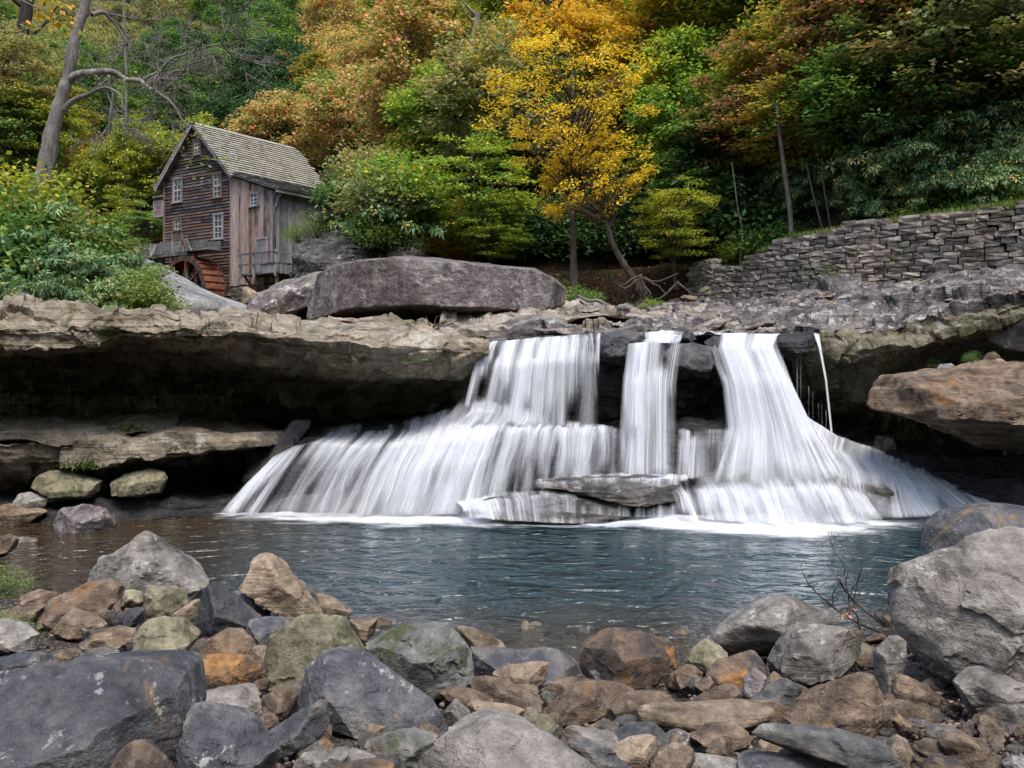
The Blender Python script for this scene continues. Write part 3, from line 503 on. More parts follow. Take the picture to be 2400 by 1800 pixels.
 (B((1600,1390),(1700,1335),(1800,1370),(1760,1430),(1660,1440)), 'rust', 'small orange-tan rock below the blocky brown rock', {}),
 (B((1740,1430),(1880,1360),(2020,1360),(2100,1430),(2070,1480),(1930,1510),(1830,1500)), 'slate', 'blue-grey wedge rock under the plank-like tan slab', {}),
 (B((2040,1500),(2180,1420),(2260,1440),(2260,1510),(2100,1550)), 'grey', 'grey stone beside the yellow-tan angular block', {}),
 (B((1960,1720),(2050,1560),(2150,1495),(2270,1520),(2310,1640),(2290,1760)), 'tan', 'tan block with yellow base on the gravel', {}),
 (B((-40,1560),(120,1540),(240,1590),(150,1660),(-30,1650)), 'grey', 'layered whitish grey stone on the gravel', dict(strata=.04)),
 (B((-60,1680),(60,1610),(200,1590),(340,1620),(370,1700),(200,1760),(-40,1760)), 'rust', 'dark stone with orange patches beside the huge pale boulder', {}),
 (B((95,1430),(180,1370),(290,1390),(290,1440),(140,1475)), 'brown', 'small brown rock under the purple-grey slate boulder', {}),
 (C((140,830),(200,740),(300,650),(480,570),(600,530),(720,530),(850,590),(1000,640),(1050,700),(1040,780),(850,850),(700,900),(550,950),(350,960),(210,900)), 'grey', 'big smooth grey dome boulder at the pool edge', dict(sub=6, amp=.025, nf=6)),
 (C((540,960),(590,850),(690,770),(850,720),(1000,740),(1100,780),(1200,850),(1180,930),(1020,1010),(860,1060),(720,1095),(570,1040)), 'grey', 'angular grey boulder with white veins below the dome boulder', dict(sub=5, facets=[((-.1,-.6,.75),.75)])),
 (C((945,940),(1010,840),(1130,830),(1230,870),(1280,890),(1260,985),(1060,990),(960,980)), 'tan', 'flat tan rock with orange edge on the angular grey boulder', {}),
 (C((1250,890),(1330,820),(1400,800),(1450,840),(1445,960),(1420,1070),(1350,1200),(1310,1225),(1265,1120)), 'grey', 'narrow upright grey rock leaning toward the giant boulder', {}),
 (C((1340,680),(1360,540),(1430,400),(1450,350),(1520,290),(1700,230),(1880,170),(2030,130),(2150,110),(2500,130),(2750,350),(2800,900),(2600,1250),(2200,1180),(2080,1130),(1940,1070),(1760,1090),(1680,1085),(1560,950),(1450,870),(1370,780)), 'pale', 'giant pale grey-brown boulder with a rough cracked face', dict(sub=6, depth=2.6, amp=.05, nf=14, facets=[((-.5,-.75,.35),.74),((.1,-.55,.8),.8)])),
 (C((1750,1090),(1850,1010),(1940,1000),(2080,1080),(2212,1110),(2360,1150),(2360,1310),(2150,1340),(2000,1370),(1880,1310),(1810,1220)), 'grey', 'pale cracked rock jutting from under the giant boulder', dict(sub=5)),
 (C((1615,285),(1640,100),(1720,30),(1850,-20),(2050,-40),(2212,-35),(2450,20),(2480,200),(2200,330),(1900,340),(1700,330)), 'slate', 'dark blue-grey boulder standing in the pool', dict(sub=5, depth=2.2, nf=5)),
 (C((640,1330),(760,1220),(930,1130),(1060,1060),(1140,1040),(1220,1070),(1270,1150),(1330,1270),(1385,1400),(1300,1470),(1150,1475),(900,1430),(760,1390)), 'brown', 'large smooth brown boulder with a peaked top', dict(sub=6, facets=[((-.45,-.6,.65),.72),((.5,-.8,.1),.72)])),
 (C((440,1225),(530,1150),(680,1080),(770,1130),(775,1210),(700,1240),(600,1275),(450,1255)), 'lay', 'striped dark slate beside the purple egg-shaped stone', dict(strata=.06)),
 (C((440,1440),(520,1380),(700,1355),(850,1390),(1000,1420),(1200,1480),(1340,1530),(1440,1600),(1540,1720),(1200,1720),(1050,1640),(800,1590),(640,1530),(520,1490)), 'lay', 'long ragged grey slate resembling a driftwood log', dict(sub=6, strata=.09, depth=.45, nf=4)),
 (C((10,970),(60,880),(140,815),(230,860),(300,920),(250,1000),(100,1050),(0,1040)), 'olive', 'tan pointed rock with orange base beside the dome boulder', {}),
 (C((150,1060),(230,960),(330,930),(430,895),(500,910),(540,980),(565,1050),(480,1110),(370,1150),(230,1110)), 'rust', 'black and yellow patched rock above the purple stone', {}),
 (C((-60,1040),(60,990),(130,1040),(120,1100),(0,1135),(-60,1110)), 'rust', 'small orange rock between brown boulders', {}),
 (C((390,1180),(400,1080),(470,1015),(540,1060),(555,1120),(480,1195),(430,1225)), 'purple', 'smooth purple egg-shaped stone beside the striped dark slate', dict(nf=2, amp=.02)),
 (C((540,1090),(600,1040),(660,1070),(630,1115),(560,1125)), 'tan', 'small round tan stone beside the purple egg-shaped stone', dict(nf=3)),
 (C((5,1260),(90,1190),(250,1115),(340,1115),(390,1190),(400,1265),(250,1285),(90,1290)), 'brown', 'pink-topped brown wedge rock behind the plank-like slab', {}),
 (C((75,1120),(180,1065),(225,1140),(120,1165)), 'brown', 'small rounded brown stone beside the patched rock', {}),
 (C((55,1460),(180,1370),(330,1360),(430,1430),(450,1500),(300,1530),(150,1510)), 'brown', 'brown and black stone below the plank-like slab', {}),
 (C((140,1550),(250,1450),(300,1480),(350,1600),(230,1625)), 'brown', 'dark brown triangular stone at the puddle', {}),
 (C((480,1570),(500,1490),(560,1470),(650,1510),(670,1585),(580,1600)), 'tan', 'round tan stone in front of the driftwood-like slate', dict(nf=4)),
 (C((-60,1690),(60,1590),(200,1570),(340,1600),(400,1680),(300,1740),(0,1750)), 'grey', 'flat pale stone in front of the puddle', {}),
 (C((340,1640),(500,1575),(800,1580),(1000,1610),(1100,1690),(800,1740),(420,1720)), 'slate', 'long low dark stone in front of the driftwood-like slate', {}),
 (C((1360,1170),(1400,1060),(1490,1070),(1600,1140),(1700,1210),(1700,1255),(1560,1260),(1390,1245)), 'brown', 'flat dark brown rock under the giant boulder', {}),
 (C((1590,1450),(1640,1390),(1740,1390),(1860,1450),(1720,1490),(1640,1495)), 'grey', 'smooth bluish white stone on the wet gravel', dict(nf=2)),
 (C((1675,1510),(1720,1450),(1830,1440),(1960,1510),(2000,1570),(1930,1630),(1850,1660),(1750,1620)), 'brown', 'rounded pinkish brown stone on the wet gravel', dict(nf=4)),
 (C((1500,1540),(1600,1485),(1690,1500),(1750,1600),(1600,1640)), 'brown', 'smooth brown stone beside the rounded pinkish stone', dict(nf=4)),
 (C((1360,1340),(1400,1310),(1490,1370),(1490,1415),(1390,1420)), 'rust', 'small smooth orange stone beside the peaked brown boulder', dict(nf=3)),
 (C((1560,1680),(1650,1590),(1800,1610),(1900,1680),(1760,1730)), 'rust', 'flat rusty stone on the wet gravel', {}),
 (C((1345,1480),(1390,1440),(1460,1480),(1440,1530),(1370,1530)), 'tan', 'small tan stone on the wet gravel', {}),
 (C((2080,1640),(2140,1580),(2280,1600),(2290,1680),(2140,1690)), 'purple', 'flat purplish stone on the wet gravel', {}),
]
for poly, mat, label, kw in ROCK_TABLE:
    big = (np.ptp([q[0] for q in poly]) > 260)
    rock('boulder' if big else 'rock', poly, mat, label, cat='boulder' if big else 'rock', **kw)

# cobbles lying between the big rocks
def small_rock_mesh(seed, sub=2, flat=0.65):
    rg = np.random.default_rng(seed); D, T = ico(sub); N_ = rg.normal(size=(13, 3)); N_ /= np.linalg.norm(N_, axis=1)[:, None]; C_ = rg.uniform(.55, .95, 13); v = D @ N_.T/C_; od = np.argsort(-v, axis=1); ar = np.arange(len(D))
    Vv = D/np.maximum(v[ar, od[:, 0]], .8)[:, None]; n1, n2 = N_[od[:, 0]], N_[od[:, 1]]; dt = (n1*n2).sum(1); e2 = C_[od[:, 1]]-(n2*Vv).sum(1); mv = (v[ar, od[:, 1]]/v[ar, od[:, 0]] > .93) & (dt < .97) & (v[ar, od[:, 0]] > .8)
    st_ = np.where(mv, e2/(1-dt*dt+1e-6), 0)[:, None]*(n2-dt[:, None]*n1); Vv = Vv+st_*np.minimum(1, .12/(np.linalg.norm(st_, axis=1)+1e-9))[:, None]
    Vv = Vv*np.array([1, rg.uniform(.55, .9), flat*rg.uniform(.6, 1.25)]); Vv += D*(0.05*fbm(D*2.2+seed, 3))[:, None]
    return Vv, T
cob = [mesh('cobble', *small_rock_mesh(s, 3)) for s in range(14)]
for m_ in cob: m_.materials.append(RM['brown']); m_.set_sharp_from_angle(angle=R(30))
CC = [('brown', 'small brown cobble wedged among the shoreline boulders'), ('tan', 'small tan cobble wedged among the shoreline boulders'), ('slate', 'small dark slate cobble wedged among the shoreline boulders'),
      ('grey', 'small grey cobble wedged among the shoreline boulders'), ('rust', 'small orange cobble wedged among the shoreline boulders'), ('purple', 'small purplish cobble on the wet gravel')]
def add_cobble(u, v, r, kind):
    yy = ground_hit(u, v); xx = (u-CX)/F*yy
    o = link('cobble', cob[rng.integers(14)], None, (xx, yy, max(bank_z(xx, yy), -.05)-0.02+r*0.12), (rng.normal()*.3, rng.normal()*.3, rng.uniform(0, 6.3)), (r, r, r))
    o.material_slots[0].link = 'OBJECT'; o.material_slots[0].material = RM[CC[kind][0]]
    tag(o, CC[kind][1], 'cobble', CC[kind][0]+' cobbles of the shore')
for i in range(230):
    u = rng.uniform(0, 2400); v = 1460+340*rng.random()**0.8
    if u < 700: v = rng.uniform(1395, 1790)
    add_cobble(u, v, rng.uniform(0.05, 0.19), [0, 0, 1, 2, 3, 0, 4, 1][rng.integers(8)])
for i in range(60):
    add_cobble(rng.uniform(2060, 2400), rng.uniform(1640, 1800), rng.uniform(0.025, 0.075), [0, 5, 5, 3, 4, 2, 0][rng.integers(7)])
# loose gravel and chips that nobody could count
mb = MB(); base8 = [small_rock_mesh(100+s, 1) for s in range(6)]
for i in range(5200):
    u = rng.uniform(-60, 2460); v = rng.uniform(1400, 1860); yy = ground_hit(u, v) if i % 4 == 0 else yy+rng.normal()*.12
    xx = (u-CX)/F*yy if i % 4 == 0 else xx+rng.normal()*.12
    zz = bank_z(xx, yy)
    if zz < -0.05: continue
    Vv, T = base8[i % 6]; r = rng.uniform(0.012, 0.04); a = rng.uniform(0, 6.3); ca, sa = math.cos(a), math.sin(a)
    q = Vv*r; q = np.stack([q[:, 0]*ca-q[:, 1]*sa, q[:, 0]*sa+q[:, 1]*ca, q[:, 2]], 1)+np.array([xx, yy, zz-0.05+r*.4])
    mb.add(q, None, T)
n = NT('gravel_chips'); g = n.N('ShaderNodeNewGeometry').outputs['Random Per Island']
M_chips = n.done(n.bsdf(n.ramp(g, [(0, (0.035, 0.03, 0.03)), (.3, (0.09, 0.065, 0.05)), (.6, (0.17, 0.12, 0.09)), (.8, (0.12, 0.09, 0.1)), (1, (0.26, 0.18, 0.12))]), 0.6, n.bump(n.noise(geo_pos(n), 70, 3), 0.5, 0.01), 0.4))
tag(mb.build('gravel', M_chips, None, True), kind='stuff')

# ---------------------------------------------------------------- lofted bedrock and water sheets
def curve(pts, n, u0=None, u1=None):
    p = np.array(pts, float); u0 = p[0, 0] if u0 is None else u0; u1 = p[-1, 0] if u1 is None else u1
    u = np.linspace(u0, u1, n); out = [u]
    for k in range(1, p.shape[1]): out.append(np.interp(u, p[:, 0], p[:, k]))
    return np.stack(out, 1)
def loft_pts(curves, nu, rows, jag=0.0, seed=0):
    cs = [curve(c, nu) for c in curves]; out = []
    for i in range(len(cs)-1):
        m = rows[i]
        for r_ in range(m):
            t = r_/m; out.append(cs[i]*(1-t)+cs[i+1]*t)
    out.append(cs[-1]); G = np.stack(out)                       # rows x nu x (u,v,Y[,dens])
    if jag:
        wv = np.stack([G[..., 0].ravel()/45+seed, G[..., 1].ravel()/30, np.zeros(G[..., 0].size)], 1)
        G[..., 1] += jag*fbm(wv, 3).reshape(G.shape[:2])
    Y = G[..., 2]; XYZ = np.stack([(G[..., 0]-CX)/F*Y, Y, H-(G[..., 1]-HY)/F*Y], -1)
    return XYZ, G
def normals(XYZ):
    a = np.gradient(XYZ, axis=1); b = np.gradient(XYZ, axis=0); nn = np.cross(b, a); nn /= np.linalg.norm(nn, axis=2)[..., None]+1e-9
    return nn
def loft_rock(name, curves, mat, label=None, nu=240, rows=(20,), amp=0.12, freq=0.7, strata=0.06, jag=5.0, cat='rock', seed=0, sheet_kind=None, sfreq=5.0, tilt=0.1, an=(1, 1, 1.5)):
    XYZ, G = loft_pts(curves, nu, rows, jag, seed); nn = normals(XYZ); q = XYZ.reshape(-1, 3)*freq+seed*3.7
    ax = XYZ.reshape(-1, 3); lay = ax[:, 2]+tilt*ax[:, 0]+0.12*fbm(ax*0.8+seed, 2)
    l1 = noise(np.stack([lay*sfreq, ax[:, 0]*0.35+seed, ax[:, 1]*0.35], 1)); l2 = noise(np.stack([lay*sfreq*2.7+5, ax[:, 0]*0.8, ax[:, 1]*0.8], 1))
    qf = q*np.array(an)+.12*np.stack([noise(q*2), noise(q*2+7), noise(q*2+13)], 1)
    d = amp*(0.7*fbm(q, 4)+1.1*facet(qf*.75)+0.6*facet(qf*1.9+4)+.22*facet(qf*4.5)+0.14*fbm(q*6, 3))+strata*(np.clip(l1*2.2, -1, 1)+0.45*np.clip(l2*2.2, -1, 1))
    XYZ = XYZ+nn*d.reshape(XYZ.shape[:2])[..., None]
    m, k = XYZ.shape[:2]; me = mesh(name, XYZ.reshape(-1, 3), grid_faces(m, k), RM[mat]); me.set_sharp_from_angle(angle=R(40)); o = link(name, me)
    return tag(o, label, cat) if label else tag(o, kind='structure')

# the overhanging ledge on the left
loft_rock('rock_ledge', [
 [(-520,706,27),(0,706,27),(300,722,27),(560,742,27),(700,748,28),(860,742,28.5),(960,748,27),(1060,765,25),(1145,790,24)],
 [(-520,716,19.3),(0,714,19.5),(110,710,19.5),(300,732,19.7),(420,735,19.8),(560,752,20),(640,768,20.2),(740,780,20.4),(860,778,20.6),(960,795,20.9),(1060,805,21.3),(1145,810,21.8)],
 [(-520,760,19.0),(0,765,19.0),(150,770,19.1),(300,765,19.4),(560,780,19.7),(740,800,20.1),(900,815,20.4),(1060,820,21.1),(1140,815,21.7)],
 [(-520,812,19.2),(0,816,19.2),(145,822,19.2),(274,800,19.5),(411,802,19.6),(482,797,19.8),(607,806,20),(705,822,20.2),(850,850,20.6),(1000,868,21),(1080,850,21.5),(1135,828,22)],
 [(-520,832,23.2),(0,834,23.2),(300,828,23),(607,850,22.4),(850,888,21.8),(1000,895,22),(1080,875,22.4),(1130,845,23)],
 [(-520,920,26.6),(0,920,26.6),(300,925,26.4),(666,938,25),(846,908,23.6),(990,905,23.6),(1124,880,24)],
 [(-520,1120,27.5),(0,1120,27.5),(666,1120,27),(1124,1120,26.5)]], 'ledge', 'long overhanging sandstone ledge above a dark hollow beside the waterfall', 480, (16, 14, 14, 14, 18, 14), 0.13, 0.75, 0.03, 7, 'rock ledge', 1)
# slabs under it
loft_rock('rock_slab', [
 [(-520,958,24),(0,948,24),(100,944,24),(190,942,24),(300,952,23.6),(400,966,23),(418,975,22.5)],
 [(-520,1000,20.6),(0,1000,20.6),(150,1006,20.5),(210,1010,20.6),(330,1000,21.2),(405,990,22),(418,980,22.3)],
 [(-520,1038,20.5),(0,1037,20.5),(150,1040,20.4),(215,1032,20.5),(330,1014,21.1),(405,998,21.9),(418,988,22.2)],
 [(-520,1046,22.5),(0,1044,22.5),(150,1048,22.5),(330,1020,22.8),(418,990,23)]], 'ledge', 'flat brown slab lying under the overhanging ledge', 160, (14, 6, 5), 0.05, 1.0, 0.025, 4, 'rock slab', 2)
loft_rock('rock_slab', [
 [(140,1000,24.5),(300,985,24.5),(420,973,24.5),(560,978,24.3),(600,983,24),(640,993,23.2),(686,1010,22)],
 [(140,1052,20.2),(210,1026,20.3),(330,1024,20.3),(400,1014,20.4),(500,1016,20.5),(600,1010,20.9),(686,1015,21.6)],
 [(140,1098,20.2),(240,1094,20.2),(320,1078,20.2),(400,1065,20.3),(500,1053,20.4),(600,1038,20.8),(686,1031,21.5)],
 [(140,1104,22.8),(320,1092,22.8),(500,1064,22.8),(686,1038,22.8)]], 'ledge', 'pointed brown slab jutting toward the waterfall', 180, (16, 8, 6), 0.05, 1.0, 0.03, 4, 'rock slab', 3)
loft_rock('rock_ledge', [
 [(-520,1032,22),(0,1032,22),(248,1060,22)], [(-520,1036,20.55),(0,1036,20.5),(150,1040,20.5),(248,1070,20.6)],
 [(-520,1080,20.7),(0,1085,20.6),(150,1090,20.6),(250,1095,20.8)], [(-520,1150,21.6),(0,1150,21.6),(252,1135,21.6)]], 'ledge', 'low stained rock face under the flat brown slabs', 110, (4, 12, 8), 0.09, 1.0, 0.04, 4, 'rock ledge', 4)
loft_rock('rock_shelf', [
 [(-520,1090,26),(0,1090,26),(300,1090,26),(480,1092,26),(572,1108,25.6)],
 [(-520,1195,20.4),(0,1185,20.4),(150,1176,20.4),(300,1170,20.6),(420,1168,20.7),(500,1170,20.9),(572,1176,21.3)],
 [(-520,1240,19.6),(0,1232,19.6),(150,1228,19.6),(300,1222,19.9),(420,1212,20.2),(500,1206,20.7),(572,1194,21.2)]], 'wet', 'thin wet black rock shelf along the waterline', 200, (18, 14), 0.05, 1.2, 0.05, 5, 'rock shelf', 5, sfreq=8)
LF = lambda *p: Z((0, 600), 2.5525, p)
rock('boulder', LF((195,1380),(230,1310),(290,1280),(430,1290),(510,1310),(608,1345),(590,1400),(540,1450),(430,1460),(300,1430)), 'olive', 'squat olive boulder under the flat slabs with mossy top', Y=20.4, depth=1.2, cat='boulder', sub=5)
rock('boulder', LF((665,1430),(660,1350),(740,1310),(900,1270),(985,1290),(1000,1330),(960,1420),(860,1440)), 'olive', 'squarish tan boulder in the mouth of the dark hollow', Y=20.5, depth=.9, cat='boulder', sub=5)
rock('rock', LF((80,1480),(110,1420),(180,1410),(290,1450),(270,1500),(190,1525),(110,1510)), 'grey', 'small grey rock beside the squat olive boulder', Y=20.0, depth=.7)
rock('boulder', LF((305,1610),(340,1560),(380,1510),(500,1490),(620,1510),(660,1560),(690,1610),(660,1670),(560,1690),(400,1690)), 'purple', 'brownish layered boulder sitting in the pool by the wet shelf', Y=18.9, depth=1.0, cat='boulder', sub=5, strata=.03)
rock('rock', LF((1450,1330),(1500,1250),(1640,1110),(1740,1000),(1800,965),(1850,990),(1868,1030),(1800,1090),(1700,1200),(1560,1310),(1470,1360)), 'black', 'long tilted black slab propped beside the cascade', Y=21.5, depth=.6)
rock('rock', [(-40,1195),(20,1180),(60,1195),(110,1200),(70,1225),(0,1240),(-40,1235)], 'brown', 'low broken brown rocks at the end of the wet shelf', Y=19.6)

# bedrock slope and face on the right
lipR = [(1120,792,23.5),(1300,778,23.5),(1500,774,23.3),(1700,776,23.0),(1830,777,22.6),(1900,782,22.2),(2000,778,21.8),(2080,774,21.5),(2150,760,21.2),(2200,748,21.0),(2310,722,20.5),(2400,702,20),(2600,660,19)]
loft_rock('bedrock', [
 [(1120,742,31),(1250,735,34),(1400,715,38),(1640,702,39.5),(1900,656,34.5),(2100,640,31.5),(2400,622,28),(2600,610,25)],
 [(1120,770,28),(1300,752,30),(1500,740,31),(1700,728,30),(1900,705,28),(2100,690,26.5),(2400,655,24.5),(2600,640,23)],
 [(1120,786,25),(1300,770,25.5),(1500,764,25.5),(1700,760,25),(1900,748,24.2),(2080,738,23.6),(2200,716,23),(2400,680,22),(2600,650,21)],
 lipR, [(a, b+16, c+.15) for a, b, c in lipR]], 'slope', None, 420, (50, 34, 24, 4), 0.22, 0.9, 0.12, 6, seed=6, sfreq=3.0, tilt=-0.22, an=(.42, .7, 2.6))
loft_rock('rock_ledge', [
 [(1030,728,30),(1250,722,32),(1400,724,33),(1550,735,32),(1700,742,30),(1850,752,27)],
 [(1030,752,27.5),(1250,742,28.5),(1400,744,29),(1550,750,28.5),(1700,755,27),(1850,762,25)],
 [(1030,775,24.6),(1250,766,25.4),(1400,762,25.4),(1550,764,25),(1700,768,24.5),(1850,772,23.4)],
 [(1030,792,23.7),(1250,784,23.9),(1400,776,23.8),(1550,776,23.6),(1700,777,23.3),(1850,779,22.8)],
 [(1030,806,23.8),(1250,800,24.0),(1400,792,23.9),(1550,790,23.7),(1700,790,23.4),(1850,792,22.9)]], 'cream', 'cream layered bedrock along the lip of the falls', 300, (22, 20, 14, 4), 0.20, 0.9, 0.12, 6, 'rock ledge', 16, sfreq=3.4, tilt=-0.1, an=(.6, .9, 2.2))
loft_rock('cliff', [
 [(a, b-3, c+.05) for a, b, c in lipR if a >= 1800],
 [(1830,812,22.7),(1900,822,22.0),(2000,822,21.5),(2100,812,21.1),(2200,790,20.8),(2310,765,20.4),(2400,745,20),(2600,700,19)],
 [(1830,858,23.2),(1900,862,22.3),(2000,866,21.8),(2060,862,21.6),(2120,842,21.6),(2200,830,21.9),(2310,815,22),(2400,805,21.6),(2600,790,20.5)],
 [(1830,925,24.2),(1900,930,23.2),(2000,940,22.8),(2060,925,22.6),(2120,880,22.8),(2200,870,23),(2400,850,22.8),(2600,840,22)],
 [(1830,1060,25.5),(2000,1080,25.5),(2200,1060,25.5),(2600,1040,25)]], 'face', 'moss-streaked rock face with white lichen below the bedrock slope', 300, (14, 16, 16, 12), 0.12, 0.8, 0.05, 6, 'rock face', 7)
RF = lambda *p: Z((1500, 560), 2.44, p)
rock('boulder', RF((1300,940),(1310,860),(1380,780),(1560,765),(1830,745),(1900,700),(2050,690),(2200,705),(2560,720),(2640,950),(2560,1200),(2196,1180),(2080,1165),(1900,1140),(1750,1090),(1560,1040),(1420,1000),(1330,975)), 'brown', 'huge tan-brown boulder wedged under the mossy rock face', Y=19.9, depth=4.2, sub=6, cat='boulder', strata=.01, amp=.085, nf=12, fk=.4)
rock('rock', RF((1955,705),(1990,650),(2030,645),(2085,695),(2060,730),(1980,730)), 'brown', 'small brown rock on top of the huge tan-brown boulder', Y=20.4)
rock('boulder', RF((1960,500),(2010,380),(2120,340),(2400,330),(2450,560),(2300,690),(2080,640),(2000,590)), 'slate', 'dark grey block set into the right end of the rock face', Y=20.6, depth=1.6, cat='boulder')
rock('rock', RF((1690,750),(1720,715),(1780,710),(1830,745),(1800,775),(1720,775)), 'mossy', 'small mossy stone tucked behind the huge tan-brown boulder', Y=20.6)
loft_rock('rock_shelf', [
 [(1900,1030,25),(2100,1040,25),(2400,1040,24),(2600,1040,23)],
 [(2010,1058,22),(2100,1066,21.4),(2250,1078,20.8),(2400,1078,20.2),(2600,1080,19.5)],
 [(2040,1085,21.7),(2100,1108,21),(2250,1140,20),(2400,1145,19.6),(2600,1150,19)],
 [(2060,1130,21.4),(2150,1170,20.6),(2290,1215,19.4),(2400,1225,18.9),(2600,1240,18)]], 'wet', 'layered wet black rock shelf under the huge tan-brown boulder', 200, (14, 14, 14), 0.08, 1.1, 0.07, 5, 'rock shelf', 8, sfreq=6)
# dark steps behind the falling water
loft_rock('waterfall_step', [
 [(560,800,24.2),(1120,800,23.4),(1400,790,22.9),(1600,786,22.6),(1830,788,22.3),(2100,830,23)],
 [(560,860,25.6),(1120,840,24),(1400,830,23.4),(1600,830,23.2),(1830,840,22.9),(2100,880,24)],
 [(560,980,25.6),(700,990,25),(1000,970,24.6),(1120,955,24.2),(1400,985,24.2),(1600,990,24.2),(1830,960,23.8),(2100,1020,24.5)],
 [(600,1030,23.5),(735,1020,22.2),(1000,1010,22.2),(1200,1000,22.2),(1450,1002,22.0),(1700,990,22.2),(1870,985,22.4),(2100,1045,23)],
 [(600,1060,21.6),(735,1034,21.3),(845,1046,21.2),(970,1040,21.2),(1110,1030,21.3),(1215,1012,21.4),(1450,1010,21.3),(1700,1010,21.3),(1870,1040,21.3),(2100,1080,21.2)],
 [(560,1150,21.3),(700,1110,21.15),(1100,1110,21.1),(1450,1090,21.1),(1870,1100,21.0),(2150,1130,20.6)],
 [(520,1245,20.8),(1100,1245,20.6),(1500,1250,20.5),(2000,1250,20.3),(2300,1250,20)]], 'wet', 'stepped wet black rock behind the falling water', 420, (8, 12, 10, 8, 14, 14), 0.10, 1.0, 0.08, 5, 'rock ledge', 9, sfreq=4)
WF = lambda *p: Z((600, 560), 2.44, p)
rock('rock', [(1396,800),(1420,778),(1470,774),(1510,782),(1520,812),(1480,836),(1420,840),(1398,830)], 'black', 'wet black rock at the lip between the left and middle falls', Y=22.2, depth=1.0)
rock('rock', [(1556,830),(1575,806),(1620,800),(1668,812),(1680,840),(1664,868),(1610,874),(1565,860)], 'black', 'wet black rock hanging between the middle and right falls', Y=21.9, depth=1.0)
rock('rock', [(1596,790),(1604,772),(1622,776),(1634,796),(1616,806)], 'black', 'small wet black stone at the lip', Y=22.3, depth=.5)
rock('rock', [(1650,802),(1672,786),(1700,790),(1712,812),(1690,826),(1660,822)], 'black', 'small black stone parting the right fall', Y=22.2, depth=.5)
rock('rock', [(1806,800),(1830,782),(1870,778),(1905,784),(1912,820),(1880,832),(1830,830),(1812,822)], 'wet', 'dark rounded rock at the right end of the lip', Y=22.0, depth=1.0)
rock('rock', WF((1230,1530),(1300,1480),(1500,1462),(1700,1468),(1900,1485),(2080,1505),(2160,1560),(2120,1600),(1900,1625),(1600,1615),(1350,1590)), 'cliff', 'flat dark rock awash at the foot of the falls', Y=19.9, depth=2.0, nf=9, amp=.06, strata=.03)
rock('rock', WF((1600,1400),(1680,1365),(1900,1352),(2200,1352),(2420,1362),(2435,1430),(2410,1500),(2200,1520),(1900,1490),(1700,1440)), 'cliff', 'stepped dark rock under the middle fall', Y=20.4, depth=1.6, amp=.06, strata=.03)
rock('rock', RF((945,1160),(1000,1150),(1080,1250),(1140,1350),(1100,1370),(1000,1330)), 'wet', 'small black rock splitting the right cascade', Y=20.7, depth=.6)
rock('rock', RF((1100,1410),(1250,1380),(1500,1390),(1650,1420),(1670,1520),(1500,1580),(1250,1570),(1130,1500)), 'cliff', 'low dark rock awash under the right cascade', Y=20.3, depth=1.2)

# boulders behind the falls
rock('boulder', WF((290,450),(310,340),(345,200),(450,160),(640,130),(860,108),(1100,118),(1200,130),(1250,150),(1330,140),(1380,165),(1500,165),(1600,170),(1700,220),(1780,290),(1770,370),(1700,430),(1500,470),(1300,495),(1100,505),(960,500),(800,505),(640,480),(480,470),(330,480)), 'purple', 'enormous purple-grey boulder with a long flat top', Y=30, depth=5.5, sub=6, cat='boulder', amp=.035, e=3.6, nf=8, steep=True, fk=.12)
rock('boulder', WF((30,310),(180,230),(320,195),(400,180),(460,300),(420,420),(200,420),(60,400)), 'grey', 'pale sloping rock behind the left end of the enormous boulder', Y=31.5, depth=3, cat='boulder')
rock('boulder', Z((570, 640), 11.06, [(20,1400),(50,1000),(120,870),(380,510),(600,440),(930,385),(1200,310),(1480,225),(1770,290),(1800,380),(1740,700),(1700,830),(1300,1120),(860,1340),(480,1420)]), 'purple', 'purplish boulder with white painted digits', Y=28.2, depth=2.0, sub=5, cat='boulder', facets=[((.25,-.85,-.5),.72),((-.3,-.7,.5),.75)])
rock('rock', Z((320, 540), 5.027, [(1225,880),(1240,760),(1245,670),(1290,655),(1400,720),(1450,770),(1400,850),(1300,890)]), 'tan', 'tan rock leaning at the foot of the mill', Y=36, depth=1.2)
rock('boulder', [(225,720),(262,640),(290,590),(330,604),(400,640),(440,666),(500,690),(560,710),(588,730),(584,765),(450,780),(300,780)], 'white', 'smooth pale grey rock slope in front of the water wheel', Y=30, depth=7, sub=6, cat='boulder', nf=4, amp=.025, e=2.2)
rock('boulder', [(678,640),(684,596),(705,570),(740,556),(790,545),(850,560),(910,590),(930,640),(900,680),(780,690),(700,690)], 'cliff', 'dark layered outcrop beside the mill', Y=44, depth=6, sub=6, cat='outcrop', strata=.03, amp=.05)
MF = lambda *p: Z((1200, 600), 4.424, p)
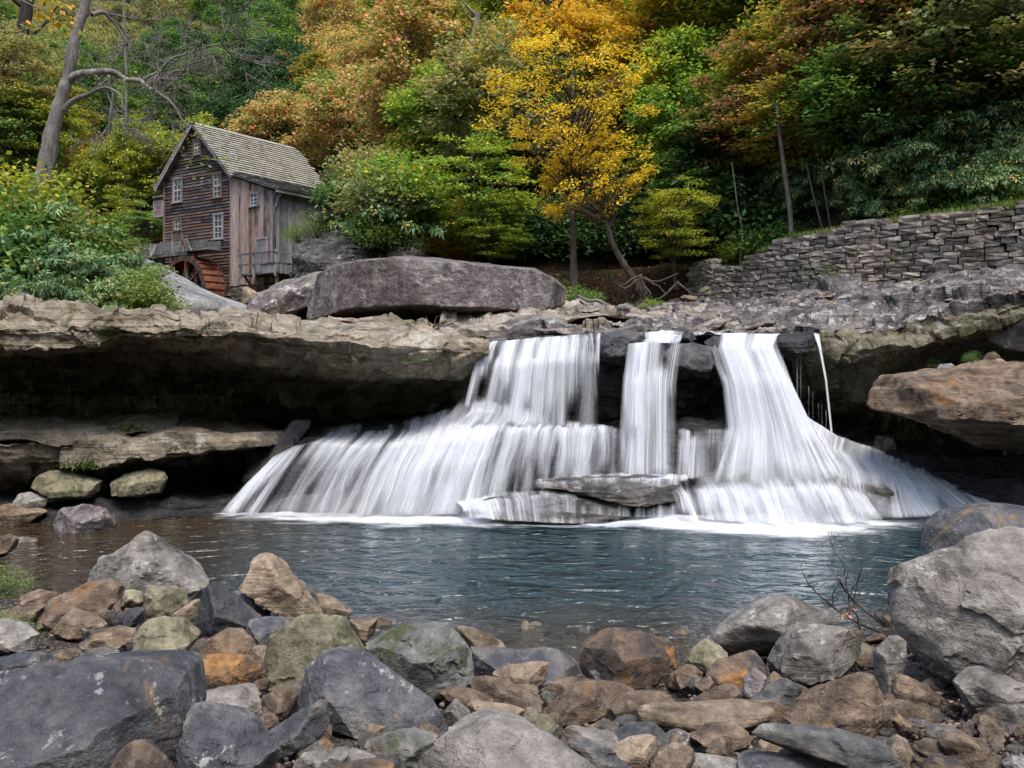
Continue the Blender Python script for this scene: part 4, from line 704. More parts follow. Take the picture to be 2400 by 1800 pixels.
for pl, mt, lb, yy in [
 (MF((590,700),(620,640),(800,620),(1060,630),(1085,690),(900,725),(730,735)), 'cream', 'long cream ledge rock above the left fall', 27),
 (MF((590,750),(700,720),(820,745),(830,795),(600,805)), 'cream', 'square cream rock just above the left fall', 25.5),
 (MF((-300,830),(0,790),(200,760),(520,700),(570,760),(350,840),(100,870),(-260,870)), 'cream', 'low cream slab at the lip of the left fall', 25),
 (MF((330,710),(380,640),(540,620),(620,650),(570,710),(380,735)), 'cream', 'blocky cream rock below the enormous purple boulder', 27.5),
 (MF((650,570),(680,520),(900,510),(945,555),(860,595),(700,588)), 'grey', 'flat grey stone at the foot of the soil bank', 30),
 (MF((680,445),(800,470),(870,495),(760,520)), 'grey', 'tilted grey flake on the soil bank', 32),
 (MF((1070,690),(1085,510),(1150,495),(1230,540),(1240,640),(1180,700)), 'slope', 'upright grey rock dusted with yellow leaves', 29),
 (MF((890,792),(1000,740),(1090,740),(1100,792)), 'cream', 'small cream rock at the water lip', 25),
 (MF((1340,590),(1420,530),(1620,510),(1700,540),(1600,590),(1420,610)), 'slope', 'leaning grey slab on the bedrock below the bank', 31),
 (MF((1640,690),(1780,640),(2100,550),(2200,560),(2150,620),(1900,690),(1700,720)), 'slope', 'long tilted grey slab at the foot of the stone wall', 29),
 (MF((1530,750),(1560,720),(1720,700),(1740,750),(1640,775)), 'slope', 'flat tan-grey slab close above the middle fall', 26),
 (MF((1740,430),(1780,400),(1920,420),(1930,460),(1830,485)), 'brown', 'thin brown slab at the left end of the stone wall', 35),
 (MF((1940,370),(1960,330),(2030,325),(2050,360),(1990,385)), 'tan', 'tan stone fallen from the end of the wall', 36)]:
    rock('rock', pl, mt, lb, Y=yy, depth=1.3, strata=.03)
for pl, lb, yy in [(WF((-60,560),(50,500),(160,470),(380,465),(480,500),(420,540),(150,560)), 'cream layered slab on the ledge below the purplish boulder', 25),
                   (WF((340,540),(420,500),(620,480),(720,520),(660,580),(440,580)), 'rounded cream slab on the overhanging ledge', 23.5),
                   (WF((380,470),(440,447),(540,450),(650,470),(620,500),(420,500)), 'low pink-grey slab under the enormous boulder', 27),
                   (WF((820,560),(900,510),(1050,520),(1180,545),(1240,575),(1100,600),(880,590)), 'flat cream slab near the edge of the fall', 23.6)]:
    rock('rock_slab', pl, 'cream', lb, Y=yy, depth=1.6, cat='rock slab', strata=.02)
# broken slabs scattered over the bedrock slope on the right
for i in range(46):
    u = rng.uniform(1480, 2390); t = rng.random()**0.8
    v0 = np.interp(u, [q[0] for q in lipR], [q[1] for q in lipR]); v1 = np.interp(u, [1400, 1640, 1900, 2100, 2400], [718, 708, 662, 646, 628]); y0 = np.interp(u, [q[0] for q in lipR], [q[2] for q in lipR]); y1 = np.interp(u, [1400, 1640, 1900, 2100, 2400], [37, 38.5, 33.5, 31, 27.5])
    v = v0+(v1-v0)*(0.08+0.84*t); yy = np.interp((v0-v)/(v0-v1), [0, .25, .55, 1], [y0, y0+2.3, y0+(y1-y0)*.5, y1]); wq = rng.uniform(22, 75)*24/yy; hq = wq*rng.uniform(.16, .34); sl = rng.uniform(.05, .3)
    a = [(-wq, .3*hq), (-wq*.5, -hq*.7), (wq*.3, -hq), (wq, -hq*.4), (wq*.8, hq*.5), (-.1*wq, hq), (-wq*.7, hq*.9)]
    rock('rock_slab', [(u+p_+rng.normal()*wq*.07, v+q_-sl*p_+rng.normal()*hq*.1) for p_, q_ in a], ['slope', 'slope', 'purple', 'grey'][rng.integers(4)], 'broken grey slab lying on the bedrock slope below the wall', Y=yy, depth=wq/F*yy*1.1, sub=3, cat='rock slab', group='broken slabs on the bedrock slope', seed=i+300)

# ---------------------------------------------------------------- falling water
n = NT('falling_water'); uv = n.N('ShaderNodeUVMap').outputs[0]; at = n.N('ShaderNodeAttribute', attribute_name='dens').outputs['Fac']
rnd = n.N('ShaderNodeObjectInfo').outputs['Random']; uo = n.vec('ADD', uv, n.comb(n.math('MULTIPLY', rnd, 40.0), 0.0, 0.0))
s1 = n.noise(n.mapping(uo, (3.2, 0.10, 1)), 1.0, 3, 0.6, 0.25); s2 = n.noise(n.mapping(uo, (9, 0.16, 1), loc=(7, 3, 0)), 1.0, 3, 0.55, 0.2); s3 = n.noise(n.mapping(uo, (0.8, 0.5, 1), loc=(2, 9, 0)), 1.0, 3)
st = n.math('ADD', n.math('ADD', n.math('MULTIPLY', s1, 0.5), n.math('MULTIPLY', s2, 0.28)), n.math('MULTIPLY', s3, 0.22))
f = n.math('ADD', n.math('MULTIPLY', n.math('SUBTRACT', st, 0.5), 4.0), n.math('SUBTRACT', n.math('MULTIPLY', at, 1.35), 0.42))
fac = n.math('MULTIPLY', n.step(f, -0.1, 1.15), n.step(at, 0.02, 0.25)); fac = n.math('MULTIPLY', fac, 0.90)
wc = n.mix(n.step(n.math('ADD', n.math('MULTIPLY', st, 1.0), n.math('MULTIPLY', at, 0.12)), 0.42, 0.72), (0.66, 0.70, 0.77), (0.90, 0.92, 0.94))
d = n.N('ShaderNodeBsdfDiffuse'); n.set(d.inputs[0], wc); t = n.N('ShaderNodeBsdfTranslucent'); n.set(t.inputs[0], wc)
m1 = n.N('ShaderNodeMixShader'); m1.inputs[0].default_value = 0.45; n.L(d.outputs[0], m1.inputs[1]); n.L(t.outputs[0], m1.inputs[2])
tr = n.N('ShaderNodeBsdfTransparent'); m2 = n.N('ShaderNodeMixShader'); n.L(fac, m2.inputs[0]); n.L(tr.outputs[0], m2.inputs[1]); n.L(m1.outputs[0], m2.inputs[2])
M_fall = n.done(m2.outputs[0])
n = NT('soft_water_veil'); uv = n.N('ShaderNodeUVMap').outputs[0]; at = n.N('ShaderNodeAttribute', attribute_name='dens').outputs['Fac']; rnd = n.N('ShaderNodeObjectInfo').outputs['Random']; uo = n.vec('ADD', uv, n.comb(n.math('MULTIPLY', rnd, 40.0), 0.0, 0.0))
st = n.math('ADD', n.math('MULTIPLY', n.noise(n.mapping(uo, (2.0, 0.12, 1)), 1.0, 2, 0.5, 0.3), 0.6), n.math('MULTIPLY', n.noise(n.mapping(uo, (0.7, 0.6, 1)), 1.0, 3), 0.4))
f = n.math('ADD', n.math('MULTIPLY', n.math('SUBTRACT', st, 0.5), 3.0), n.math('SUBTRACT', n.math('MULTIPLY', at, 1.2), 0.35)); fac = n.math('MULTIPLY', n.math('MULTIPLY', n.step(f, -0.2, 1.5), 0.30), n.step(at, 0.02, 0.4))
d = n.N('ShaderNodeBsdfDiffuse'); n.set(d.inputs[0], (0.88, 0.9, 0.94)); t = n.N('ShaderNodeBsdfTranslucent'); n.set(t.inputs[0], (0.88, 0.9, 0.94)); m1 = n.N('ShaderNodeMixShader'); m1.inputs[0].default_value = 0.5; n.L(d.outputs[0], m1.inputs[1]); n.L(t.outputs[0], m1.inputs[2])
tr = n.N('ShaderNodeBsdfTransparent'); m2 = n.N('ShaderNodeMixShader'); n.L(fac, m2.inputs[0]); n.L(tr.outputs[0], m2.inputs[1]); n.L(m1.outputs[0], m2.inputs[2]); M_veil = n.done(m2.outputs[0])
n = NT('water_strand'); uv = n.N('ShaderNodeUVMap').outputs[0]; at = n.N('ShaderNodeAttribute', attribute_name='dens').outputs['Fac']
st = n.noise(n.mapping(uv, (22, 0.25, 1)), 1.0, 3, 0.6, 0.2); fac = n.math('MINIMUM', n.math('MULTIPLY', at, n.math('ADD', 0.25, n.math('MULTIPLY', n.step(st, 0.3, 0.72), 1.0))), 0.94)
d = n.N('ShaderNodeBsdfDiffuse'); n.set(d.inputs[0], (0.88, 0.9, 0.94)); t = n.N('ShaderNodeBsdfTranslucent'); n.set(t.inputs[0], (0.88, 0.9, 0.94)); m1 = n.N('ShaderNodeMixShader'); m1.inputs[0].default_value = 0.45; n.L(d.outputs[0], m1.inputs[1]); n.L(t.outputs[0], m1.inputs[2])
tr = n.N('ShaderNodeBsdfTransparent'); m2 = n.N('ShaderNodeMixShader'); n.L(fac, m2.inputs[0]); n.L(tr.outputs[0], m2.inputs[1]); n.L(m1.outputs[0], m2.inputs[2]); M_strand = n.done(m2.outputs[0])
def strands(XYZ, dens, K, rg, parent, off, wide=1.0):
    m, nu = XYZ.shape[:2]; acc = []; sq = np.linspace(-1, 1, 7); Ws, Ds, Us, Fs = [], [], [], []; L_ = np.linalg.norm(np.diff(XYZ, axis=1), axis=2).sum(1).mean()
    def samp(A_, s, r):
        x = np.clip(s, 0, 1)*(nu-1.001); y = np.clip(r, 0, 1)*(m-1.001); i = x.astype(int); j = y.astype(int); fx, fy = x-i, y-j
        if A_.ndim == 3: fx, fy = fx[..., None], fy[..., None]
        return A_[j, i]*(1-fx)*(1-fy)+A_[j, i+1]*fx*(1-fy)+A_[j+1, i]*(1-fx)*fy+A_[j+1, i+1]*fx*fy
    k = 0; tries = 0
    while k < K and tries < K*20:
        tries += 1; sc = rg.random(); r0 = max(0, rg.uniform(-.25, .35)); r1 = min(1, r0+rg.uniform(.45, 1.1)); mid = samp(dens, np.array([sc]), np.array([(r0+r1)/2]))[0]
        if rg.random()*1.1 > mid+.08: continue
        nr = 22; r = np.linspace(r0, r1, nr); w_ = rg.uniform(.05, .22)**1.0*wide/L_*(1+.5*np.linspace(0, 1, nr)); c = sc+.012*noise(np.stack([r*2.5+k*7.1, r*0, r*0], 1))
        s = c[:, None]+w_[:, None]*sq[None]; rr = np.broadcast_to(r[:, None], s.shape); W = samp(XYZ, s, rr); W[..., 1] -= off*rg.uniform(.3, 1.3); dn = samp(dens, s, rr)
        ac = np.exp(-(sq*1.9)**2)[None]*np.ones((nr, 1)); en = (sstep(0, .15, (r-r0)/(r1-r0)) if r0 > 0 else np.ones(nr))*(sstep(0, .3, (r1-r)/(r1-r0)) if r1 < 1 else sstep(0, .1, (r1-r)/(r1-r0)+rg.uniform(0, .06)))
        inside = (s > -.02) & (s < 1.02); ac = (ac-math.exp(-3.61))*1.03*en[:, None]*np.clip(dn*1.5, .25, 1.3)*inside*rg.uniform(.35, 1.0)
        Ws.append(W.reshape(-1, 3)); Ds.append(np.clip(ac, 0, 1.2).ravel()); le = np.concatenate([[0], np.cumsum(np.linalg.norm(np.diff(W[:, 3], axis=0), axis=1))]); Us.append(np.stack([np.broadcast_to(sq[None]*w_.mean()*L_+k*3.3, s.shape), np.broadcast_to(le[:, None], s.shape)], -1).reshape(-1, 2)); Fs.append(grid_faces(nr, 7)+k*nr*7); k += 1
    if not Ws: return
    me = mesh('water_strands', np.concatenate(Ws), np.concatenate(Fs), M_strand); set_dens(me, np.concatenate(Ds), np.concatenate(Us)); tag(link('water_strands', me, parent), kind='stuff')
def set_dens(me, dens, uvs):
    a = me.attributes.new('dens', 'FLOAT', 'POINT'); a.data.foreach_set('value', np.ascontiguousarray(dens, np.float32).ravel())
    if uvs is not None:
        ul = me.uv_layers.new(name='UVMap'); li = np.empty(len(me.loops), np.int32); me.loops.foreach_get('vertex_index', li)
        ul.data.foreach_set('uv', np.ascontiguousarray(uvs.reshape(-1, 2)[li], np.float32).ravel())
def water(name, curves, nu=120, rows=(20,), layers=2, off=0.10, edge=(0.08, 0.08), top=0.0, bottom=0.0, bulge=0.05, parent=None, seed=0, wob=0.04, K=0, base=1.0):
    XYZ, G = loft_pts(curves, nu, rows); m = XYZ.shape[0]
    if K: strands(XYZ, G[..., 3]*(sstep(0, top, np.linspace(0, 1, m))[:, None] if top else 1), K, np.random.default_rng(seed+900), parent, off*layers+.05)
    for L in range(layers+(layers > 1)):
        vl = L == layers and layers > 1
        W = XYZ+normals(XYZ)*(wob*fbm(XYZ.reshape(-1, 3)*np.array([2.2, 2.2, 0.25])+seed+L*5, 3).reshape(m, nu))[..., None]
        W[..., 1] -= L*off
        s = np.linspace(0, 1, nu)[None]; r_ = np.linspace(0, 1, m)[:, None]
        jit = 0.5*noise(np.stack([np.zeros(m*nu)+seed+L, np.repeat(np.linspace(0, 5, m), nu), np.tile(np.linspace(0, 3, nu), m)], 1)).reshape(m, nu)
        dn = G[..., 3]*(sstep(0, edge[0], s*(1+jit)) if edge[0] else 1)*(sstep(0, edge[1], (1-s)*(1+jit)) if edge[1] else 1)
        cj = .5+.5*fbm(np.stack([np.linspace(0, nu*.09, nu)+seed*3+L, np.zeros(nu)+L, np.zeros(nu)], 1), 3)[None]
        dn = dn*base
        if top: dn = dn*sstep(0, top, r_)
        if bottom: dn = dn*sstep(0, bottom, (1-r_)-bottom*.9*np.clip(cj, 0, 1)+.1*bottom)
        if L and not vl: dn = dn*0.75
        du = np.concatenate([np.zeros((m, 1)), np.cumsum(np.linalg.norm(np.diff(W, axis=1), axis=2), 1)], 1); dv = np.concatenate([np.zeros((1, nu)), np.cumsum(np.linalg.norm(np.diff(W, axis=0), axis=2), 0)], 0)
        um = np.broadcast_to(du.mean(0, keepdims=True), du.shape)
        me = mesh('water_sheet', W.reshape(-1, 3), grid_faces(m, nu), M_veil if vl else M_fall); set_dens(me, dn, np.stack([um+L*13, dv], -1))
        link('water_sheet', me, parent)
def fall(name, label, loc):
    r_ = empty(name, loc); tag(r_, label, 'waterfall', kind='structure'); return r_
INV = {}
def adopt(root):                                     # keep the sheets' world positions under a root that stands at the foot of the fall
    for o in list(col.objects):
        if o.parent == root: o.location = Vector(o.location)-root.location
r1 = fall('waterfall', 'white left fall dropping from the lip onto the middle step', P(1250, 985, 22.2))
water('f1', [[(1136,806,23.3,.6),(1160,800,23.4,.9),(1200,798,23.4,1.0),(1256,792,23.2,.85),(1330,787,23.1,.9),(1370,783,23.1,.6),(1404,781,23,.7)],
             [(1128,816,22.7,.7),(1200,808,22.6,1.05),(1260,803,22.5,.9),(1330,797,22.5,.9),(1404,790,22.5,.6)],
             [(1112,860,22.2,.8),(1190,860,22.1,1.1),(1250,855,22.05,.8),(1310,850,22,.72),(1360,850,22,.4),(1402,850,22,.35)],
             [(1088,950,22.0,1.0),(1180,985,21.75,1.2),(1250,1000,21.7,.8),(1310,1008,21.7,.62),(1360,1010,21.7,.3),(1402,1010,21.8,.2)]], 150, (5, 10, 16), 3, .12, (.16, .35), bottom=.05, parent=r1, seed=1, K=64, base=0.52)
water('f1m', [[(1080,930,22.2,.2),(1150,925,22,.7),(1230,940,21.9,.4),(1320,965,21.8,.1)],[(1060,965,21.8,.6),(1150,965,21.6,1.1),(1240,980,21.6,.7),(1330,985,21.6,.25)],[(1010,1000,21.5,.5),(1120,1010,21.4,.9),(1240,1010,21.4,.5),(1330,1005,21.4,.2)]], 80, (8, 8), 2, .08, (.3, .3), top=.3, bottom=.2, parent=r1, seed=31, K=20, base=0.7)
water('f1b', [[(1400,780,23,.5),(1480,778,23,.6),(1560,776,23,.6),(1700,778,22.8,.8),(1830,782,22.6,.7)], [(1400,788,22.6,.4),(1500,783,22.6,.5),(1600,783,22.6,.5),(1700,786,22.5,.8),(1830,786,22.4,.5)]], 120, (6,), 1, parent=r1, seed=2)
adopt(r1)
r2 = fall('waterfall', 'wide left cascade sliding over the step into the pool', P(800, 1200, 20.4))
water('f2', [[(690,1018,23,.3),(760,1000,23.2,.55),(850,988,23.2,.6),(930,982,23.2,.7),(1010,970,23,.95),(1104,936,22.6,1.1),(1190,955,22.4,1.1),(1300,980,22.3,.7),(1400,992,22.3,.45),(1470,1003,22.2,.3)],
             [(670,1040,22.2,.6),(735,1020,22,.55),(845,1020,22,.5),(970,1012,22,.75),(1104,985,21.9,1.1),(1215,992,21.8,.7),(1360,998,21.7,.8),(1470,1003,21.6,.3)],
             [(640,1075,21.2,.9),(735,1034,21.1,.6),(845,1044,21,.65),(970,1036,21,.9),(1104,1024,21,.9),(1215,1008,21.1,.5),(1360,1006,21.1,.6),(1470,1006,21,.15)],
             [(585,1130,20.7,.85),(690,1100,20.8,.3),(850,1100,20.8,.5),(970,1095,20.7,.95),(1090,1085,20.7,.95),(1215,1070,20.8,.28),(1360,1065,20.8,.5),(1470,1060,20.8,.12)],
             [(515,1205,20.3,.8),(660,1206,20.5,.5),(850,1206,20.4,.75),(970,1206,20.4,.95),(1090,1200,20.4,.95),(1215,1160,20.5,.35),(1360,1135,20.6,.5),(1470,1120,20.6,.12)]], 260, (10, 6, 14, 18), 2, .10, (.10, .25), top=.07, parent=r2, seed=3, K=200, base=0.68)
adopt(r2)
r3 = fall('waterfall', 'narrow middle fall dropping straight past the dark rocks', P(1520, 1110, 20.8))
water('f3t', [[(1508,780,22.9,.6),(1550,776,22.9,.8),(1602,774,22.9,.7)], [(1498,806,22.0,.8),(1550,804,22.0,.95),(1592,804,22.0,.8)]], 60, (8,), 2, .06, (.1, .1), parent=r3, seed=4, K=20, base=0.7)
water('f3', [[(1466,806,22.0,.5),(1500,803,21.9,1.0),(1550,802,21.9,.8),(1592,806,22,.35)],
             [(1456,900,21.6,.5),(1490,900,21.5,1.0),(1540,900,21.5,.85),(1580,900,21.6,.22)],
             [(1446,1112,21.0,.55),(1490,1114,20.9,.95),(1540,1114,20.9,.8),(1584,1112,21,.2)]], 100, (10, 20), 3, .12, (.25, .35), bottom=.12, parent=r3, seed=5, K=30, base=0.5)
water('f3r', [[(1586,1003,21.8,.1),(1612,1002,21.8,.6),(1632,1002,21.8,.3),(1670,1000,21.8,.15),(1700,1000,21.8,.3),(1750,1000,21.8,.7)],[(1586,1012,21.2,.1),(1612,1010,21.2,.75),(1636,1010,21.2,.35),(1670,1010,21.2,.15),(1700,1010,21.2,.35),(1750,1010,21.2,.8)],[(1580,1118,20.8,.1),(1612,1120,20.8,.7),(1640,1120,20.8,.4),(1670,1120,20.8,.25),(1700,1120,20.8,.5),(1750,1120,20.8,.9)]], 90, (4, 14), 2, .08, (.2, .2), bottom=.1, parent=r3, seed=6, K=26, base=0.4)
adopt(r3)
r4 = fall('waterfall', 'thick right fall fanning out into a foaming apron', P(1780, 1120, 20.4))
water('f4', [[(1660,806,22.6,.2),(1690,782,22.6,.8),(1740,781,22.6,.7),(1790,784,22.5,.9),(1832,782,22.5,.9)],
             [(1662,826,22.0,.4),(1700,806,22.0,.9),(1745,815,22,.75),(1785,815,21.9,1.1),(1812,806,22,.9)],
             [(1690,900,21.6,.5),(1725,900,21.5,.8),(1760,900,21.4,1.05),(1810,900,21.3,1.2),(1850,905,21.5,.8)],
             [(1700,1000,21.3,.55),(1735,1000,21.2,.8),(1775,1000,21.1,1.2),(1830,1000,21,1.3),(1890,990,21.2,.8)],
             [(1650,1130,20.7,.6),(1720,1130,20.6,1.0),(1790,1130,20.5,1.4),(1870,1130,20.4,1.3),(1960,1110,20.5,.75)]], 140, (6, 12, 12, 14), 2, .12, (.2, .22), bottom=.12, parent=r4, seed=7, K=110, base=0.72)
water('f5', [[(1850,950,21.8,.5),(1900,985,21.9,.8),(1960,1022,21.9,.8),(2050,1052,21.8,.75),(2200,1095,21.2,.6),(2290,1145,20.6,.5)],
             [(1840,1000,21.2,1.0),(1900,1035,21.1,.9),(1980,1060,21.1,.85),(2070,1085,21,.9),(2180,1112,20.7,.85),(2285,1160,20.2,.6)],
             [(1870,1060,20.8,1.1),(1920,1085,20.7,.35),(2000,1100,20.6,.75),(2090,1115,20.5,.8),(2190,1135,20.3,.85),(2320,1172,19.9,.6)],
             [(1860,1120,20.5,1.2),(1950,1130,20.4,.6),(2040,1135,20.2,.55),(2130,1150,20.1,.75),(2220,1165,19.9,.9),(2360,1182,19.5,.6)],
             [(1840,1215,19.9,1.3),(1960,1218,19.8,1.0),(2080,1212,19.7,.6),(2180,1205,19.6,.8),(2280,1200,19.4,.9),(2420,1196,19.2,.6)]], 180, (8, 10, 10, 12), 2, .08, (.12, .2), parent=r4, seed=8, K=120, base=0.72)
water('f6', [[(1560,1125,20.8,.5),(1660,1115,20.7,.9),(1760,1100,20.6,1.3),(1880,1095,20.5,1.3),(1990,1120,20.3,.7)],
             [(1575,1160,20.2,.7),(1680,1150,20.1,.9),(1780,1150,20,1.3),(1900,1150,19.9,1.3),(2020,1160,19.8,.7)],
             [(1590,1212,19.7,.9),(1700,1218,19.6,.95),(1800,1222,19.5,1.2),(1920,1225,19.4,1.2),(2060,1215,19.4,.8)]], 120, (10, 14), 3, .08, (.35, .25), top=.55, parent=r4, seed=9, K=60, base=0.72)
adopt(r4)
r5 = fall('waterfall', 'thin single jet arcing down the mossy rock face', P(1950, 1020, 21.3))
water('f7', [[(1904,782,22.1,1.2),(1912,780,22.1,1.6),(1920,782,22.1,1.2)],[(1917,815,21.6,1.2),(1922,815,21.6,1.6),(1927,815,21.6,1.2)],[(1932,890,21.3,1.1),(1936,890,21.3,1.5),(1940,890,21.3,1.1)],[(1946,1022,21.1,1.0),(1950,1022,21.1,1.4),(1954,1022,21.1,1.0)]], 8, (6, 10, 12), 1, 0, (.3, .3), parent=r5, seed=10, wob=.01)
for k_, (uu, va, vb) in enumerate([(1868,826,930),(1876,826,960),(1884,828,1000),(1895,905,990),(1905,920,1000),(1918,945,1010),(1926,950,1012),(1936,960,1015),(1845,835,930),(1835,830,900)]):
    water('tr', [[(uu-2.5,va,21.9,.3),(uu,va,21.9,.6),(uu+2.5,va,21.9,.3)],[(uu-2,vb,21.6,.2),(uu+.5,vb,21.6,.5),(uu+3,vb,21.6,.2)]], 4, (10,), 1, 0, (.4, .4), parent=r5, seed=20+k_, wob=.01)
adopt(r5)
r6 = fall('waterfall', 'low veil of water over the dark rocks at the foot of the falls', P(1380, 1200, 19.8))
water('f8', [[(1230,1122,20.9,.7),(1350,1112,20.9,.9),(1450,1106,20.9,1.0),(1610,1108,20.8,1.0)],[(1240,1134,20.3,.6),(1350,1122,20.3,.45),(1450,1120,20.3,.5),(1610,1122,20.3,.6)],[(1250,1150,20.0,.5),(1350,1140,19.9,.15),(1450,1140,19.9,.12),(1610,1140,19.9,.2)]], 110, (6, 6), 2, .05, (.2, .2), top=.2, bottom=.35, parent=r6, seed=12, K=30, base=0.8)
water('f8b', [[(1290,1155,19.65,.1),(1350,1172,19.55,.25),(1450,1176,19.5,.3),(1610,1165,19.5,.3)],[(1290,1198,19.5,.6),(1400,1206,19.4,.55),(1480,1212,19.4,.6),(1610,1212,19.4,.7)]], 110, (10,), 1, .05, (.1, .1), top=.6, parent=r6, seed=14)
water('f9', [[(1060,1170,20.7,.9),(1180,1150,20.4,.9),(1280,1148,20.2,.7),(1350,1156,20,.2)],[(1080,1184,19.8,.9),(1180,1172,19.5,.6),(1280,1168,19.4,.25),(1350,1172,19.4,.1)],[(1095,1212,19.4,.9),(1180,1218,19.1,.6),(1280,1222,18.9,.4),(1350,1224,18.9,.3)]], 90, (8, 8), 2, .05, (.15, .3), top=.2, parent=r6, seed=13, K=30, base=0.7)
water('f9b', [[(1230,1196,19.0,.1),(1300,1200,18.95,.2),(1420,1206,18.9,.2),(1490,1206,18.9,.2)],[(1230,1222,18.9,.5),(1300,1226,18.85,.55),(1420,1228,18.85,.5),(1490,1220,18.85,.4)]], 110, (6,), 1, .05, (.15, .2), top=.5, parent=r6, seed=15)
adopt(r6)

# foam spreading on the pool
n = NT('foam'); p = geo_pos(n); at = n.N('ShaderNodeAttribute', attribute_name='dens').outputs['Fac']
s1 = n.noise(n.mapping(p, (0.8, 2.2, 1)), 1.3, 5, 0.65, 0.8)
f = n.math('ADD', n.math('MULTIPLY', at, 1.3), n.math('MULTIPLY', n.math('SUBTRACT', s1, 0.5), 1.5)); fac = n.math('MULTIPLY', n.step(f, 0.1, 1.0), n.step(at, 0.0, 0.12)); fac = n.math('MULTIPLY', fac, 0.93)
wc = (0.82, 0.85, 0.89); d = n.N('ShaderNodeBsdfDiffuse'); n.set(d.inputs[0], wc); tr = n.N('ShaderNodeBsdfTransparent'); m2 = n.N('ShaderNodeMixShader'); n.L(fac, m2.inputs[0]); n.L(tr.outputs[0], m2.inputs[1]); n.L(d.outputs[0], m2.inputs[2])
M_foam = n.done(m2.outputs[0])
cf = [[(470,1188,0,.5),(560,1186,0,.9),(700,1185,0,.9),(900,1185,0,1.0),(1100,1188,0,1.0),(1300,1198,0,.8),(1500,1190,0,.9),(1700,1188,0,1.2),(1900,1188,0,1.2),(2100,1185,0,1.0),(2280,1180,0,.8),(2420,1178,0,.6)],
      [(470,1200,0,.2),(560,1203,0,.55),(700,1206,0,.75),(900,1212,0,.9),(1100,1216,0,.8),(1300,1224,0,.7),(1500,1218,0,.85),(1700,1220,0,1.1),(1900,1232,0,1.2),(2100,1215,0,.7),(2280,1205,0,.5),(2420,1196,0,.4)],
      [(470,1222,0,0),(560,1228,0,0),(700,1232,0,0),(900,1242,0,0),(1100,1240,0,0),(1300,1242,0,0),(1500,1245,0,0),(1700,1262,0,0),(1900,1275,0,0),(2100,1250,0,0),(2280,1228,0,0),(2420,1215,0,0)]]
cf = [[(u, v, (H-0.012)*F/(v-HY), dn) for u, v, _, dn in c] for c in cf]
XYZ, G = loft_pts(cf, 220, (10, 14)); XYZ[..., 2] += 0.03*np.abs(fbm(XYZ.reshape(-1, 3)*np.array([2, 3, 1]), 3)).reshape(XYZ.shape[:2])*G[..., 3]
me = mesh('foam', XYZ.reshape(-1, 3), grid_faces(*XYZ.shape[:2]), M_foam); set_dens(me, G[..., 3], None); tag(link('foam', me), kind='structure')

n = NT('spray_mist'); vsn = n.N('ShaderNodeVolumeScatter'); vsn.inputs['Color'].default_value = (0.95, 0.97, 1, 1); vsn.inputs['Density'].default_value = 0.55; n.t.links.new(vsn.outputs[0], n.out.inputs['Volume']); M_mist = n.m
mst = MB(); D_, T_ = ico(3)
for u, v, Yq, a, b, c in [(1800,1160,20.2,1.7,.7,.75),(1150,975,21.8,1.0,.5,.35),(1930,1185,19.6,1.6,.6,.4),(880,1190,20.3,2.4,.5,.35),(1520,1110,20.9,.6,.4,.35),(1700,1195,19.7,1.2,.5,.3)]:
    q = P(u, v, Yq); Vm = D_*np.array([a, b, c])*(1+.18*fbm(D_*1.7+u, 3))[:, None]+q; mst.add(Vm, None, T_)
tag(mst.build('mist', M_mist, None, True), kind='stuff')

# ---------------------------------------------------------------- the mill
ALPHA = R(34); MC = Vector((-16.7, 56.0, 8.3))
mill = empty('grist_mill', MC, -ALPHA); tag(mill, 'weathered wooden grist mill with dark clapboard gable and shingle roof', 'mill')
MW = Matrix.Translation(MC) @ Matrix.Rotation(-ALPHA, 4, 'Z'); MWi = MW.inverted()
def on_front(u, v, yl=0.0):                          # pixel -> local x, z on the plane y = yl of the mill
    o = MWi @ Vector((0, 0, H)); d = (MWi.to_3x3() @ Vector(((u-CX)/F, 1, -(v-HY)/F))); t = (yl-o.y)/d.y; q = o+d*t; return q.x, q.z
EZ, RZ, WL, LL, LW = 6.5, 9.75, 6.5, 7.9, 3.84
n = NT('mill_core'); M_core = n.done(n.bsdf((0.012, 0.010, 0.010), 0.9))
mb = MB(); mb.add([(-WL, .06, -.6), (0, .06, -.6), (0, .06, EZ), (-WL/2, .06, RZ-.05), (-WL, .06, EZ), (-WL, LL-.4, -.6), (0, LL-.4, -.6), (0, LL-.4, EZ), (-WL/2, LL-.4, RZ-.05), (-WL, LL-.4, EZ)],
   [[0, 1, 6, 5], [1, 2, 7, 6], [0, 5, 9, 4]], [[0, 2, 1], [0, 4, 2], [4, 3, 2], [5, 6, 7], [5, 7, 9], [9, 7, 8]])
mb.build('wall_core', M_core, mill)
row = 0.19
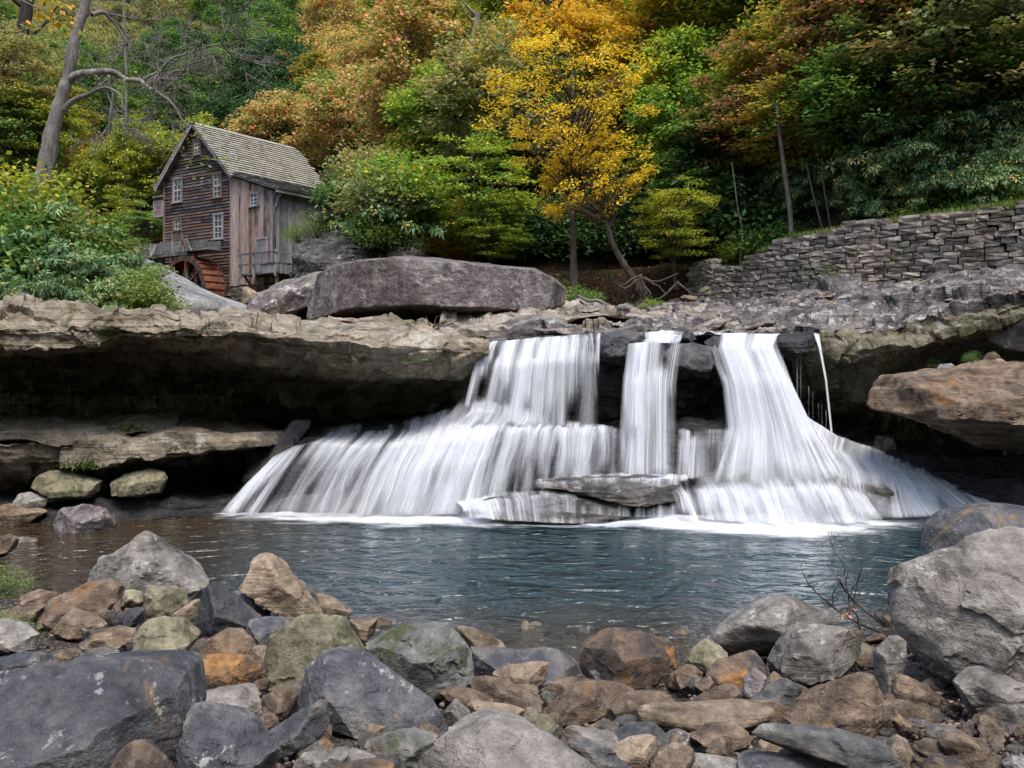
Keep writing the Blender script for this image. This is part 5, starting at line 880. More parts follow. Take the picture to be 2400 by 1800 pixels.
for side in ('front', 'left'):
    for i in range(int((RZ+.35)/row)):
        z0 = -0.35+i*row
        if side == 'left':
            if z0 > EZ-.1: break
            segs = [(0, LL-.4)]
        else:
            hw = WL/2 if z0+row*.5 < EZ else WL/2*(RZ-z0-row)/(RZ-EZ)
            if hw < .25: break
            x0, x1 = -WL/2-hw, -WL/2+hw; cut = sorted(rng.uniform(x0+.6, x1-.6, 1)) if x1-x0 > 2.5 else []
            e_ = [x0, *cut, x1]; segs = [(e_[k]+.004, e_[k+1]-.004) for k in range(len(e_)-1)]
        for a, b in segs:
            tl = rng.normal()*.006; h2 = z0+row+.03; fo = -.018-rng.random()*.012
            V = [(a, fo-.04, z0+tl), (b, fo-.04, z0-tl), (b, .05, z0-tl), (a, .05, z0+tl), (a, .008, h2+tl), (b, .008, h2-tl), (b, .05, h2-tl), (a, .05, h2+tl)]
            if side == 'left': V = [(-WL+y_, x_, z_) for x_, y_, z_ in V]
            MB().add(V, [[0, 3, 2, 1], [4, 5, 6, 7], [0, 1, 5, 4], [1, 2, 6, 5], [2, 3, 7, 6], [3, 0, 4, 7]]).build('clapboard', WD['clap'], mill)
for x_ in (-WL-.03, -.12): MB().box((x_, -.075, -.4), (x_+.15, .04, EZ)).build('corner_board', WD['board'], mill)
# roof
rb = MB(); ang = math.atan2(RZ-EZ, WL/2); OV = .42
for s in (1, -1):
    ex = -WL/2+s*(WL/2+OV); ez = EZ-OV*math.tan(ang)
    rb.add([(-WL/2, -OV, RZ), (ex, -OV, ez), (ex, LL, ez), (-WL/2, LL, RZ), (-WL/2, -OV, RZ-.09), (ex, -OV, ez-.09), (ex, LL, ez-.09), (-WL/2, LL, RZ-.09)],
           [[0, 1, 2, 3], [4, 7, 6, 5], [0, 4, 5, 1], [1, 5, 6, 2], [2, 6, 7, 3], [3, 7, 4, 0]])
roof = rb.build('roof', WD['oldroof'], mill)
sl_len = (WL/2+OV)/math.cos(ang); nr_ = 20; stuff = MB(); cnt = 0; shm = []
for k in range(6):
    w_ = .30+.03*k; shm.append((w_, mesh('shingle', np.array([(0, 0, .0), (w_-.012, 0, 0), (w_-.012, .34, .0), (0, .34, 0), (0, 0, .11), (w_-.012, 0, .11), (w_-.012, .34, .012), (0, .34, .012)]), np.array([[0, 3, 2, 1], [4, 5, 6, 7], [0, 1, 5, 4], [1, 2, 6, 5], [2, 3, 7, 6], [3, 0, 4, 7]]), WD['shingle'], False)))
for r_ in range(nr_):
    for s in (1, -1):
        y_ = -OV-.03+rng.random()*.2-.2
        while y_ < LL:
            w_, me = shm[rng.integers(6)]; y0 = max(y_, -OV-.04)
            dist = sl_len+.04-(r_)*sl_len/nr_-.0+rng.normal()*.004     # distance from ridge down the slope of the butt
            # local frame: x along the roof (mill y), y up the slope, z out
            up = Vector((-s*math.cos(ang), 0, math.sin(ang))); al = Vector((0, 1, 0)) if s > 0 else Vector((0, 1, 0)); nn_ = Vector((s*math.sin(ang), 0, math.cos(ang)))
            pos = Vector((-WL/2, y0, RZ))-up*dist+nn_*(.012+rng.random()*.006)
            ax = al if s > 0 else -al; po = pos if s > 0 else pos+al*w_
            M = Matrix((ax, up, nn_)).transposed().to_4x4(); M.translation = po
            if s > 0 and y0 < 5.2 and cnt < 300:
                o = link('shingle', me, roof); o.matrix_local = M; cnt += 1
            else:
                V = np.array([(M @ v.co)[:] for v in me.vertices]); stuff.add(V, [[0, 3, 2, 1], [4, 5, 6, 7], [0, 1, 5, 4], [1, 2, 6, 5], [2, 3, 7, 6], [3, 0, 4, 7]])
            y_ += w_
tag(stuff.build('shingles', WD['shingle'], roof), kind='stuff')
for s in (1, -1):
    for k in range(12):
        y0 = -OV-.06+k*(LL+OV)/12; c0 = Vector((-WL/2+s*.02, y0, RZ+.05)); up = Vector((-s*math.cos(ang), 0, math.sin(ang)))
        MB().beam(c0-up*.24+Vector((0, .35, 0)), c0+Vector((0, .35, 0)), .69, .035).build('ridge_board', WD['shingle'], roof)
for s in (1, -1):
    ex = -WL/2+s*(WL/2+OV); ez = EZ-OV*math.tan(ang)
    MB().beam((-WL/2, -OV+.02, RZ-.12), (ex, -OV+.02, ez-.12), .05, .16).build('barge_board', WD['board'], roof)
    for k in range(5):
        q = .2+.19*k; MB().box((-WL/2+s*(WL/2+OV)*q-.05, -OV+.05, RZ-(RZ-ez)*q-.22), (-WL/2+s*(WL/2+OV)*q+.05, .02, RZ-(RZ-ez)*q-.12)).build('rafter_tail', WD['brownf'], roof)
# lean-to
LT0, LT1 = 6.25, 4.95
MB().add([(0, .1, -.4), (LW, .1, -.4), (LW, .1, LT1-.1), (0, .1, LT0-.1), (0, LL, -.4), (LW, LL, -.4), (LW, LL, LT1-.1), (0, LL, LT0-.1)], [[0, 3, 2, 1], [1, 2, 6, 5], [4, 5, 6, 7]]).build('lean_to_core', M_core, mill)
x_ = .02
while x_ < LW-.05:
    w_ = min(rng.uniform(.17, .3), LW-x_); zt = LT0+(LT1-LT0)*(x_+w_/2)/LW-.08; f0 = -rng.random()*.025
    MB().box((x_, f0-.02, -.35+rng.normal()*.04), (x_+w_-.012, .09, zt)).build('wall_board', WD['board'], mill); x_ += w_
y_ = .0
while y_ < LL-.1:
    w_ = rng.uniform(.18, .28); MB().box((LW-.06, y_, -.3+rng.normal()*.03), (LW+.02+rng.random()*.02, y_+w_-.012, LT1-.12)).build('wall_board', WD['greyb'], mill); y_ += w_
lr = MB().add([(-.02, -.3, LT0+.12), (LW+.45, -.3, LT1-.03), (LW+.45, LL, LT1-.03), (-.02, LL, LT0+.12), (-.02, -.3, LT0+.04), (LW+.45, -.3, LT1-.11), (LW+.45, LL, LT1-.11), (-.02, LL, LT0+.04)], [[0, 1, 2, 3], [4, 7, 6, 5], [0, 4, 5, 1], [1, 5, 6, 2], [2, 6, 7, 3], [3, 7, 4, 0]]).build('lean_to_roof', WD['oldroof'], mill)
a2 = math.atan2(LT0-LT1+.15, LW+.45); up = Vector((-math.cos(a2), 0, math.sin(a2))); nn_ = Vector((math.sin(a2), 0, math.cos(a2)))
cnt2 = 0
for r_ in range(12):
    y_ = -.34
    while y_ < LL-.1:
        w_, me = shm[rng.integers(6)]; pos = Vector((LW+.5, y_, LT1-.03))+up*(r_*.36)+nn_*(.012+rng.random()*.02); M = Matrix((Vector((0, 1, 0)), up, nn_)).transposed().to_4x4(); M.translation = pos
        o = link('shingle', me, lr); o.matrix_local = M; o.material_slots[0].link = 'OBJECT'; o.material_slots[0].material = WD['oldroof']; y_ += w_
# windows
n = NT('window_glass'); M_glass = n.done(n.bsdf(n.ramp(n.noise(geo_pos(n), .9, 2), [(.4, (0.008, 0.012, 0.014)), (.62, (0.03, 0.045, 0.05))]), 0.25, None, 0.25))
def window(u0, u1, v0, v1, rows_, cols, frame='frame', yl=-.05):
    x0, zA = on_front(u0, (v0+v1)/2, yl); x1, zB = on_front(u1, (v0+v1)/2, yl); _, zt = on_front((u0+u1)/2, v0, yl); _, zb = on_front((u0+u1)/2, v1, yl); t = .10
    f = MB(); f.box((x0-.02, yl-.06, zb+.001), (x0+t, yl+.05, zt)); f.box((x1-t, yl-.06, zb+.001), (x1+.02, yl+.05, zt)); f.box((x0-.06, yl-.075, zt-.003), (x1+.06, yl+.05, zt+.10)); f.box((x0-.08, yl-.11, zb-.09), (x1+.08, yl+.05, zb))
    wo = f.build('window', WD[frame], mill)
    MB().box((x0+t-.01, yl-.005, zb-.01), (x1-t+.01, yl+.01, zt+.01)).build('pane', M_glass, wo)
    m_ = MB()
    for k in range(1, cols): xx = x0+t+(x1-x0-2*t)*k/cols; m_.box((xx-.018, yl-.03, zb), (xx+.018, yl-.004, zt))
    for k in range(1, rows_): zz = zb+(zt-zb)*k/rows_; hh = .035 if k == rows_//2 and rows_ > 3 else .018; m_.box((x0+t, yl-.034, zz-hh), (x1-t, yl-.0045, zz+hh))
    m_.box((x0+t, yl-.032, zb), (x0+t+.035, yl-.004, zt)); m_.box((x1-t-.035, yl-.032, zb), (x1-t, yl-.004, zt)); m_.box((x0+t, yl-.033, zb+.002), (x1-t, yl-.003, zb+.05)); m_.box((x0+t, yl-.033, zt-.04), (x1-t, yl-.003, zt-.002))
    m_.build('sash', WD['sash'], wo)
window(453.5, 472, 329, 362, 4, 2, 'brownf'); window(406, 427, 420, 473, 4, 2); window(499.5, 520, 408, 462, 4, 2, 'brownf'); window(408, 427, 513, 538, 2, 2, 'brownf'); window(501, 523, 503, 559, 4, 2); window(585, 606, 455, 482, 3, 2, 'greyb', -.06)
x0, z1 = on_front(404, 541, -.05); x1, z0 = on_front(430, 562, -.05); f = MB(); f.box((x0, -.12, z0), (x0+.14, .04, z1)); f.box((x1-.14, -.12, z0), (x1, .04, z1)); f.box((x0-.05, -.13, z1-.1), (x1+.05, .04, z1)); f.build('hatch_frame', WD['greyb'], mill); MB().box((x0+.1, -.07, z0), (x1-.1, .03, z1-.05)).build('hatch', WD['brownf'], mill)
x0, z1 = on_front(602, 562, -.05); x1, z0 = on_front(625, 640, -.05); dr = MB().box((x0, -.085, z0), (x1, .02, z1)).build('door', WD['greyb'], mill); f = MB(); f.box((x0-.1, -.11, z0), (x0, .02, z1)); f.box((x1, -.11, z0), (x1+.1, .02, z1)); f.box((x0-.14, -.12, z1), (x1+.14, .02, z1+.1)); f.build('door_frame', WD['board'], dr)
# deck along the lean-to
dx0, dz = on_front(561, 640, -1.25); dx1, _ = on_front(648, 640, -1.25); dz -= .05
deck = MB().box((dx0, -1.25, dz-.12), (dx1, -.03, dz), None).box((LW+.05, -1.245, dz-.115), (dx1, 4.5, dz-.004)).build('deck', WD['greyx'], mill)
rail_z, rail_m = dz+1.12, dz+.52
for x_ in (dx0+.08, on_front(597, 600, -1.2)[0], dx1-.08): MB().box((x_-.07, -1.3, dz-.25), (x_+.07, -1.16, rail_z+.08)).build('post', WD['greyb'], deck)
MB().box((dx1-.15, 3.0, dz-.25), (dx1-.01, 3.14, rail_z+.05)).build('post', WD['greyb'], deck)
for z_ in (rail_z, rail_m):
    MB().box((dx0, -1.34, z_-.09), (dx1, -1.30, z_)).build('rail', WD['greyx'], deck); MB().box((dx1+.002, -1.28, z_-.09), (dx1+.042, 4.4, z_)).build('rail', WD['greyx'], deck)
k_ = 0; x_ = dx0+.02
while x_ < dx1-.1: MB().box((x_, -1.29, dz-.08+rng.normal()*.01), (x_+.17, -1.255, dz+.50)).build('skirt_board', WD['greyb'], deck) if x_ > on_front(597, 600, -1.2)[0]+.6 else None; x_ += .185
y_ = -1.2
while y_ < 4.3: MB().box((dx1+.002, y_, dz-.1), (dx1+.03, y_+.17, dz+.48)).build('skirt_board', WD['greyb'], deck); y_ += .185
for xa, xb in ((dx0+.25, dx0+.75), (on_front(597, 640, -1.1)[0], on_front(597, 640, -1.1)[0]+.55)): MB().beam((xa, -1.1, dz-.12), (xb, .0, dz-1.9), .13, .13).build('brace', WD['brownf'], deck)
MB().beam((dx1-.15, -1.1, dz-.12), (dx1-.15, -1.1, dz-2.6), .14, .14).build('brace', WD['brownf'], deck)
# bracket and gutter on the lean-to corner
MB().box((LW+.42, -.45, LT1-.22), (LW+.52, LL, LT1-.12)).build('gutter', WD['greyx'], mill); MB().beam((LW+.05, -.1, LT1-1.0), (LW+.45, -.1, LT1-.25), .1, .1).build('bracket', WD['greyb'], mill)
MB().box((-WL-.95, -.2, 5.55), (-WL+.02, .35, 5.68)).build('side_hood', WD['oldroof'], mill); MB().beam((-WL-.7, .1, 5.5), (-WL, .1, 4.7), .09, .09).build('bracket', WD['greyb'], mill)
# stone foundation
fnd = MB().box((-WL+.2, .12, -3.2), (LW-.05, LL-.5, -.42)).build('foundation', M_core, mill)
n = NT('foundation_stone'); c = n.coords(); M_fst = n.done(n.bsdf(n.ramp(n.noise(c, 2.2, 5), [(.35, (.045, .038, .034)), (.5, (.11, .09, .078)), (.66, (.2, .165, .14))]), .9, n.bump(n.noise(c, 6, 5), .8, .06)))
def block(w_, h_, d_, seed, jit=.14):
    rg = np.random.default_rng(seed); bm = bmesh.new(); bmesh.ops.create_cube(bm, size=1); bmesh.ops.subdivide_edges(bm, edges=bm.edges[:], cuts=1, use_grid_fill=True)
    V = np.array([v.co[:] for v in bm.verts]); Q = np.array([[v.index for v in f.verts] for f in bm.faces]); bm.free()
    on = np.abs(V) > .45; edge = on.sum(1) >= 2; V = np.where(edge[:, None], V*.93, V)
    V = V*np.array([w_, d_, h_])+rg.normal(size=V.shape)*jit*min(w_, h_)*np.array([.4, .8, .35]); return V, Q
fst = []
for s in range(10): Vb, Qb = block(.5+.05*(s % 5), .26, .3, s); fst.append((.5+.05*(s % 5), mesh('stone', Vb, Qb, M_fst, False)))
z_ = -.55
while z_ > -3.1:
    x_ = -1.2
    while x_ < LW: w_, me = fst[rng.integers(10)]; link('stone', me, fnd, (x_+w_/2, .1+rng.normal()*.02, z_)); x_ += w_+.02
    z_ -= .28
# water wheel
n = NT('rusted_iron'); c = n.coords(False); b = n.noise(n.mapping(c, (1, 1, 1)), 3.0, 6, .65); fi = n.noise(c, 22, 4, .7)
M_rust = n.done(n.bsdf(n.ramp(n.math('ADD', n.math('MULTIPLY', b, .65), n.math('MULTIPLY', fi, .35)), [(.36, (.05, .022, .016)), (.48, (.14, .052, .028)), (.58, (.23, .085, .038)), (.7, (.28, .16, .09))]), .85, n.bump(fi, .4, .02), .25))
n = NT('dark_rust'); c = n.coords(False); M_drust = n.done(n.bsdf(n.ramp(n.noise(c, 4, 5), [(.35, (.035, .02, .02)), (.65, (.12, .055, .045))]), .8, n.bump(n.noise(c, 20, 3), .4, .02)))
wr, ww, gap = 2.0, 1.55, .32
wx, wz = on_front(428, 679, -gap-ww); wpos = MW @ Vector((wx, -gap, wz))
wheel = empty('water_wheel', wpos, -ALPHA); tag(wheel, 'rusty iron overshot water wheel against the mill wall', 'water wheel')
nb = 28; th = np.linspace(0, 2*np.pi, 97)
for yy in (-ww, -.06):
    V = []; 
    for a in th[:-1]:
        for (rr, y2) in ((wr+.03, yy), (wr-.28, yy), (wr-.28, yy+.06), (wr+.03, yy+.06)): V.append((rr*math.cos(a), y2, rr*math.sin(a)))
    m_ = 96; Q = []
    for i in range(m_):
        for k in range(4): Q.append([i*4+k, i*4+(k+1) % 4, ((i+1) % m_)*4+(k+1) % 4, ((i+1) % m_)*4+k])
    MB().add(V, Q).build('rim', M_drust, wheel, False)
for i in range(nb):
    a0 = 2*math.pi*i/nb; aa = np.linspace(a0, a0+2*math.pi/nb*.985, 6); rr = wr-.015-.085*np.linspace(0, 1, 6)**1.6*1.0
    V = []
    for a, r0 in zip(aa, rr): V += [(r0*math.cos(a), -ww+.062, r0*math.sin(a)), (r0*math.cos(a), -.062, r0*math.sin(a))]
    Q = [[2*k, 2*k+1, 2*k+3, 2*k+2] for k in range(5)]
    a = aa[-1]; V += [((wr-.02)*math.cos(a+.004), -ww+.062, (wr-.02)*math.sin(a+.004)), ((wr-.02)*math.cos(a+.004), -.062, (wr-.02)*math.sin(a+.004))]; Q.append([10, 11, 13, 12])
    MB().add(V, Q).build('bucket', M_rust, wheel, False)
for yy in (-ww+.03, -.1):
    for i in range(8):
        a = 2*math.pi*i/8+.62; MB().beam((0, yy, 0), ((wr-.1)*math.cos(a), yy, (wr-.1)*math.sin(a)), .11, .06).build('spoke', M_rust, wheel)
MB().tube([(0, -ww-.25, 0), (0, gap+.1, 0)], .12, 12).build('axle', M_drust, wheel, True)
MB().tube([(0, -ww-.04, 0), (0, -ww+.1, 0)], .32, 16).build('hub', M_drust, wheel, True)
# flume
fx0, fz0 = on_front(322, 585, -1.2); fx1, fz1 = on_front(447, 575, -1.2)
fl = empty('wooden_flume', MW @ Vector((fx0, -1.2, fz0-.55)), -ALPHA); tag(fl, 'grey plank flume carrying water to the water wheel', 'flume')
FO = Vector((fx0, -1.2, fz0-.55)); L = fx1-fx0; hgt = .62
for side, yy in (('a', -.48), ('b', .42)):
    for k in range(5): MB().box((L*k/5+.01, yy, .08+rng.normal()*.01), (L*(k+1)/5-.01, yy+.06, .08+hgt+rng.normal()*.02)).build('side_plank', WD['greyx'], fl)
MB().box((0, -.48, 0), (L+1.6, .48, .075)).build('bottom_plank', WD['greyx'], fl)
for k in range(6): MB().box((L*k/5-.05, -.56, -.08), (L*k/5+.05, -.49, .08+hgt+.06)).build('upright', WD['greyb'], fl)
MB().beam((L*.5, -.9, -.12), (L*.5+.05, -.55, .6), .09, .09).build('strut', WD['greyb'], fl); MB().beam((L-.35, -.95, -.05), (L+.02, -.55, .75), .1, .1).build('strut', WD['greyb'], fl)
MB().beam((L+.1, -.6, .78), (L+.55, -.6, .02), .16, .05).build('strut', WD['brownf'], fl); MB().beam((L+.28, -.55, .78), (L+.85, -.6, .02), .12, .05).build('strut', WD['greyx'], fl)
e_ = MB(); e_.box((L+.55, -.52, .1), (L+1.45, -.46, .62)); e_.build('end_plank', WD['greyx'], fl).rotation_euler = (0, 0, 0)
MB().box((L+1.47, -.52, .1), (L+2.15, -.46, .6)).build('end_plank', WD['greyx'], fl); MB().box((L+.5, -.55, .02), (L+2.25, .5, .09)).build('end_floor', WD['greyx'], fl); MB().box((L+.55, .42, .1), (L+2.15, .48, .6)).build('end_plank', WD['greyx'], fl)
for k in (.15, .42, .75, 1.02): MB().box((L*k-.07, -.42, -3.4), (L*k+.07, -.28, -.001)).build('leg', WD['greyb'], fl); MB().box((L*k-.07, .25, -3.4), (L*k+.07, .39, -.001)).build('leg', WD['greyb'], fl)
MB().box((-.2, -.6, -.19), (L+.4, -.44, -.003)).build('beam', WD['greyx'], fl)
# hanging sign
sx0, sz1 = on_front(360.5, 474, -.1); sx1, sz0 = on_front(381.5, 503, -.1)
so = Vector((sx0, -.1, sz0-.1)); sg = empty('hanging_sign', MW @ so, -ALPHA); tag(sg, 'faded framed wooden sign with worn red lettering beside the mill wall', 'sign'); sw, sh = sx1-sx0, sz1-sz0+.1
n = NT('sign_board'); M_sb = n.done(n.bsdf(n.ramp(n.noise(n.coords(False), 5, 5), [(.35, (.16, .13, .13)), (.65, (.27, .24, .24))]), .8)); n = NT('faded_red_paint'); M_red = n.done(n.bsdf(n.ramp(n.noise(n.coords(False), 14, 4), [(.35, (.30, .08, .11)), (.65, (.38, .2, .22))]), .8)); n = NT('faded_dark_paint'); M_dk = n.done(n.bsdf((.10, .10, .12), .8))
MB().box((0, 0, 0), (sw, .03, sh)).build('board', M_sb, sg)
for a, b in (((-.03, -.03, -.03), (.06, .05, sh+.03)), ((sw-.06, -.03, -.03), (sw+.03, .05, sh+.03)), ((.06, -.028, sh-.05), (sw-.06, .048, sh+.028)), ((.06, -.028, -.028), (sw-.06, .048, .05))): MB().box(a, b).build('frame', WD['frame'], sg)
ar = MB(); tt = np.linspace(.15, math.pi-.15, 12)
for k in range(11): ar.beam((sw/2+sw*.33*math.cos(tt[k]), -.006, sh*.58+sh*.24*math.sin(tt[k])), (sw/2+sw*.33*math.cos(tt[k+1]), -.006, sh*.58+sh*.24*math.sin(tt[k+1])), .008, .10)
ar.build('lettering', M_red, sg)
MB().box((sw*.32, -.01, sh*.53), (sw*.68, -.002, sh*.66)).build('lettering', M_dk, sg)
for k in range(3): MB().box((sw*(.2+.03*k), -.01, sh*(.38-.1*k)), (sw*(.8-.03*k), -.002, sh*(.45-.1*k))).build('lettering', M_red, sg)
MB().box((-.1, .0, sh+.06), (sw+.45, .06, sh+.14)).build('hanger', WD['brownf'], sg)

# ---------------------------------------------------------------- the retaining wall
wl = np.array([(7.3, 39.0), (7.7, 37.6), (8.9, 35.0), (10.6, 32.4), (12.6, 29.8), (14.8, 27.4), (17.2, 25.4), (19.6, 23.8)])
wp = smooth_path(wl, 200); arc = np.concatenate([[0], np.cumsum(np.linalg.norm(np.diff(wp, axis=0), axis=1))]); LEN = arc[-1]
def wall_at(s): return np.array([np.interp(s, arc, wp[:, 0]), np.interp(s, arc, wp[:, 1])])
def wall_dir(s): d = wall_at(min(s+.2, LEN))-wall_at(max(s-.2, 0)); return d/np.linalg.norm(d)
wroot = empty('stone_wall', (*wall_at(0), 5.2)); tag(wroot, 'long dry-stone retaining wall of grey-brown blocks curving along the slope', 'wall')
stone_mat = []
n = NT('wall_stone'); c = n.coords(); p_ = geo_pos(n); rnd = n.N('ShaderNodeObjectInfo').outputs['Random']
f = n.math('ADD', n.math('MULTIPLY', n.noise(c, 1.6, 5), .55), n.math('MULTIPLY', n.noise(c, 9, 5, .65), .45)); f = n.math('ADD', f, n.math('MULTIPLY', n.math('SUBTRACT', rnd, .5), .2))
cl = n.ramp(f, [(.34, (.06, .052, .048)), (.45, (.14, .122, .108)), (.55, (.23, .20, .175)), (.68, (.37, .33, .285))]); cl = n.mix(n.math('MULTIPLY', n.step(n.noise(p_, .35, 3), .5, .62), .45), cl, n.mix(1.0, cl, (1.55, 1.4, 1.15), 'MULTIPLY'))
cl = n.mix(n.step(n.noise(p_, 1.1, 5), .64, .72), cl, (.08, .10, .035))
M_wst = n.done(n.bsdf(cl, .9, n.bump(n.noise(c, 5, 6, .65), .8, .06)))
n = NT('wall_gap_soil'); M_gap = n.done(n.bsdf((.012, .010, .009), .95))
def wall_top(s):
    f = s/LEN; z = 7.42+.62*sstep(.22, .30, f)*.55+.62*.45*f+.25*f
    if .10 < f < .22: z -= .26+.22*math.sin((f-.10)/.12*math.pi)
    return z
def wall_bot(s): return 5.35+.15*s/LEN
ch = .2; nst = 0
for r_ in range(20):
    z_ = 5.3+r_*ch; s = rng.uniform(-.3, 0)
    while s < LEN:
        w_ = rng.uniform(.26, .78); h_ = ch*rng.uniform(.93, 1.0); m_ = s+w_/2; s += w_
        if m_ < 0 or m_ > LEN or z_+ch*.6 > wall_top(m_)+rng.normal()*.05: continue
        if m_ < .1*r_*.5: continue
        d_ = wall_dir(m_); pz = .09*math.sin(m_*.9)+.05*math.sin(m_*2.3+1); Vb, Qb = block(w_*.98, h_, .5, int(rng.integers(1e6)), .13)
        c2 = wall_at(m_); o = link('stone', mesh('stone', Vb, Qb, M_wst, False), wroot, (c2[0]-wroot.location.x+rng.normal()*.012, c2[1]-wroot.location.y+rng.normal()*.012, z_+pz*.5-wroot.location.z), (rng.normal()*.02, rng.normal()*.015, math.atan2(d_[1], d_[0])+rng.normal()*.02)); nst += 1
core = MB()
ss = np.linspace(0, LEN, 60); cp = np.array([wall_at(s) for s in ss]); cd = np.array([wall_dir(s) for s in ss]); nb_ = np.stack([-cd[:, 1], cd[:, 0]], 1)*.2
tz = np.array([wall_top(s)-.28 for s in ss])
V = np.concatenate([np.column_stack([cp+nb_*-0.4, np.full(60, 5.0)]), np.column_stack([cp+nb_*-0.4, tz]), np.column_stack([cp+nb_*3, tz])]); i = np.arange(59)
core.add(V-np.array(wroot.location), np.concatenate([np.stack([i, i+1, i+61, i+60], 1), np.stack([i+60, i+61, i+121, i+120], 1)])).build('core', M_gap, wroot)

# ---------------------------------------------------------------- vegetation
def leaves(pos, L, W, rg, flat=1.0, dirs=None, droop=0.0):
    m = len(pos); nrm = rg.normal(size=(m, 3)); nrm[:, 2] = np.abs(nrm[:, 2])+flat; nrm /= np.linalg.norm(nrm, axis=1)[:, None]
    d = rg.normal(size=(m, 3)) if dirs is None else dirs; d = d-nrm*(d*nrm).sum(1)[:, None]; d /= np.linalg.norm(d, axis=1)[:, None]+1e-9
    if droop: d[:, 2] -= droop; d /= np.linalg.norm(d, axis=1)[:, None]
    s = np.cross(nrm, d); s /= np.linalg.norm(s, axis=1)[:, None]+1e-9; l = (L*rg.uniform(.5, 1.4, m))[:, None]; w_ = (W*rg.uniform(.55, 1.35, m))[:, None]
    V = np.stack([pos, pos+d*l*.45+s*w_*.5, pos+d*l, pos+d*l*.45-s*w_*.5], 1).reshape(-1, 3)
    return V, np.arange(4*m).reshape(-1, 4)
def crown_clumps(rg, n, rx, rz, zc, layered, hollow=.55):
    c = rg.normal(size=(n*3, 3)); c /= np.linalg.norm(c, axis=1)[:, None]; r_ = rg.uniform(hollow**3, 1, n*3)**(1/3)
    c = c*r_[:, None]*np.array([rx, rx, rz]); lump = fbm(c*(.9/rx*2.0)+rg.uniform(0, 50), 3); c = c[lump > np.quantile(lump, .38)][:n]
    c[:, 2] = np.where(c[:, 2] < 0, c[:, 2]*.8, c[:, 2])
    if layered: c[:, 2] = np.round(c[:, 2]/layered)*layered+rg.normal(size=len(c))*layered*.27-.08*np.hypot(c[:, 0], c[:, 1])
    return c+np.array([0, 0, zc])
def tree_mesh(seed, rx, rz, zc, ncl, per, cl_r, L, W, flat=1.0, layered=0, r0=.18, lean=(0, 0), hollow=.5, squash=.38, top=None, limbs=60):
    rg = np.random.default_rng(seed); C_ = crown_clumps(rg, ncl, rx, rz, zc, layered, hollow)
    k = rg.integers(0, len(C_), ncl*per); g = rg.normal(size=(ncl*per, 3)); rad = cl_r*rg.uniform(.55, 1.3, len(C_))
    g = g/np.linalg.norm(g, axis=1)[:, None]*rg.uniform(0, 1, (ncl*per, 1))**.5
    pos = C_[k]+g*rad[k][:, None]*np.array([1, 1, squash]); out = pos-np.array([0, 0, zc]); out[:, 2] *= .3
    V, Q = leaves(pos, L, W, rg, flat, out/rx+rg.normal(size=pos.shape)*.5, .25)
    t = MB(); zt = zc+rz*.75 if top is None else top
    path = smooth_path([(0, 0, -.4), (rg.normal()*.06*rx, rg.normal()*.06*rx, zt*.35), (lean[0]*.5+rg.normal()*.1*rx, lean[1]*.5, zt*.7), (lean[0], lean[1], zt)], 18)
    t.tube(path, np.linspace(r0*1.15, r0*.15, 18)*np.concatenate([[1.35, 1.12], np.ones(16)]), 8)
    for c in C_[rg.permutation(len(C_))[:limbs]]:
        hz = np.clip(c[2]-.55*np.hypot(c[0], c[1])-.2, zt*.22, zt*.93); b = np.array([np.interp(hz, path[:, 2], path[:, q]) for q in range(3)])
        mid = (b+c)/2+np.array([0, 0, .12*np.linalg.norm(c-b)])+rg.normal(size=3)*.12; r1 = r0*(1.05-hz/zt)*.45+.012
        t.tube(smooth_path([b, mid, c], 6), np.linspace(r1, .008, 6), 5)
    return (V, Q), t, zc
def shrub_mesh(seed, rx, rz, ncl, per, L, W, cl_r=.28, flat=.8, stems=14):
    rg = np.random.default_rng(seed); C_ = rg.normal(size=(ncl, 3)); C_ /= np.linalg.norm(C_, axis=1)[:, None]; C_[:, 2] = np.abs(C_[:, 2])
    C_ *= rg.uniform(.45, 1.0, (ncl, 1))*(1+.25*fbm(C_*2+seed, 2))[:, None]*np.array([rx, rx, rz])
    k = rg.integers(0, ncl, ncl*per); pos = C_[k]+rg.normal(size=(ncl*per, 3))*cl_r*np.array([1, 1, .55]); V, Q = leaves(pos, L, W, rg, flat, C_[k]/rx+rg.normal(size=pos.shape)*.6, .2)
    t = MB()
    for c in C_[:stems]: t.tube(smooth_path([(rg.normal()*.08, rg.normal()*.08, -.15), c*np.array([.45, .45, .55]), c], 6), np.linspace(.03, .008, 6), 5)
    return (V, Q), t, rz*.5
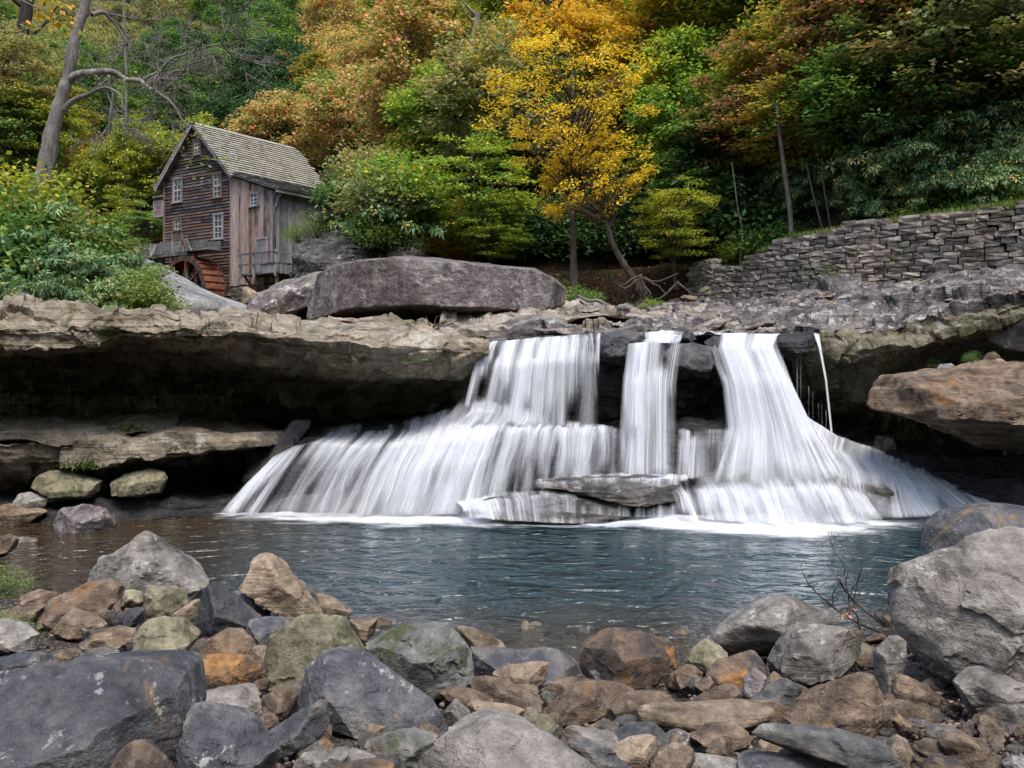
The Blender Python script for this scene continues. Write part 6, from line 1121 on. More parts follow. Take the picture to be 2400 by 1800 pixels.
def rhodo_mesh(seed, rx, rz, nwh, L=.16, W=.05):
    rg = np.random.default_rng(seed); nl = 34; lc = rg.normal(size=(nl, 3)); lc /= np.linalg.norm(lc, axis=1)[:, None]; lc[:, 2] = np.abs(lc[:, 2])*1.1-.2; lc *= rg.uniform(.35, 1.0, (nl, 1))*np.array([rx, rx, rz]); lr = rg.uniform(.22, .48, nl)*rx*.8
    k = rg.integers(0, nl, nwh); D = rg.normal(size=(nwh, 3)); D /= np.linalg.norm(D, axis=1)[:, None]; D[:, 2] = np.abs(D[:, 2])-.1; C_ = lc[k]+D*(lr[k]*rg.uniform(.5, 1.1, nwh))[:, None]*np.array([1, 1, .7])
    D = D+np.array([0, 0, .5])+rg.normal(size=D.shape)*.35; D /= np.linalg.norm(D, axis=1)[:, None]; P_, N_, O_, S_ = [], [], [], []; size = rg.uniform(.6, 1.2, nwh)
    for j in range(8):
        a = 2*np.pi*(j+rg.random(nwh)*.8)/8; t1 = np.cross(D, np.array([0.3, .2, 1.])); t1 /= np.linalg.norm(t1, axis=1)[:, None]; t2 = np.cross(D, t1); keep = rg.random(nwh) < .8
        o = np.cos(a)[:, None]*t1+np.sin(a)[:, None]*t2+D*rg.uniform(-.5, .5, (nwh, 1)); O_.append(o[keep]); P_.append((C_+o*.015)[keep]); N_.append((D+rg.normal(size=D.shape)*.3)[keep]); S_.append((size*rg.uniform(.6, 1.2, nwh))[keep])
    pos = np.concatenate(P_); o = np.concatenate(O_); nr_ = np.concatenate(N_); sz_ = np.concatenate(S_)[:, None]; o /= np.linalg.norm(o, axis=1)[:, None]; s = np.cross(nr_, o); s /= np.linalg.norm(s, axis=1)[:, None]+1e-9
    l = L*sz_; w_ = W*sz_**.7; dr_ = rg.uniform(.05, .55, (len(pos), 1))*np.array([[0, 0, 1.]])
    V = np.stack([pos, pos+o*l*.5+s*w_*.5-dr_*l*.2, pos+o*l-dr_*l, pos+o*l*.5-s*w_*.5-dr_*l*.2], 1).reshape(-1, 3)
    t = MB()
    for c in C_[:60]: t.tube(smooth_path([(rg.normal()*.1*rx, rg.normal()*.1*rx, -.2), c*np.array([.5, .5, .5])+rg.normal(size=3)*.06, c], 6), np.linspace(.03*rx, .008, 6), 5)
    return (V, np.arange(len(V)).reshape(-1, 4)), t, rz*.4
TM = {}
def reg(key, data, bark):
    (V, Q), t, zc = data; Vt = np.concatenate(t.V); TM[key] = (mesh('crown', V, Q, LM['green'], False), mesh('trunk', Vt, np.concatenate(t.Q), BK[bark], True), zc)
for s in range(3): reg(f'broad{s}', tree_mesh(10+s, 3.2, 3.6, 6.2, 230, 72, .9, .23, .15, 1.0, 0, .2), 'brown')
for s in range(3): reg(f'layer{s}', tree_mesh(20+s, 2.7, 2.7, 3.9, 150, 85, .8, .17, .11, 1.9, .62, .10, squash=.2, limbs=80), 'brown')
for s in range(2): reg(f'tall{s}', tree_mesh(30+s, 2.4, 4.6, 8.2, 220, 70, .85, .22, .14, 1.0, 0, .2), 'grey')
reg('birch', tree_mesh(41, 3.7, 3.5, 7.0, 230, 44, .55, .14, .085, .9, 0, .14, (.0, 0), .35, .4, 10.0, 140), 'brown')
reg('birch2', tree_mesh(43, 2.3, 1.7, 4.3, 110, 46, .5, .14, .085, .9, 0, .13, (0, 0), .35, .4, 5.5, 80), 'brown')
for s in range(2): reg(f'sparse{s}', tree_mesh(50+s, 3.0, 3.6, 6.4, 120, 26, .8, .24, .15, .9, 0, .15, limbs=110), 'twig')
for s in range(3): reg(f'shrub{s}', shrub_mesh(60+s, 1.2, 1.25, 120, 30, .15, .085), 'brown')
for s in range(3): reg(f'rhodo{s}', rhodo_mesh(70+s, 1.5, 1.35, 900, .17, .055), 'redtwig')
for s in range(3): reg(f'bigrhodo{s}', rhodo_mesh(90+s, 1.5, 1.35, 2000, .095, .034), 'redtwig')
reg('fern', shrub_mesh(81, .9, .9, 90, 30, .10, .025, .2), 'twig')
NAMES = {'broad': 'broadleaf_tree', 'layer': 'understory_tree', 'tall': 'tall_tree', 'birch': 'birch_tree', 'sparse': 'thin_tree', 'shrub': 'shrub', 'rhodo': 'rhododendron', 'bigrhodo': 'rhododendron', 'fern': 'shrub'}
def plant(key, x, y, z, s, pal, label, cat='tree', group=None, rz=None, tilt=(0, 0), sz=None, trunk=True, name=None):
    cm, tm, _ = TM[key]; kk = key.rstrip('0123456789')
    o = empty(name or NAMES[kk], (x, y, z)); o.rotation_euler = (tilt[0], tilt[1], rng.uniform(0, 6.28) if rz is None else rz); o.scale = (s, s, sz or s); tag(o, label, cat, group)
    sh_ = kk in ('shrub', 'rhodo', 'bigrhodo', 'fern')
    c = link('foliage' if sh_ else 'crown', cm, o); c.material_slots[0].link = 'OBJECT'; c.material_slots[0].material = LM[pal]
    if trunk: link('stems' if sh_ else 'trunk', tm, o)
    return o
def hit_hill(u, v, h=0.0, y0=24.0, y1=140.0):        # where a thing of height h standing on the hillside reaches pixel (u, v)
    ys = np.arange(y0, y1, .25); xs = (u-CX)/F*ys; d = hill_z(xs, ys)+h-(H-(v-HY)/F*ys); yb = np.interp(xs, _bx, _by); ok = (d >= 0) & (ys > yb+.3); i = np.argmax(ok)
    y = ys[i] if ok[i] else y1; return (u-CX)/F*y, y, float(hill_z((u-CX)/F*y, y))
# regional colours on the slope: (u, v) anchors
AN = [((60, 60), 'dull', 'far upper left of the slope'), ((120, 300), 'green', 'slope behind the leaning bare tree'), ((300, 100), 'dull', 'slope behind the bare branches'), ((300, 430), 'yelgreen', 'slope left of the mill'), ((230, 520), 'yelgreen', 'foot of the slope left of the mill'),
      ((560, 90), 'green', 'slope high behind the mill'), ((640, 220), 'dark', 'slope right behind the mill roof'), ((480, 200), 'green', 'slope behind the mill ridge'), ((840, 120), 'orange', 'slope above the shrubs beside the mill'), ((800, 270), 'orange', 'slope just above the shrubs beside the mill'), ((960, 60), 'mixed', 'upper slope over the enormous boulder'), ((1050, 200), 'mixed', 'slope over the enormous boulder'),
      ((900, 290), 'orange', 'slope between the shrubs and the enormous boulder'), ((1090, 380), 'brightgreen', 'foot of the slope over the enormous boulder'), ((1240, 60), 'yelgreen', 'upper slope behind the yellow birch'), ((1400, 100), 'amber', 'slope behind the top of the yellow birch'), ((1580, 60), 'amber', 'upper slope by the tall straight trunk'), ((1700, 100), 'brightgreen', 'slope around the tall straight trunk'), ((1600, 320), 'brightgreen', 'slope right of the yellow birch'),
      ((1640, 430), 'green', 'lower slope right of the yellow birch'), ((1860, 60), 'yelgreen', 'upper slope above the stone wall'), ((1980, 60), 'redbrown', 'slope high above the stone wall'), ((1850, 230), 'redbrown', 'slope above the left half of the stone wall'), ((2100, 40), 'redbrown', 'upper slope over the rhododendrons'), ((2060, 150), 'dull', 'slope over the rhododendrons'), ((2200, 180), 'green', 'slope over the right end of the wall'), ((2350, 60), 'dark', 'upper right of the slope over the wall')]
PN = {'dull': 'dull olive', 'green': 'green', 'yelgreen': 'yellow-green', 'dark': 'dark green', 'orange': 'orange-pink', 'mixed': 'green and orange', 'brightgreen': 'bright green', 'amber': 'amber', 'redbrown': 'reddish brown'}
rf = np.random.default_rng(5); placed = []
for yrow in list(np.arange(44, 76, 4.2))+list(np.arange(77, 160, 6.5)):
    for xx in np.arange(-75, 78, 5.2 if yrow < 76 else 6.2):
        x = xx+rf.uniform(-2, 2); y = yrow+rf.uniform(-1.8, 1.8)
        if abs(x) > .56*y+3: continue
        yb = np.interp(x, _bx, _by)
        if y < yb+4.5: continue
        if -30 < x < -7 and y < 71-(.0 if x < -15 else (x+15)*1.2): continue
        z = float(hill_z(x, y)); s = rf.uniform(.85, 1.3); h = 6.2*s; u = CX+F*x/y; v = HY-(z+h-H)*F/y
        if HY-(z+h-3.4*s-H)*F/y < -20: continue
        if u > 1650 and v > 230 and y < 55: continue
        dd = [math.hypot(u-a[0], (v-a[1])*1.2)+rf.normal()*35 for a, _, _ in AN]; (_, pal, ph) = AN[int(np.argmin(dd))]
        if rf.random() < .18: pal = ['green', 'mixed', 'dark', 'yelgreen', 'dull'][rf.integers(5)]
        key = ['broad0', 'broad1', 'broad2', 'tall0', 'tall1', 'sparse0' if pal == 'dull' else 'broad1', 'layer0'][rf.integers(7)]
        if key == 'layer0': s *= 1.5
        plant(key, x, y, z-.1, s, pal, f'{PN[pal]} leaved tree on the {ph}', 'tree', f'{PN[pal]} trees, {ph}')
# trees one can tell apart
def hero(key, u, v, s, pal, label, **k):
    x, y, z = hit_hill(u, v, TM[key][2]*s, 69 if 170 < u < 780 else 24); return plant(key, x, y, z-.1, s, pal, label, **k)
def at_base(key, u, v, Y, s, pal, label, **k):
    q = P(u, v, Y); return plant(key, q[0], q[1], q[2], s, pal, label, **k)
at_base('birch', 1345, 668, 38.0, .98, 'yellow', 'golden yellow birch with a slender trunk on the soil bank', rz=.6, tilt=(0, -.03))
at_base('birch2', 1500, 668, 37.5, 1.05, 'yellow', 'leaning yellow tree with exposed roots on the soil bank', rz=0, tilt=(.05, -.42))
at_base('layer1', 1585, 664, 37.5, .62, 'yelgreen', 'small yellow-green tree beside the end of the stone wall', rz=2)
hero('layer0', 1105, 470, 1.05, 'brightgreen', 'layered green maple standing over the enormous boulder')
hero('layer1', 1010, 420, 1.1, 'mixed', 'maple turning orange over the left part of the enormous boulder')
hero('layer2', 1060, 560, .62, 'amber', 'small amber sapling peeking over the enormous boulder'); hero('layer0', 1150, 575, .6, 'brightgreen', 'small bright green sapling peeking over the enormous boulder')
hero('layer1', 1180, 330, 1.2, 'brightgreen', 'green maple tucked behind the yellow birch on the left')
hero('broad0', 850, 190, 1.0, 'orange', 'big orange-pink maple on the slope above the mill side shrubs'); hero('broad1', 960, 270, .95, 'orange', 'orange maple beside the big orange-pink maple'); hero('broad2', 775, 60, 1.0, 'orange', 'pale orange maple high behind the mill roof')
hero('layer2', 1590, 300, 1.2, 'brightgreen', 'layered bright green tree right of the yellow birch'); hero('layer1', 1680, 380, 1.0, 'green', 'layered green tree over the left end of the wall'); hero('layer0', 1530, 220, 1.2, 'green', 'green tree behind the right side of the yellow birch')
hero('layer0', 1790, 260, 1.15, 'redbrown', 'russet tree above the left half of the stone wall'); hero('layer1', 1850, 180, 1.2, 'mixed', 'green and orange tree above the stone wall'); hero('broad1', 2000, 110, .9, 'redbrown', 'reddish brown tree over the rhododendrons'); hero('layer2', 1930, 250, 1.1, 'mixed', 'orange tipped tree over the rhododendrons')
hero('layer2', 2100, 200, 1.2, 'green', 'grey-green tree above the middle of the rhododendrons')
hero('broad2', 250, 420, .8, 'yelgreen', 'yellow-green tree left of the mill'); hero('layer0', 330, 500, 1.0, 'yelgreen', 'low yellow-green tree beside the mill sign'); hero('layer1', 255, 440, 1.1, 'mixed', 'orange tinged tree left of the mill'); hero('layer2', 380, 400, 1.2, 'yelgreen', 'yellow tipped tree against the mill gable'); hero('layer1', 340, 560, .8, 'green', 'small green tree at the foot of the flume'); hero('layer2', 120, 320, 1.3, 'green', 'green tree behind the leaning bare trunk'); hero('layer0', 40, 260, 1.3, 'green', 'green tree by the dark trunk at the edge of the wood')
hero('broad0', 600, 120, 1.1, 'green', 'large green tree right behind the mill roof'); hero('broad1', 700, 300, .8, 'dark', 'dark green tree at the back corner of the mill'); hero('broad2', 480, 120, 1.0, 'dull', 'dull green tree behind the mill ridge'); hero('tall0', 690, 160, .9, 'green', 'tall green tree behind the mill roof end')
for u, v, s, pal, lab in [(20, 330, .8, 'green', 'bushy green tree in front of the dark forked trunk'), (75, 300, .75, 'yelgreen', 'yellow-green tree between the dark forked and leaning trunks'), (30, 180, .8, 'dull', 'loose olive tree around the dark forked trunk')]:
    q = P(u, v, 40); plant('layer1', q[0], q[1], q[2]-3.9*s, s, pal, lab)
hero('layer2', 2150, 25, 1.4, 'redbrown', 'russet tree at the very top of the bank over the wall'); hero('layer0', 2270, 60, 1.4, 'dull', 'olive tree at the top of the bank over the right wall end'); hero('layer1', 2070, 10, 1.4, 'mixed', 'green and orange tree at the top of the bank'); hero('layer2', 2380, 30, 1.4, 'green', 'green tree at the top end of the bank')
# dark understory along the foot of the slope
k_ = 0
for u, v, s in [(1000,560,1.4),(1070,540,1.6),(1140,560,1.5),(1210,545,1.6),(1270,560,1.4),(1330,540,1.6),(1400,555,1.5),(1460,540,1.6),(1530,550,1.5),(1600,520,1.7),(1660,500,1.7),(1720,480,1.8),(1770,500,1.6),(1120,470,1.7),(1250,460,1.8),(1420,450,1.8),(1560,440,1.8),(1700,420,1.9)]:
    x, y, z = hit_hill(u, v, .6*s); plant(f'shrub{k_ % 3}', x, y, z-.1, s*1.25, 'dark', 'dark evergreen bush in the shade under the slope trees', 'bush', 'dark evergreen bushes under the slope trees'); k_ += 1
# rhododendron bank on the right
for u, v, s in [(1800,440,1.5),(1850,400,1.6),(1860,480,1.4),(1910,430,1.6),(1930,500,1.3),(1970,380,1.8),(1990,460,1.6),(2040,420,1.7),(2060,490,1.3),(2100,360,1.9),(2120,440,1.6),(2160,390,1.8),(2170,480,1.3),(2220,420,1.7),(2240,340,1.9),(2280,450,1.4),(2300,380,1.8),(2340,310,1.9),(2360,420,1.6),(2400,350,1.8),(2400,460,1.3),(2060,310,1.9),(2180,280,1.9),(2290,240,2.0),(2390,230,2.0),(2000,300,1.7),(2330,150,2.0),(2400,120,2.0),(2240,200,1.9)]:
    x, y, z = hit_hill(u, v-55, .7*s); plant(f'bigrhodo{k_ % 3}', x, y, z-.1, s, 'rhodo', 'large-leaved rhododendron on the bank above the stone wall', 'rhododendron', 'rhododendrons above the stone wall'); k_ += 1
# shrubs between the mill and the enormous boulder
for u, v, s, key, pal, lab in [(740,520,1.35,'fern','fern','feathery green shrub beside the mill deck'),(700,540,1.0,'fern','fern','small brownish shrub at the mill corner'),(800,450,1.2,'shrub2','green','green bush against the mill lean-to roof'),(815,505,1.1,'rhodo1','rhodo','rhododendron above the dark outcrop'),(850,540,1.5,'rhodo2','rhodo','rhododendron hanging over the dark outcrop'),(860,400,1.5,'shrub0','dull','dull green shrub uphill of the mill lean-to'),(890,450,1.6,'shrub1','dull','brownish shrub uphill of the dark outcrop'),(900,540,1.3,'shrub1','green','green bush at the left end of the enormous boulder'),(950,500,1.5,'rhodo1','rhodo','rhododendron behind the enormous boulder'),(850,330,1.2,'layer1','mixed','small orange tipped tree by the back of the mill'),(880,350,1.3,'layer2','green','small green tree uphill of the shrubs'),(940,420,1.5,'shrub0','brightgreen','light green bush uphill of the enormous boulder'),(820,590,.8,'rhodo0','rhodo','low rhododendron on the dark outcrop')]:
    ys = np.arange(40, 90, .25); q = P(u, v, 46.0 if u < 870 else 42.0)
    if key.startswith('layer'): hero(key, u, v, s*.75, pal, lab); continue
    Yq = {True: 47.5, False: 43.0}[u < 870]; q = P(u, v, Yq); plant(key, q[0], q[1], q[2]-.5*s, s, pal, lab, 'shrub')
# soil mound that carries those shrubs
bm_ = RM['cliff']
rock('outcrop', [(690,700),(705,600),(745,540),(800,480),(860,440),(930,450),(990,540),(1010,640),(960,720),(800,730)], 'cliff', 'dark earthy knoll under the shrubs beside the mill', Y=50.5, depth=9, sub=5, cat='knoll', amp=.06, nf=6)
# rhododendron thicket on the left ledge
for i, (u, v, Yq, s) in enumerate([(30,650,23.5,1.05),(110,600,24.5,1.2),(20,560,25,1.25),(190,640,24,1.05),(270,660,23.5,.85),(330,690,23,.6),(150,690,22.5,.75),(60,700,22.5,.8),(230,700,22.3,.6),(60,490,26.5,1.2),(150,530,26,1.1),(-30,620,23.5,1.2),(310,640,25,.7),(225,590,25.5,.9)]):
    q = P(u, v, Yq)
    if i in (2, 5, 9, 11, 13): plant(f'shrub{i % 3}', q[0], q[1], q[2]-.5*s, s*1.15, ['green', 'fern', 'yelgreen', 'green', 'fern'][[2, 5, 9, 11, 13].index(i)], ['leafy green shrub deep in the ledge thicket', 'pale green shrub at the edge of the ledge thicket', 'yellowish shrub below the leaning bare tree', 'green shrub crowding the ledge thicket', 'light green shrub beside the pale rock slope'][[2, 5, 9, 11, 13].index(i)], 'shrub'); continue
    plant(f'rhodo{i % 3}', q[0], q[1], q[2]-.55*s, s, 'rhodo', 'glossy rhododendron in the thicket on top of the overhanging ledge', 'rhododendron', 'rhododendron thicket on the left ledge')
rock('knoll', [(-120,760),(-100,600),(0,560),(120,580),(220,640),(300,690),(340,730),(300,780)], 'mossy', 'mossy ground mound under the rhododendron thicket', Y=27, depth=6, cat='mound', nf=4)
# shrubs by the wall and the bank
for u, v, Yq, s, key, pal, lab in [(1965,640,32.0,1.0,'fern','fern','feathery green shrub growing at the foot of the wall'),(1290,650,36,.9,'shrub0','dull','olive shrub at the right end of the enormous boulder'),(1360,700,33.5,.55,'shrub1','green','small green shrub on the soil bank'),(1270,610,38,1.3,'shrub2','dull','grey-green shrub behind the yellow birch trunk'),(1530,660,36.5,.5,'shrub0','brightgreen','little bright green shrub among exposed roots'),(1800,560,37,.9,'shrub1','green','green shrub on the grass above the wall'),(1740,575,38,.8,'shrub2','brightgreen','yellowish green shrub above the left end of the wall'),(1860,545,36,.8,'shrub0','green','leafy shrub on the grass strip above the wall gap'),(2250,520,31,.7,'shrub1','green','green shrub on the bank over the right end of the wall'),(2380,480,30,.8,'shrub2','green','weedy shrub at the far right of the wall top'),(2140,545,32,.6,'shrub0','green','low weed on the bank above the wall')]:
    q = P(u, v, Yq); z = float(hill_z(q[0], q[1])) if v < 600 or Yq >= 36 else q[2]-.45*s; plant(key, q[0], q[1], z-.05, s, pal, lab, 'shrub')
# two small leafy plants at the left shore
for u, v, s, lab in [(15,1395,.42,'small green willow-like plant at the left water edge'),(12,1510,.33,'small green plant beside the pale flat-topped rock')]:
    yy = ground_hit(u, v); plant('fern', (u-CX)/F*yy, yy, max(0, bank_z((u-CX)/F*yy, yy)), s, 'fern', lab, 'plant')
for u, v, Yq, s, lab in [(2278,835,19.4,.22,'small leafy sprig on the mossy rock face'),(975,838,20.15,.14,'green sprig hanging on the ledge beside the fall'),(735,775,21,.16,'tiny green tuft on top of the overhanging ledge'),(2190,850,21.2,.25,'leafy sprig under the mossy rock face')]:
    q = P(u, v, Yq); plant('fern', q[0], q[1], q[2]-.1, s, 'green', lab, 'plant')

# leaning bare tree on the left
def pix_path(pts, Y, n): return smooth_path([P(u, v, Y+dy) for u, v, dy in [(*p, 0) if len(p) == 2 else p for p in pts]], n)
bt = empty('leaning_tree', P(92, 520, 27)); tag(bt, 'leaning grey-barked tree with two bare crooked branches', 'tree'); BO = np.array(bt.location)
pth = pix_path([(80,520),(95,440),(107,385),(122,310),(140,240),(155,190),(166,140),(182,70),(200,10),(222,-70),(240,-150)], 27, 40); rad = np.interp(np.linspace(0, 1, 40), [0, .1, .14, .2, .3, .5, 1], [.50, .33, .29, .21, .19, .165, .12])
V, Q = tube(pth, rad*(1+.08*fbm(np.stack([np.linspace(0, 9, 40)]*3, 1), 2)), 14); V += .035*fbm(V*5, 3)[:, None]*np.array([1, 1, .3]); link('trunk', mesh('trunk', V-BO, Q, BK['grey']), bt)
rt = np.random.default_rng(77)
def twigs(mb, p, r0, lv, ln):
    for j in range(int(rt.integers(3, 6))):
        i = int(rt.integers(2, len(p)-1)); b = p[i]; d = (p[i]-p[i-1]); d = d/np.linalg.norm(d)+rt.normal(size=3)*.65; d /= np.linalg.norm(d); l = ln*rt.uniform(.5, 1.2)
        q = smooth_path([b, b+d*l*.5+rt.normal(size=3)*.1*l, b+d*l+rt.normal(size=3)*.18*l], 6); mb.tube(q, np.linspace(r0, r0*.3, 6), 4)
        if lv: twigs(mb, q, r0*.6, lv-1, ln*.62)
for br, r0, r1 in [([(158,188),(185,176),(215,170),(255,172),(290,182),(330,195,-.6),(365,215,-1),(400,245,-1.2),(440,290,-1.2)], .13, .025), ([(150,258),(170,240),(195,228),(218,220),(245,205,-.5),(275,225,-.8),(300,255,-1)], .09, .015), ([(330,195,-.6),(370,160,-.8),(420,130,-.9),(500,100,-1),(560,95,-1)], .06, .015), ([(215,35),(250,30,.4),(280,60,.6),(300,110,.6)], .07, .02), ([(380,228,-1),(400,180,-1.2),(440,150,-1.2),(470,110,-1.2)], .05, .012)]:
    m_ = MB(); p_ = pix_path(br, 27, 20); p_ = p_+np.stack([noise(p_*1.9+5), noise(p_*1.9+15), noise(p_*1.9+25)], 1)*.13*np.linspace(0, 1, 20)[:, None]**.5; m_.tube(p_-BO, np.linspace(r0, r1, 20), 9); twigs(m_, p_-BO, .03, 3, 1.5); m_.build('branch', BK['grey'] if r0 > .1 else BK['twig'], bt, True)
rg = np.random.default_rng(4); pos = np.concatenate([P(u, v, 26)+rg.normal(size=(14, 3))*np.array([.25, .2, .18]) for u, v in [(440,340),(470,420),(500,370),(455,395),(460,300),(290,200),(245,190),(330,260)]]); V, Q = leaves(pos, .13, .10, rg, .5); link('leaves', mesh('leaves', V-BO, Q, LM['fern'], False), bt)
rg = np.random.default_rng(9); pos = np.concatenate([P(u, v, 25.5)+rg.normal(size=(12, 3))*np.array([.28, .2, .14]) for u, v in [(105,20),(125,30),(118,45),(150,58),(135,8),(165,60)]]); V, Q = leaves(pos, .17, .14, rg, .4)
sp_ = empty('maple_sprig', pos.mean(0)); tag(sp_, 'sprig of orange-yellow leaves hanging beside the leaning trunk', 'branch'); link('leaves', mesh('leaves', V-np.array(sp_.location), Q, LM['amber'], False), sp_); m_ = MB(); m_.tube(pix_path([(165,62),(120,32),(60,5),(0,-30)], 25.5, 12)-np.array(sp_.location), np.linspace(.01, .03, 12), 5); m_.build('twig', BK['twig'], sp_)
# distinct trunks in the wood
for path, Y, r0, bark, lab in [([(40,250),(30,190),(45,110),(60,40),(70,-60)], 46, .36, 'dark', 'thick dark forked trunk at the edge of the wood'), ([(1725,185),(1716,100),(1714,20),(1712,-60)], 47, .27, 'grey', 'tall straight grey trunk on the upper slope'), ([(1855,560),(1852,500),(1843,430),(1836,380),(1826,300),(1820,240)], 35, .085, 'twig', 'slim pale trunk above the stone wall'), ([(1930,545),(1915,490),(1900,430),(1890,380)], 35, .035, 'twig', 'thin leaning sapling stem under the rhododendrons'), ([(1948,540),(1940,490),(1930,430),(1926,370)], 35, .035, 'twig', 'thin upright sapling stem under the rhododendrons'), ([(1095,215),(1098,150),(1112,80),(1120,30)], 56, .26, 'twig', 'pale forked trunk on the slope over the enormous boulder'), ([(296,170),(292,100),(290,20),(296,-40)], 72, .09, 'twig', 'pale bare trunk high on the slope left of the mill'), ([(1300,100),(1296,60),(1290,20),(1280,-40)], 50, .2, 'dark', 'dark trunk above the yellow birch'), ([(1740,540),(1728,480),(1722,430),(1715,380)], 37, .03, 'twig', 'thin stem in the shade over the left end of the wall'), ([(2310,470),(2300,380),(2296,300)], 33, .07, 'twig', 'thin stem among the rhododendrons at the right')]:
    p_ = pix_path(path, Y, 16); gz = float(hill_z(p_[0][0], Y)); 
    if gz < p_[0][2]: p_ = np.vstack([[p_[0][0]-.1, Y, gz-.2], p_])
    b_ = p_[0]; ro = empty('bare_tree', b_); tag(ro, lab, 'tree'); m_ = MB(); m_.tube(p_-b_, np.linspace(r0*1.15, r0*.75, len(p_)), 9); m_.build('trunk', BK[bark], ro, True)
    if r0 < .15: continue
    m_ = MB(); pp = p_-b_
    for j in range(4):
        i = int(rt.integers(len(pp)//2, len(pp)-1)); sd_ = rt.choice([-1, 1]); l = r0*9*rt.uniform(.6, 1.2); m_.tube(smooth_path([pp[i], pp[i]+np.array([sd_*l*.4, rt.normal()*.2*l, l*.35]), pp[i]+np.array([sd_*l*.75, rt.normal()*.3*l, l*.9])], 7), np.linspace(r0*.4, r0*.08, 7), 6)
    m_.build('branches', BK[bark], ro, True)
# exposed roots of the leaning yellow tree
m_ = MB(); ro = empty('tree_roots', P(1500, 668, 37)); tag(ro, 'tangle of exposed grey roots on the soil bank', 'roots'); b_ = np.array(ro.location)
for path in [[(1505,645),(1480,655),(1462,668),(1450,660)],[(1500,650),(1492,680),(1480,700),(1478,715)],[(1505,655),(1510,680),(1500,700),(1515,712)],[(1510,650),(1530,665),(1545,672),(1560,690)],[(1495,655),(1470,675),(1455,672),(1440,660)],[(1505,665),(1525,690),(1515,695)],[(1500,650),(1540,660),(1590,640)],[(1585,665),(1560,690),(1545,700)],[(1585,660),(1610,680),(1625,690)]]: m_.tube(pix_path(path, 35.6, 12)-b_, np.linspace(.06, .018, 12), 6)
m_.build('root', BK['brown'], ro, True)
m_ = MB(); lq = hit_hill(2025, 486, .12); la = np.array([lq[0], lq[1], lq[2]+.14]); lb = la+np.array([.85, .75, 0]); lb[2] = float(hill_z(lb[0], lb[1]))+.14; o = empty('cut_log', la); tag(o, 'short cut log lying under the rhododendrons above the wall', 'log'); q = np.linspace(la, lb, 14)-la; Vt, Qt = tube(q, .2+.015*np.sin(np.arange(14)*1.7), 14); nv = len(Vt); Vt = np.vstack([Vt, q[0]]); link('bark', mesh('bark', Vt[:-1], Qt, BK['brown']), o); T = np.array([[nv, k, (k+1) % 14] for k in range(14)]); link('cut_face', mesh('cut_face', np.vstack([Vt[:14], q[0]]), np.array([[14, k, (k+1) % 14] for k in range(14)]), BK['brown'], False), o)
m_ = MB(); o = empty('fallen_branch', P(1320, 700, 31)); tag(o, 'bare fallen branch on the soil bank above the falls', 'branch'); b_ = np.array(o.location); p_ = pix_path([(1352,692),(1380,705),(1400,704),(1425,718),(1440,722)], 31.3, 14)-b_; m_.tube(p_, np.linspace(.05, .09, 14), 6); m_.build('wood', BK['twig'], o, True)
o = empty('dead_twigs', P(1030, 780, 24.5)); tag(o, 'small dead twiggy bush below the enormous boulder', 'twigs'); b_ = np.array(o.location); m_ = MB()
for pth_ in [[(1010,770),(1005,755),(998,740)],[(1012,772),(1030,758),(1060,752)],[(1015,775),(1040,765),(1080,748)],[(1012,775),(1020,752),(1022,745)],[(1015,776),(1045,770),(1075,764)],[(1012,775),(990,765),(980,760)],[(1014,776),(1035,762),(1050,745)]]: p_ = pix_path(pth_, 24.3, 8)-b_; m_.tube(p_, np.linspace(.022, .008, 8), 4); twigs(m_, p_, .007, 0, .3)
m_.build('stems', BK['redtwig'], o)
# dead branch in the foreground, leaning on the giant boulder
o = empty('dead_branch', P(2070, 1480, 11.2)); tag(o, 'dark dead branch with fine bare twigs beside the giant boulder', 'branch'); b_ = np.array(o.location); m_ = MB()
for pl, r0, r1 in [([(1330,815),(1180,750),(1030,660),(950,590),(870,530),(810,450),(790,370),(812,300)], .016, .003), ([(1350,760),(1200,650),(1120,560),(1060,480)], .02, .012), ([(1110,700),(1130,600),(1110,500),(1105,420)], .012, .004), ([(1085,440),(1075,360),(1000,260),(990,150)], .007, .002), ([(1150,640),(1170,470),(1180,340),(1222,285)], .008, .002), ([(1140,540),(1180,470),(1260,420),(1385,410)], .007, .002), ([(1180,470),(1270,455),(1340,460)], .005, .002), ([(1030,650),(1020,560),(1060,450)], .009, .004), ([(1180,800),(1160,700),(1120,650),(1060,680)], .018, .008), ([(870,570),(960,600),(1080,690)], .008, .006), ([(1060,480),(1000,400),(970,355)], .005, .002), ([(1260,660),(1275,690),(1340,740)], .01, .008), ([(910,205),(960,240),(990,240)], .003, .002)]:
    p_ = pix_path(C(*pl), 11.3, 16)-b_; p_[:, 1] += .25*fbm(p_*2.5+3, 2); m_.tube(p_, np.linspace(r0, r1, 16), 6)
    if r0 > .006: twigs(m_, p_, .0028, 1, .22)
m_.build('twigs', BK['redtwig'], o, True)
rg = np.random.default_rng(6); pos = np.concatenate([P(*C((1070, 690))[0], 11.1)+rg.normal(size=(14, 3))*.06, P(*C((1075, 600))[0], 11.1)[None]]); V, Q = leaves(pos, .07, .03, rg, .2); link('leaves', mesh('leaves', V-b_, Q, LM['litter'], False), o)

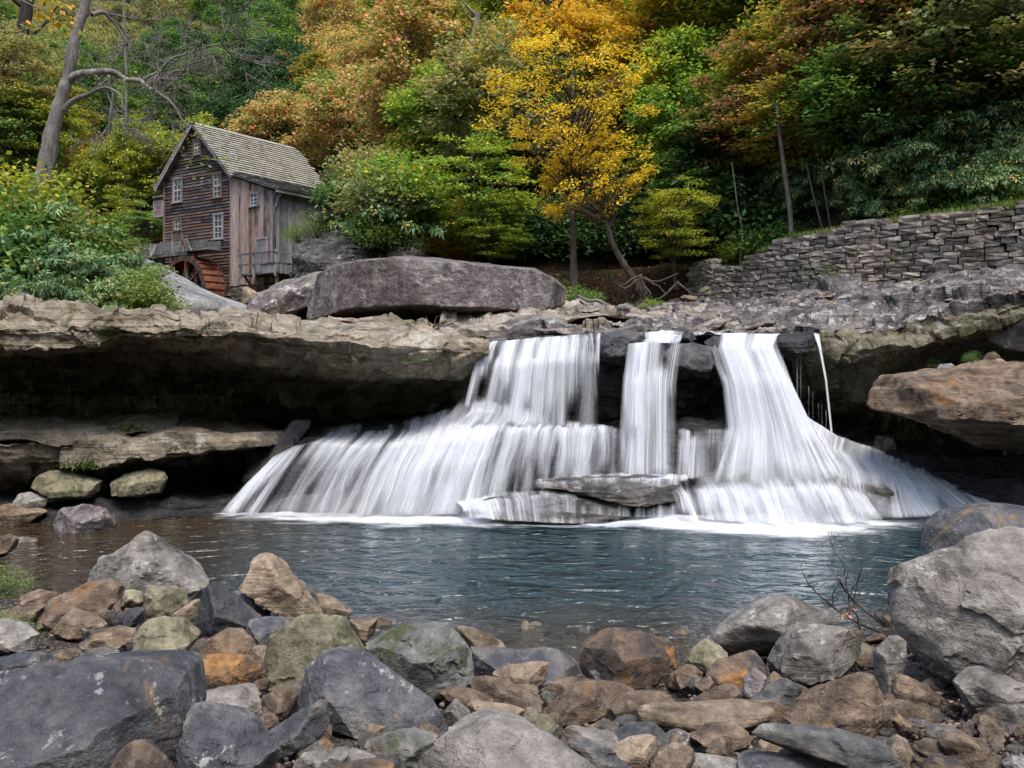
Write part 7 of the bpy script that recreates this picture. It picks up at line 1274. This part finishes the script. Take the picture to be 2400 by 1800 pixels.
# ---------------------------------------------------------------- ground cover: fallen leaves, grass, moss
bpy.context.view_layer.update()
dg = bpy.context.evaluated_depsgraph_get()
def bvh_of(names):
    Vs, Ts, nV = [], [], 0
    for o in col.objects:
        if o.type == 'MESH' and o.name.split('.')[0] in names and o.parent is None:
            me = o.data; v = np.empty(len(me.vertices)*3, np.float32); me.vertices.foreach_get('co', v); v = v.reshape(-1, 3)*np.array(o.scale)+np.array(o.location)
            Vs.append(v); Ts += [[i+nV for i in p.vertices] for p in me.polygons]; nV += len(v)
    return BVHTree.FromPolygons(np.concatenate(Vs).tolist(), Ts)
bv = bvh_of({'bedrock', 'rock_slab', 'rock_shelf', 'rock_ledge', 'hillside'})
def drop(u, v): 
    d = Vector(((u-CX)/F, 1, -(v-HY)/F)).normalized(); h = bv.ray_cast(Vector((0, 0, H)), d); return h
def litter(name, spots, L, W, mat, flat=3.0, lift=.02, kind='stuff'):
    P_, rgl = [], np.random.default_rng(12)
    for u, v in spots:
        h = drop(u, v)
        if h[0] is not None and h[1].z > .25: P_.append(np.array(h[0])+np.array([0, 0, lift]))
    V, Q = leaves(np.array(P_), L, W, rgl, flat); return tag(link(name, mesh(name, V, Q, LM[mat], False)), kind=kind)
rl = np.random.default_rng(15); sp1 = [(rl.uniform(1200, 2400), 0) for _ in range(2600)]; sp1 = [(u, np.interp(u, [1200, 1640, 1900, 2100, 2400], [700, 690, 655, 640, 620])+abs(rl.normal())*np.interp(u, [1200, 1700, 2000, 2400], [45, 30, 40, 55])) for u, _ in sp1]
litter('fallen_leaves', sp1+[(rl.uniform(0, 680), rl.uniform(950, 1030)) for _ in range(60)]+[(rl.uniform(100, 560), rl.uniform(1165, 1195)) for _ in range(50)]+[(rl.uniform(1240, 1640), rl.uniform(620, 720)) for _ in range(900)], .10, .075, 'litter')
def blades(name, pts, h, mat, rgb):
    p_ = np.array(pts); m = len(p_); a = rgb.uniform(0, 6.28, m); d = np.stack([np.cos(a), np.sin(a), np.zeros(m)], 1); l = h*rgb.uniform(.5, 1.3, m)[:, None]; s = np.stack([-d[:, 1], d[:, 0], d[:, 2]], 1)*.012*max(1, h*6)
    V = np.stack([p_-s, p_+s, p_+d*l*.35+np.array([0, 0, 1.])*l], 1).reshape(-1, 3); return tag(link(name, mesh(name, V, np.arange(3*m).reshape(-1, 3), LM[mat], False)), kind='stuff')
gp = []; rgb = np.random.default_rng(3)
for _ in range(9000):
    s = rgb.uniform(0, LEN); c2 = wall_at(s); d_ = wall_dir(s); t = .15+abs(rgb.normal())*.55; x, y = c2[0]-d_[1]*t, c2[1]+d_[0]*t; gp.append((x, y, max(float(hill_z(x, y)), wall_top(s)-.04 if t < .8 else 0)-.02))
for _ in range(6000):
    x = rgb.uniform(-2, 7.4); y = np.interp(x, _bx, _by)+rgb.uniform(-.4, 2.0); gp.append((x, y, float(hill_z(x, y))-.02))
blades('grass', gp, .14, 'grass', rgb)
mp = []
for u0, v0, su, sv, m in [(300,1003,30,7,400),(205,1095,28,14,500),(150,1110,50,20,300),(45,1140,25,10,120),(1120,735,30,5,260),(960,760,15,6,100)]:
    for _ in range(m):
        h = drop(u0+rgb.normal()*su*.6, v0+rgb.normal()*sv*.6)
        if h[0] is not None: mp.append(np.array(h[0])+rgb.normal(size=3)*.02)
V, Q = leaves(np.array(mp), .06, .05, rgb, .6); tag(link('moss', mesh('moss', V, Q, LM['moss'], False)), kind='stuff')
# white painted digits on the purplish boulder
pb = [o for o in ROCKS['boulder'] if o['label'].startswith('purplish boulder')][0]; bq = BVHTree.FromPolygons([(np.array(v.co)+np.array(pb.location)).tolist() for v in pb.data.vertices], [list(p.vertices) for p in pb.data.polygons])
n = NT('white_paint'); M_wp = n.done(n.bsdf((.62, .62, .6), .8))
def stroke(pts):
    q = []
    for a, b in pts:
        u, v = 570+a/11.06, 640+b/11.06; h = bq.ray_cast(Vector((0, 0, H)), Vector(((u-CX)/F, 1, -(v-HY)/F)).normalized())
        if h[0] is not None: q.append(np.array(h[0])+np.array(h[1])*.006-np.array(pb.location))
    if len(q) > 2: m_ = MB(); m_.tube(np.array(q), .016, 5); m_.build('painted_mark', M_wp, pb)
stroke([(745+28*math.cos(t), 790-85*math.sin(t)) for t in np.linspace(0, 6.28, 18)]); stroke([(800, 720), (850, 700), (880, 740), (850, 790), (790, 850), (840, 860), (900, 820)]); stroke([(600, 870), (605, 900), (612, 940)]); stroke([(650, 860), (655, 880), (660, 910)]); stroke([(565, 920), (572, 935), (580, 945)])
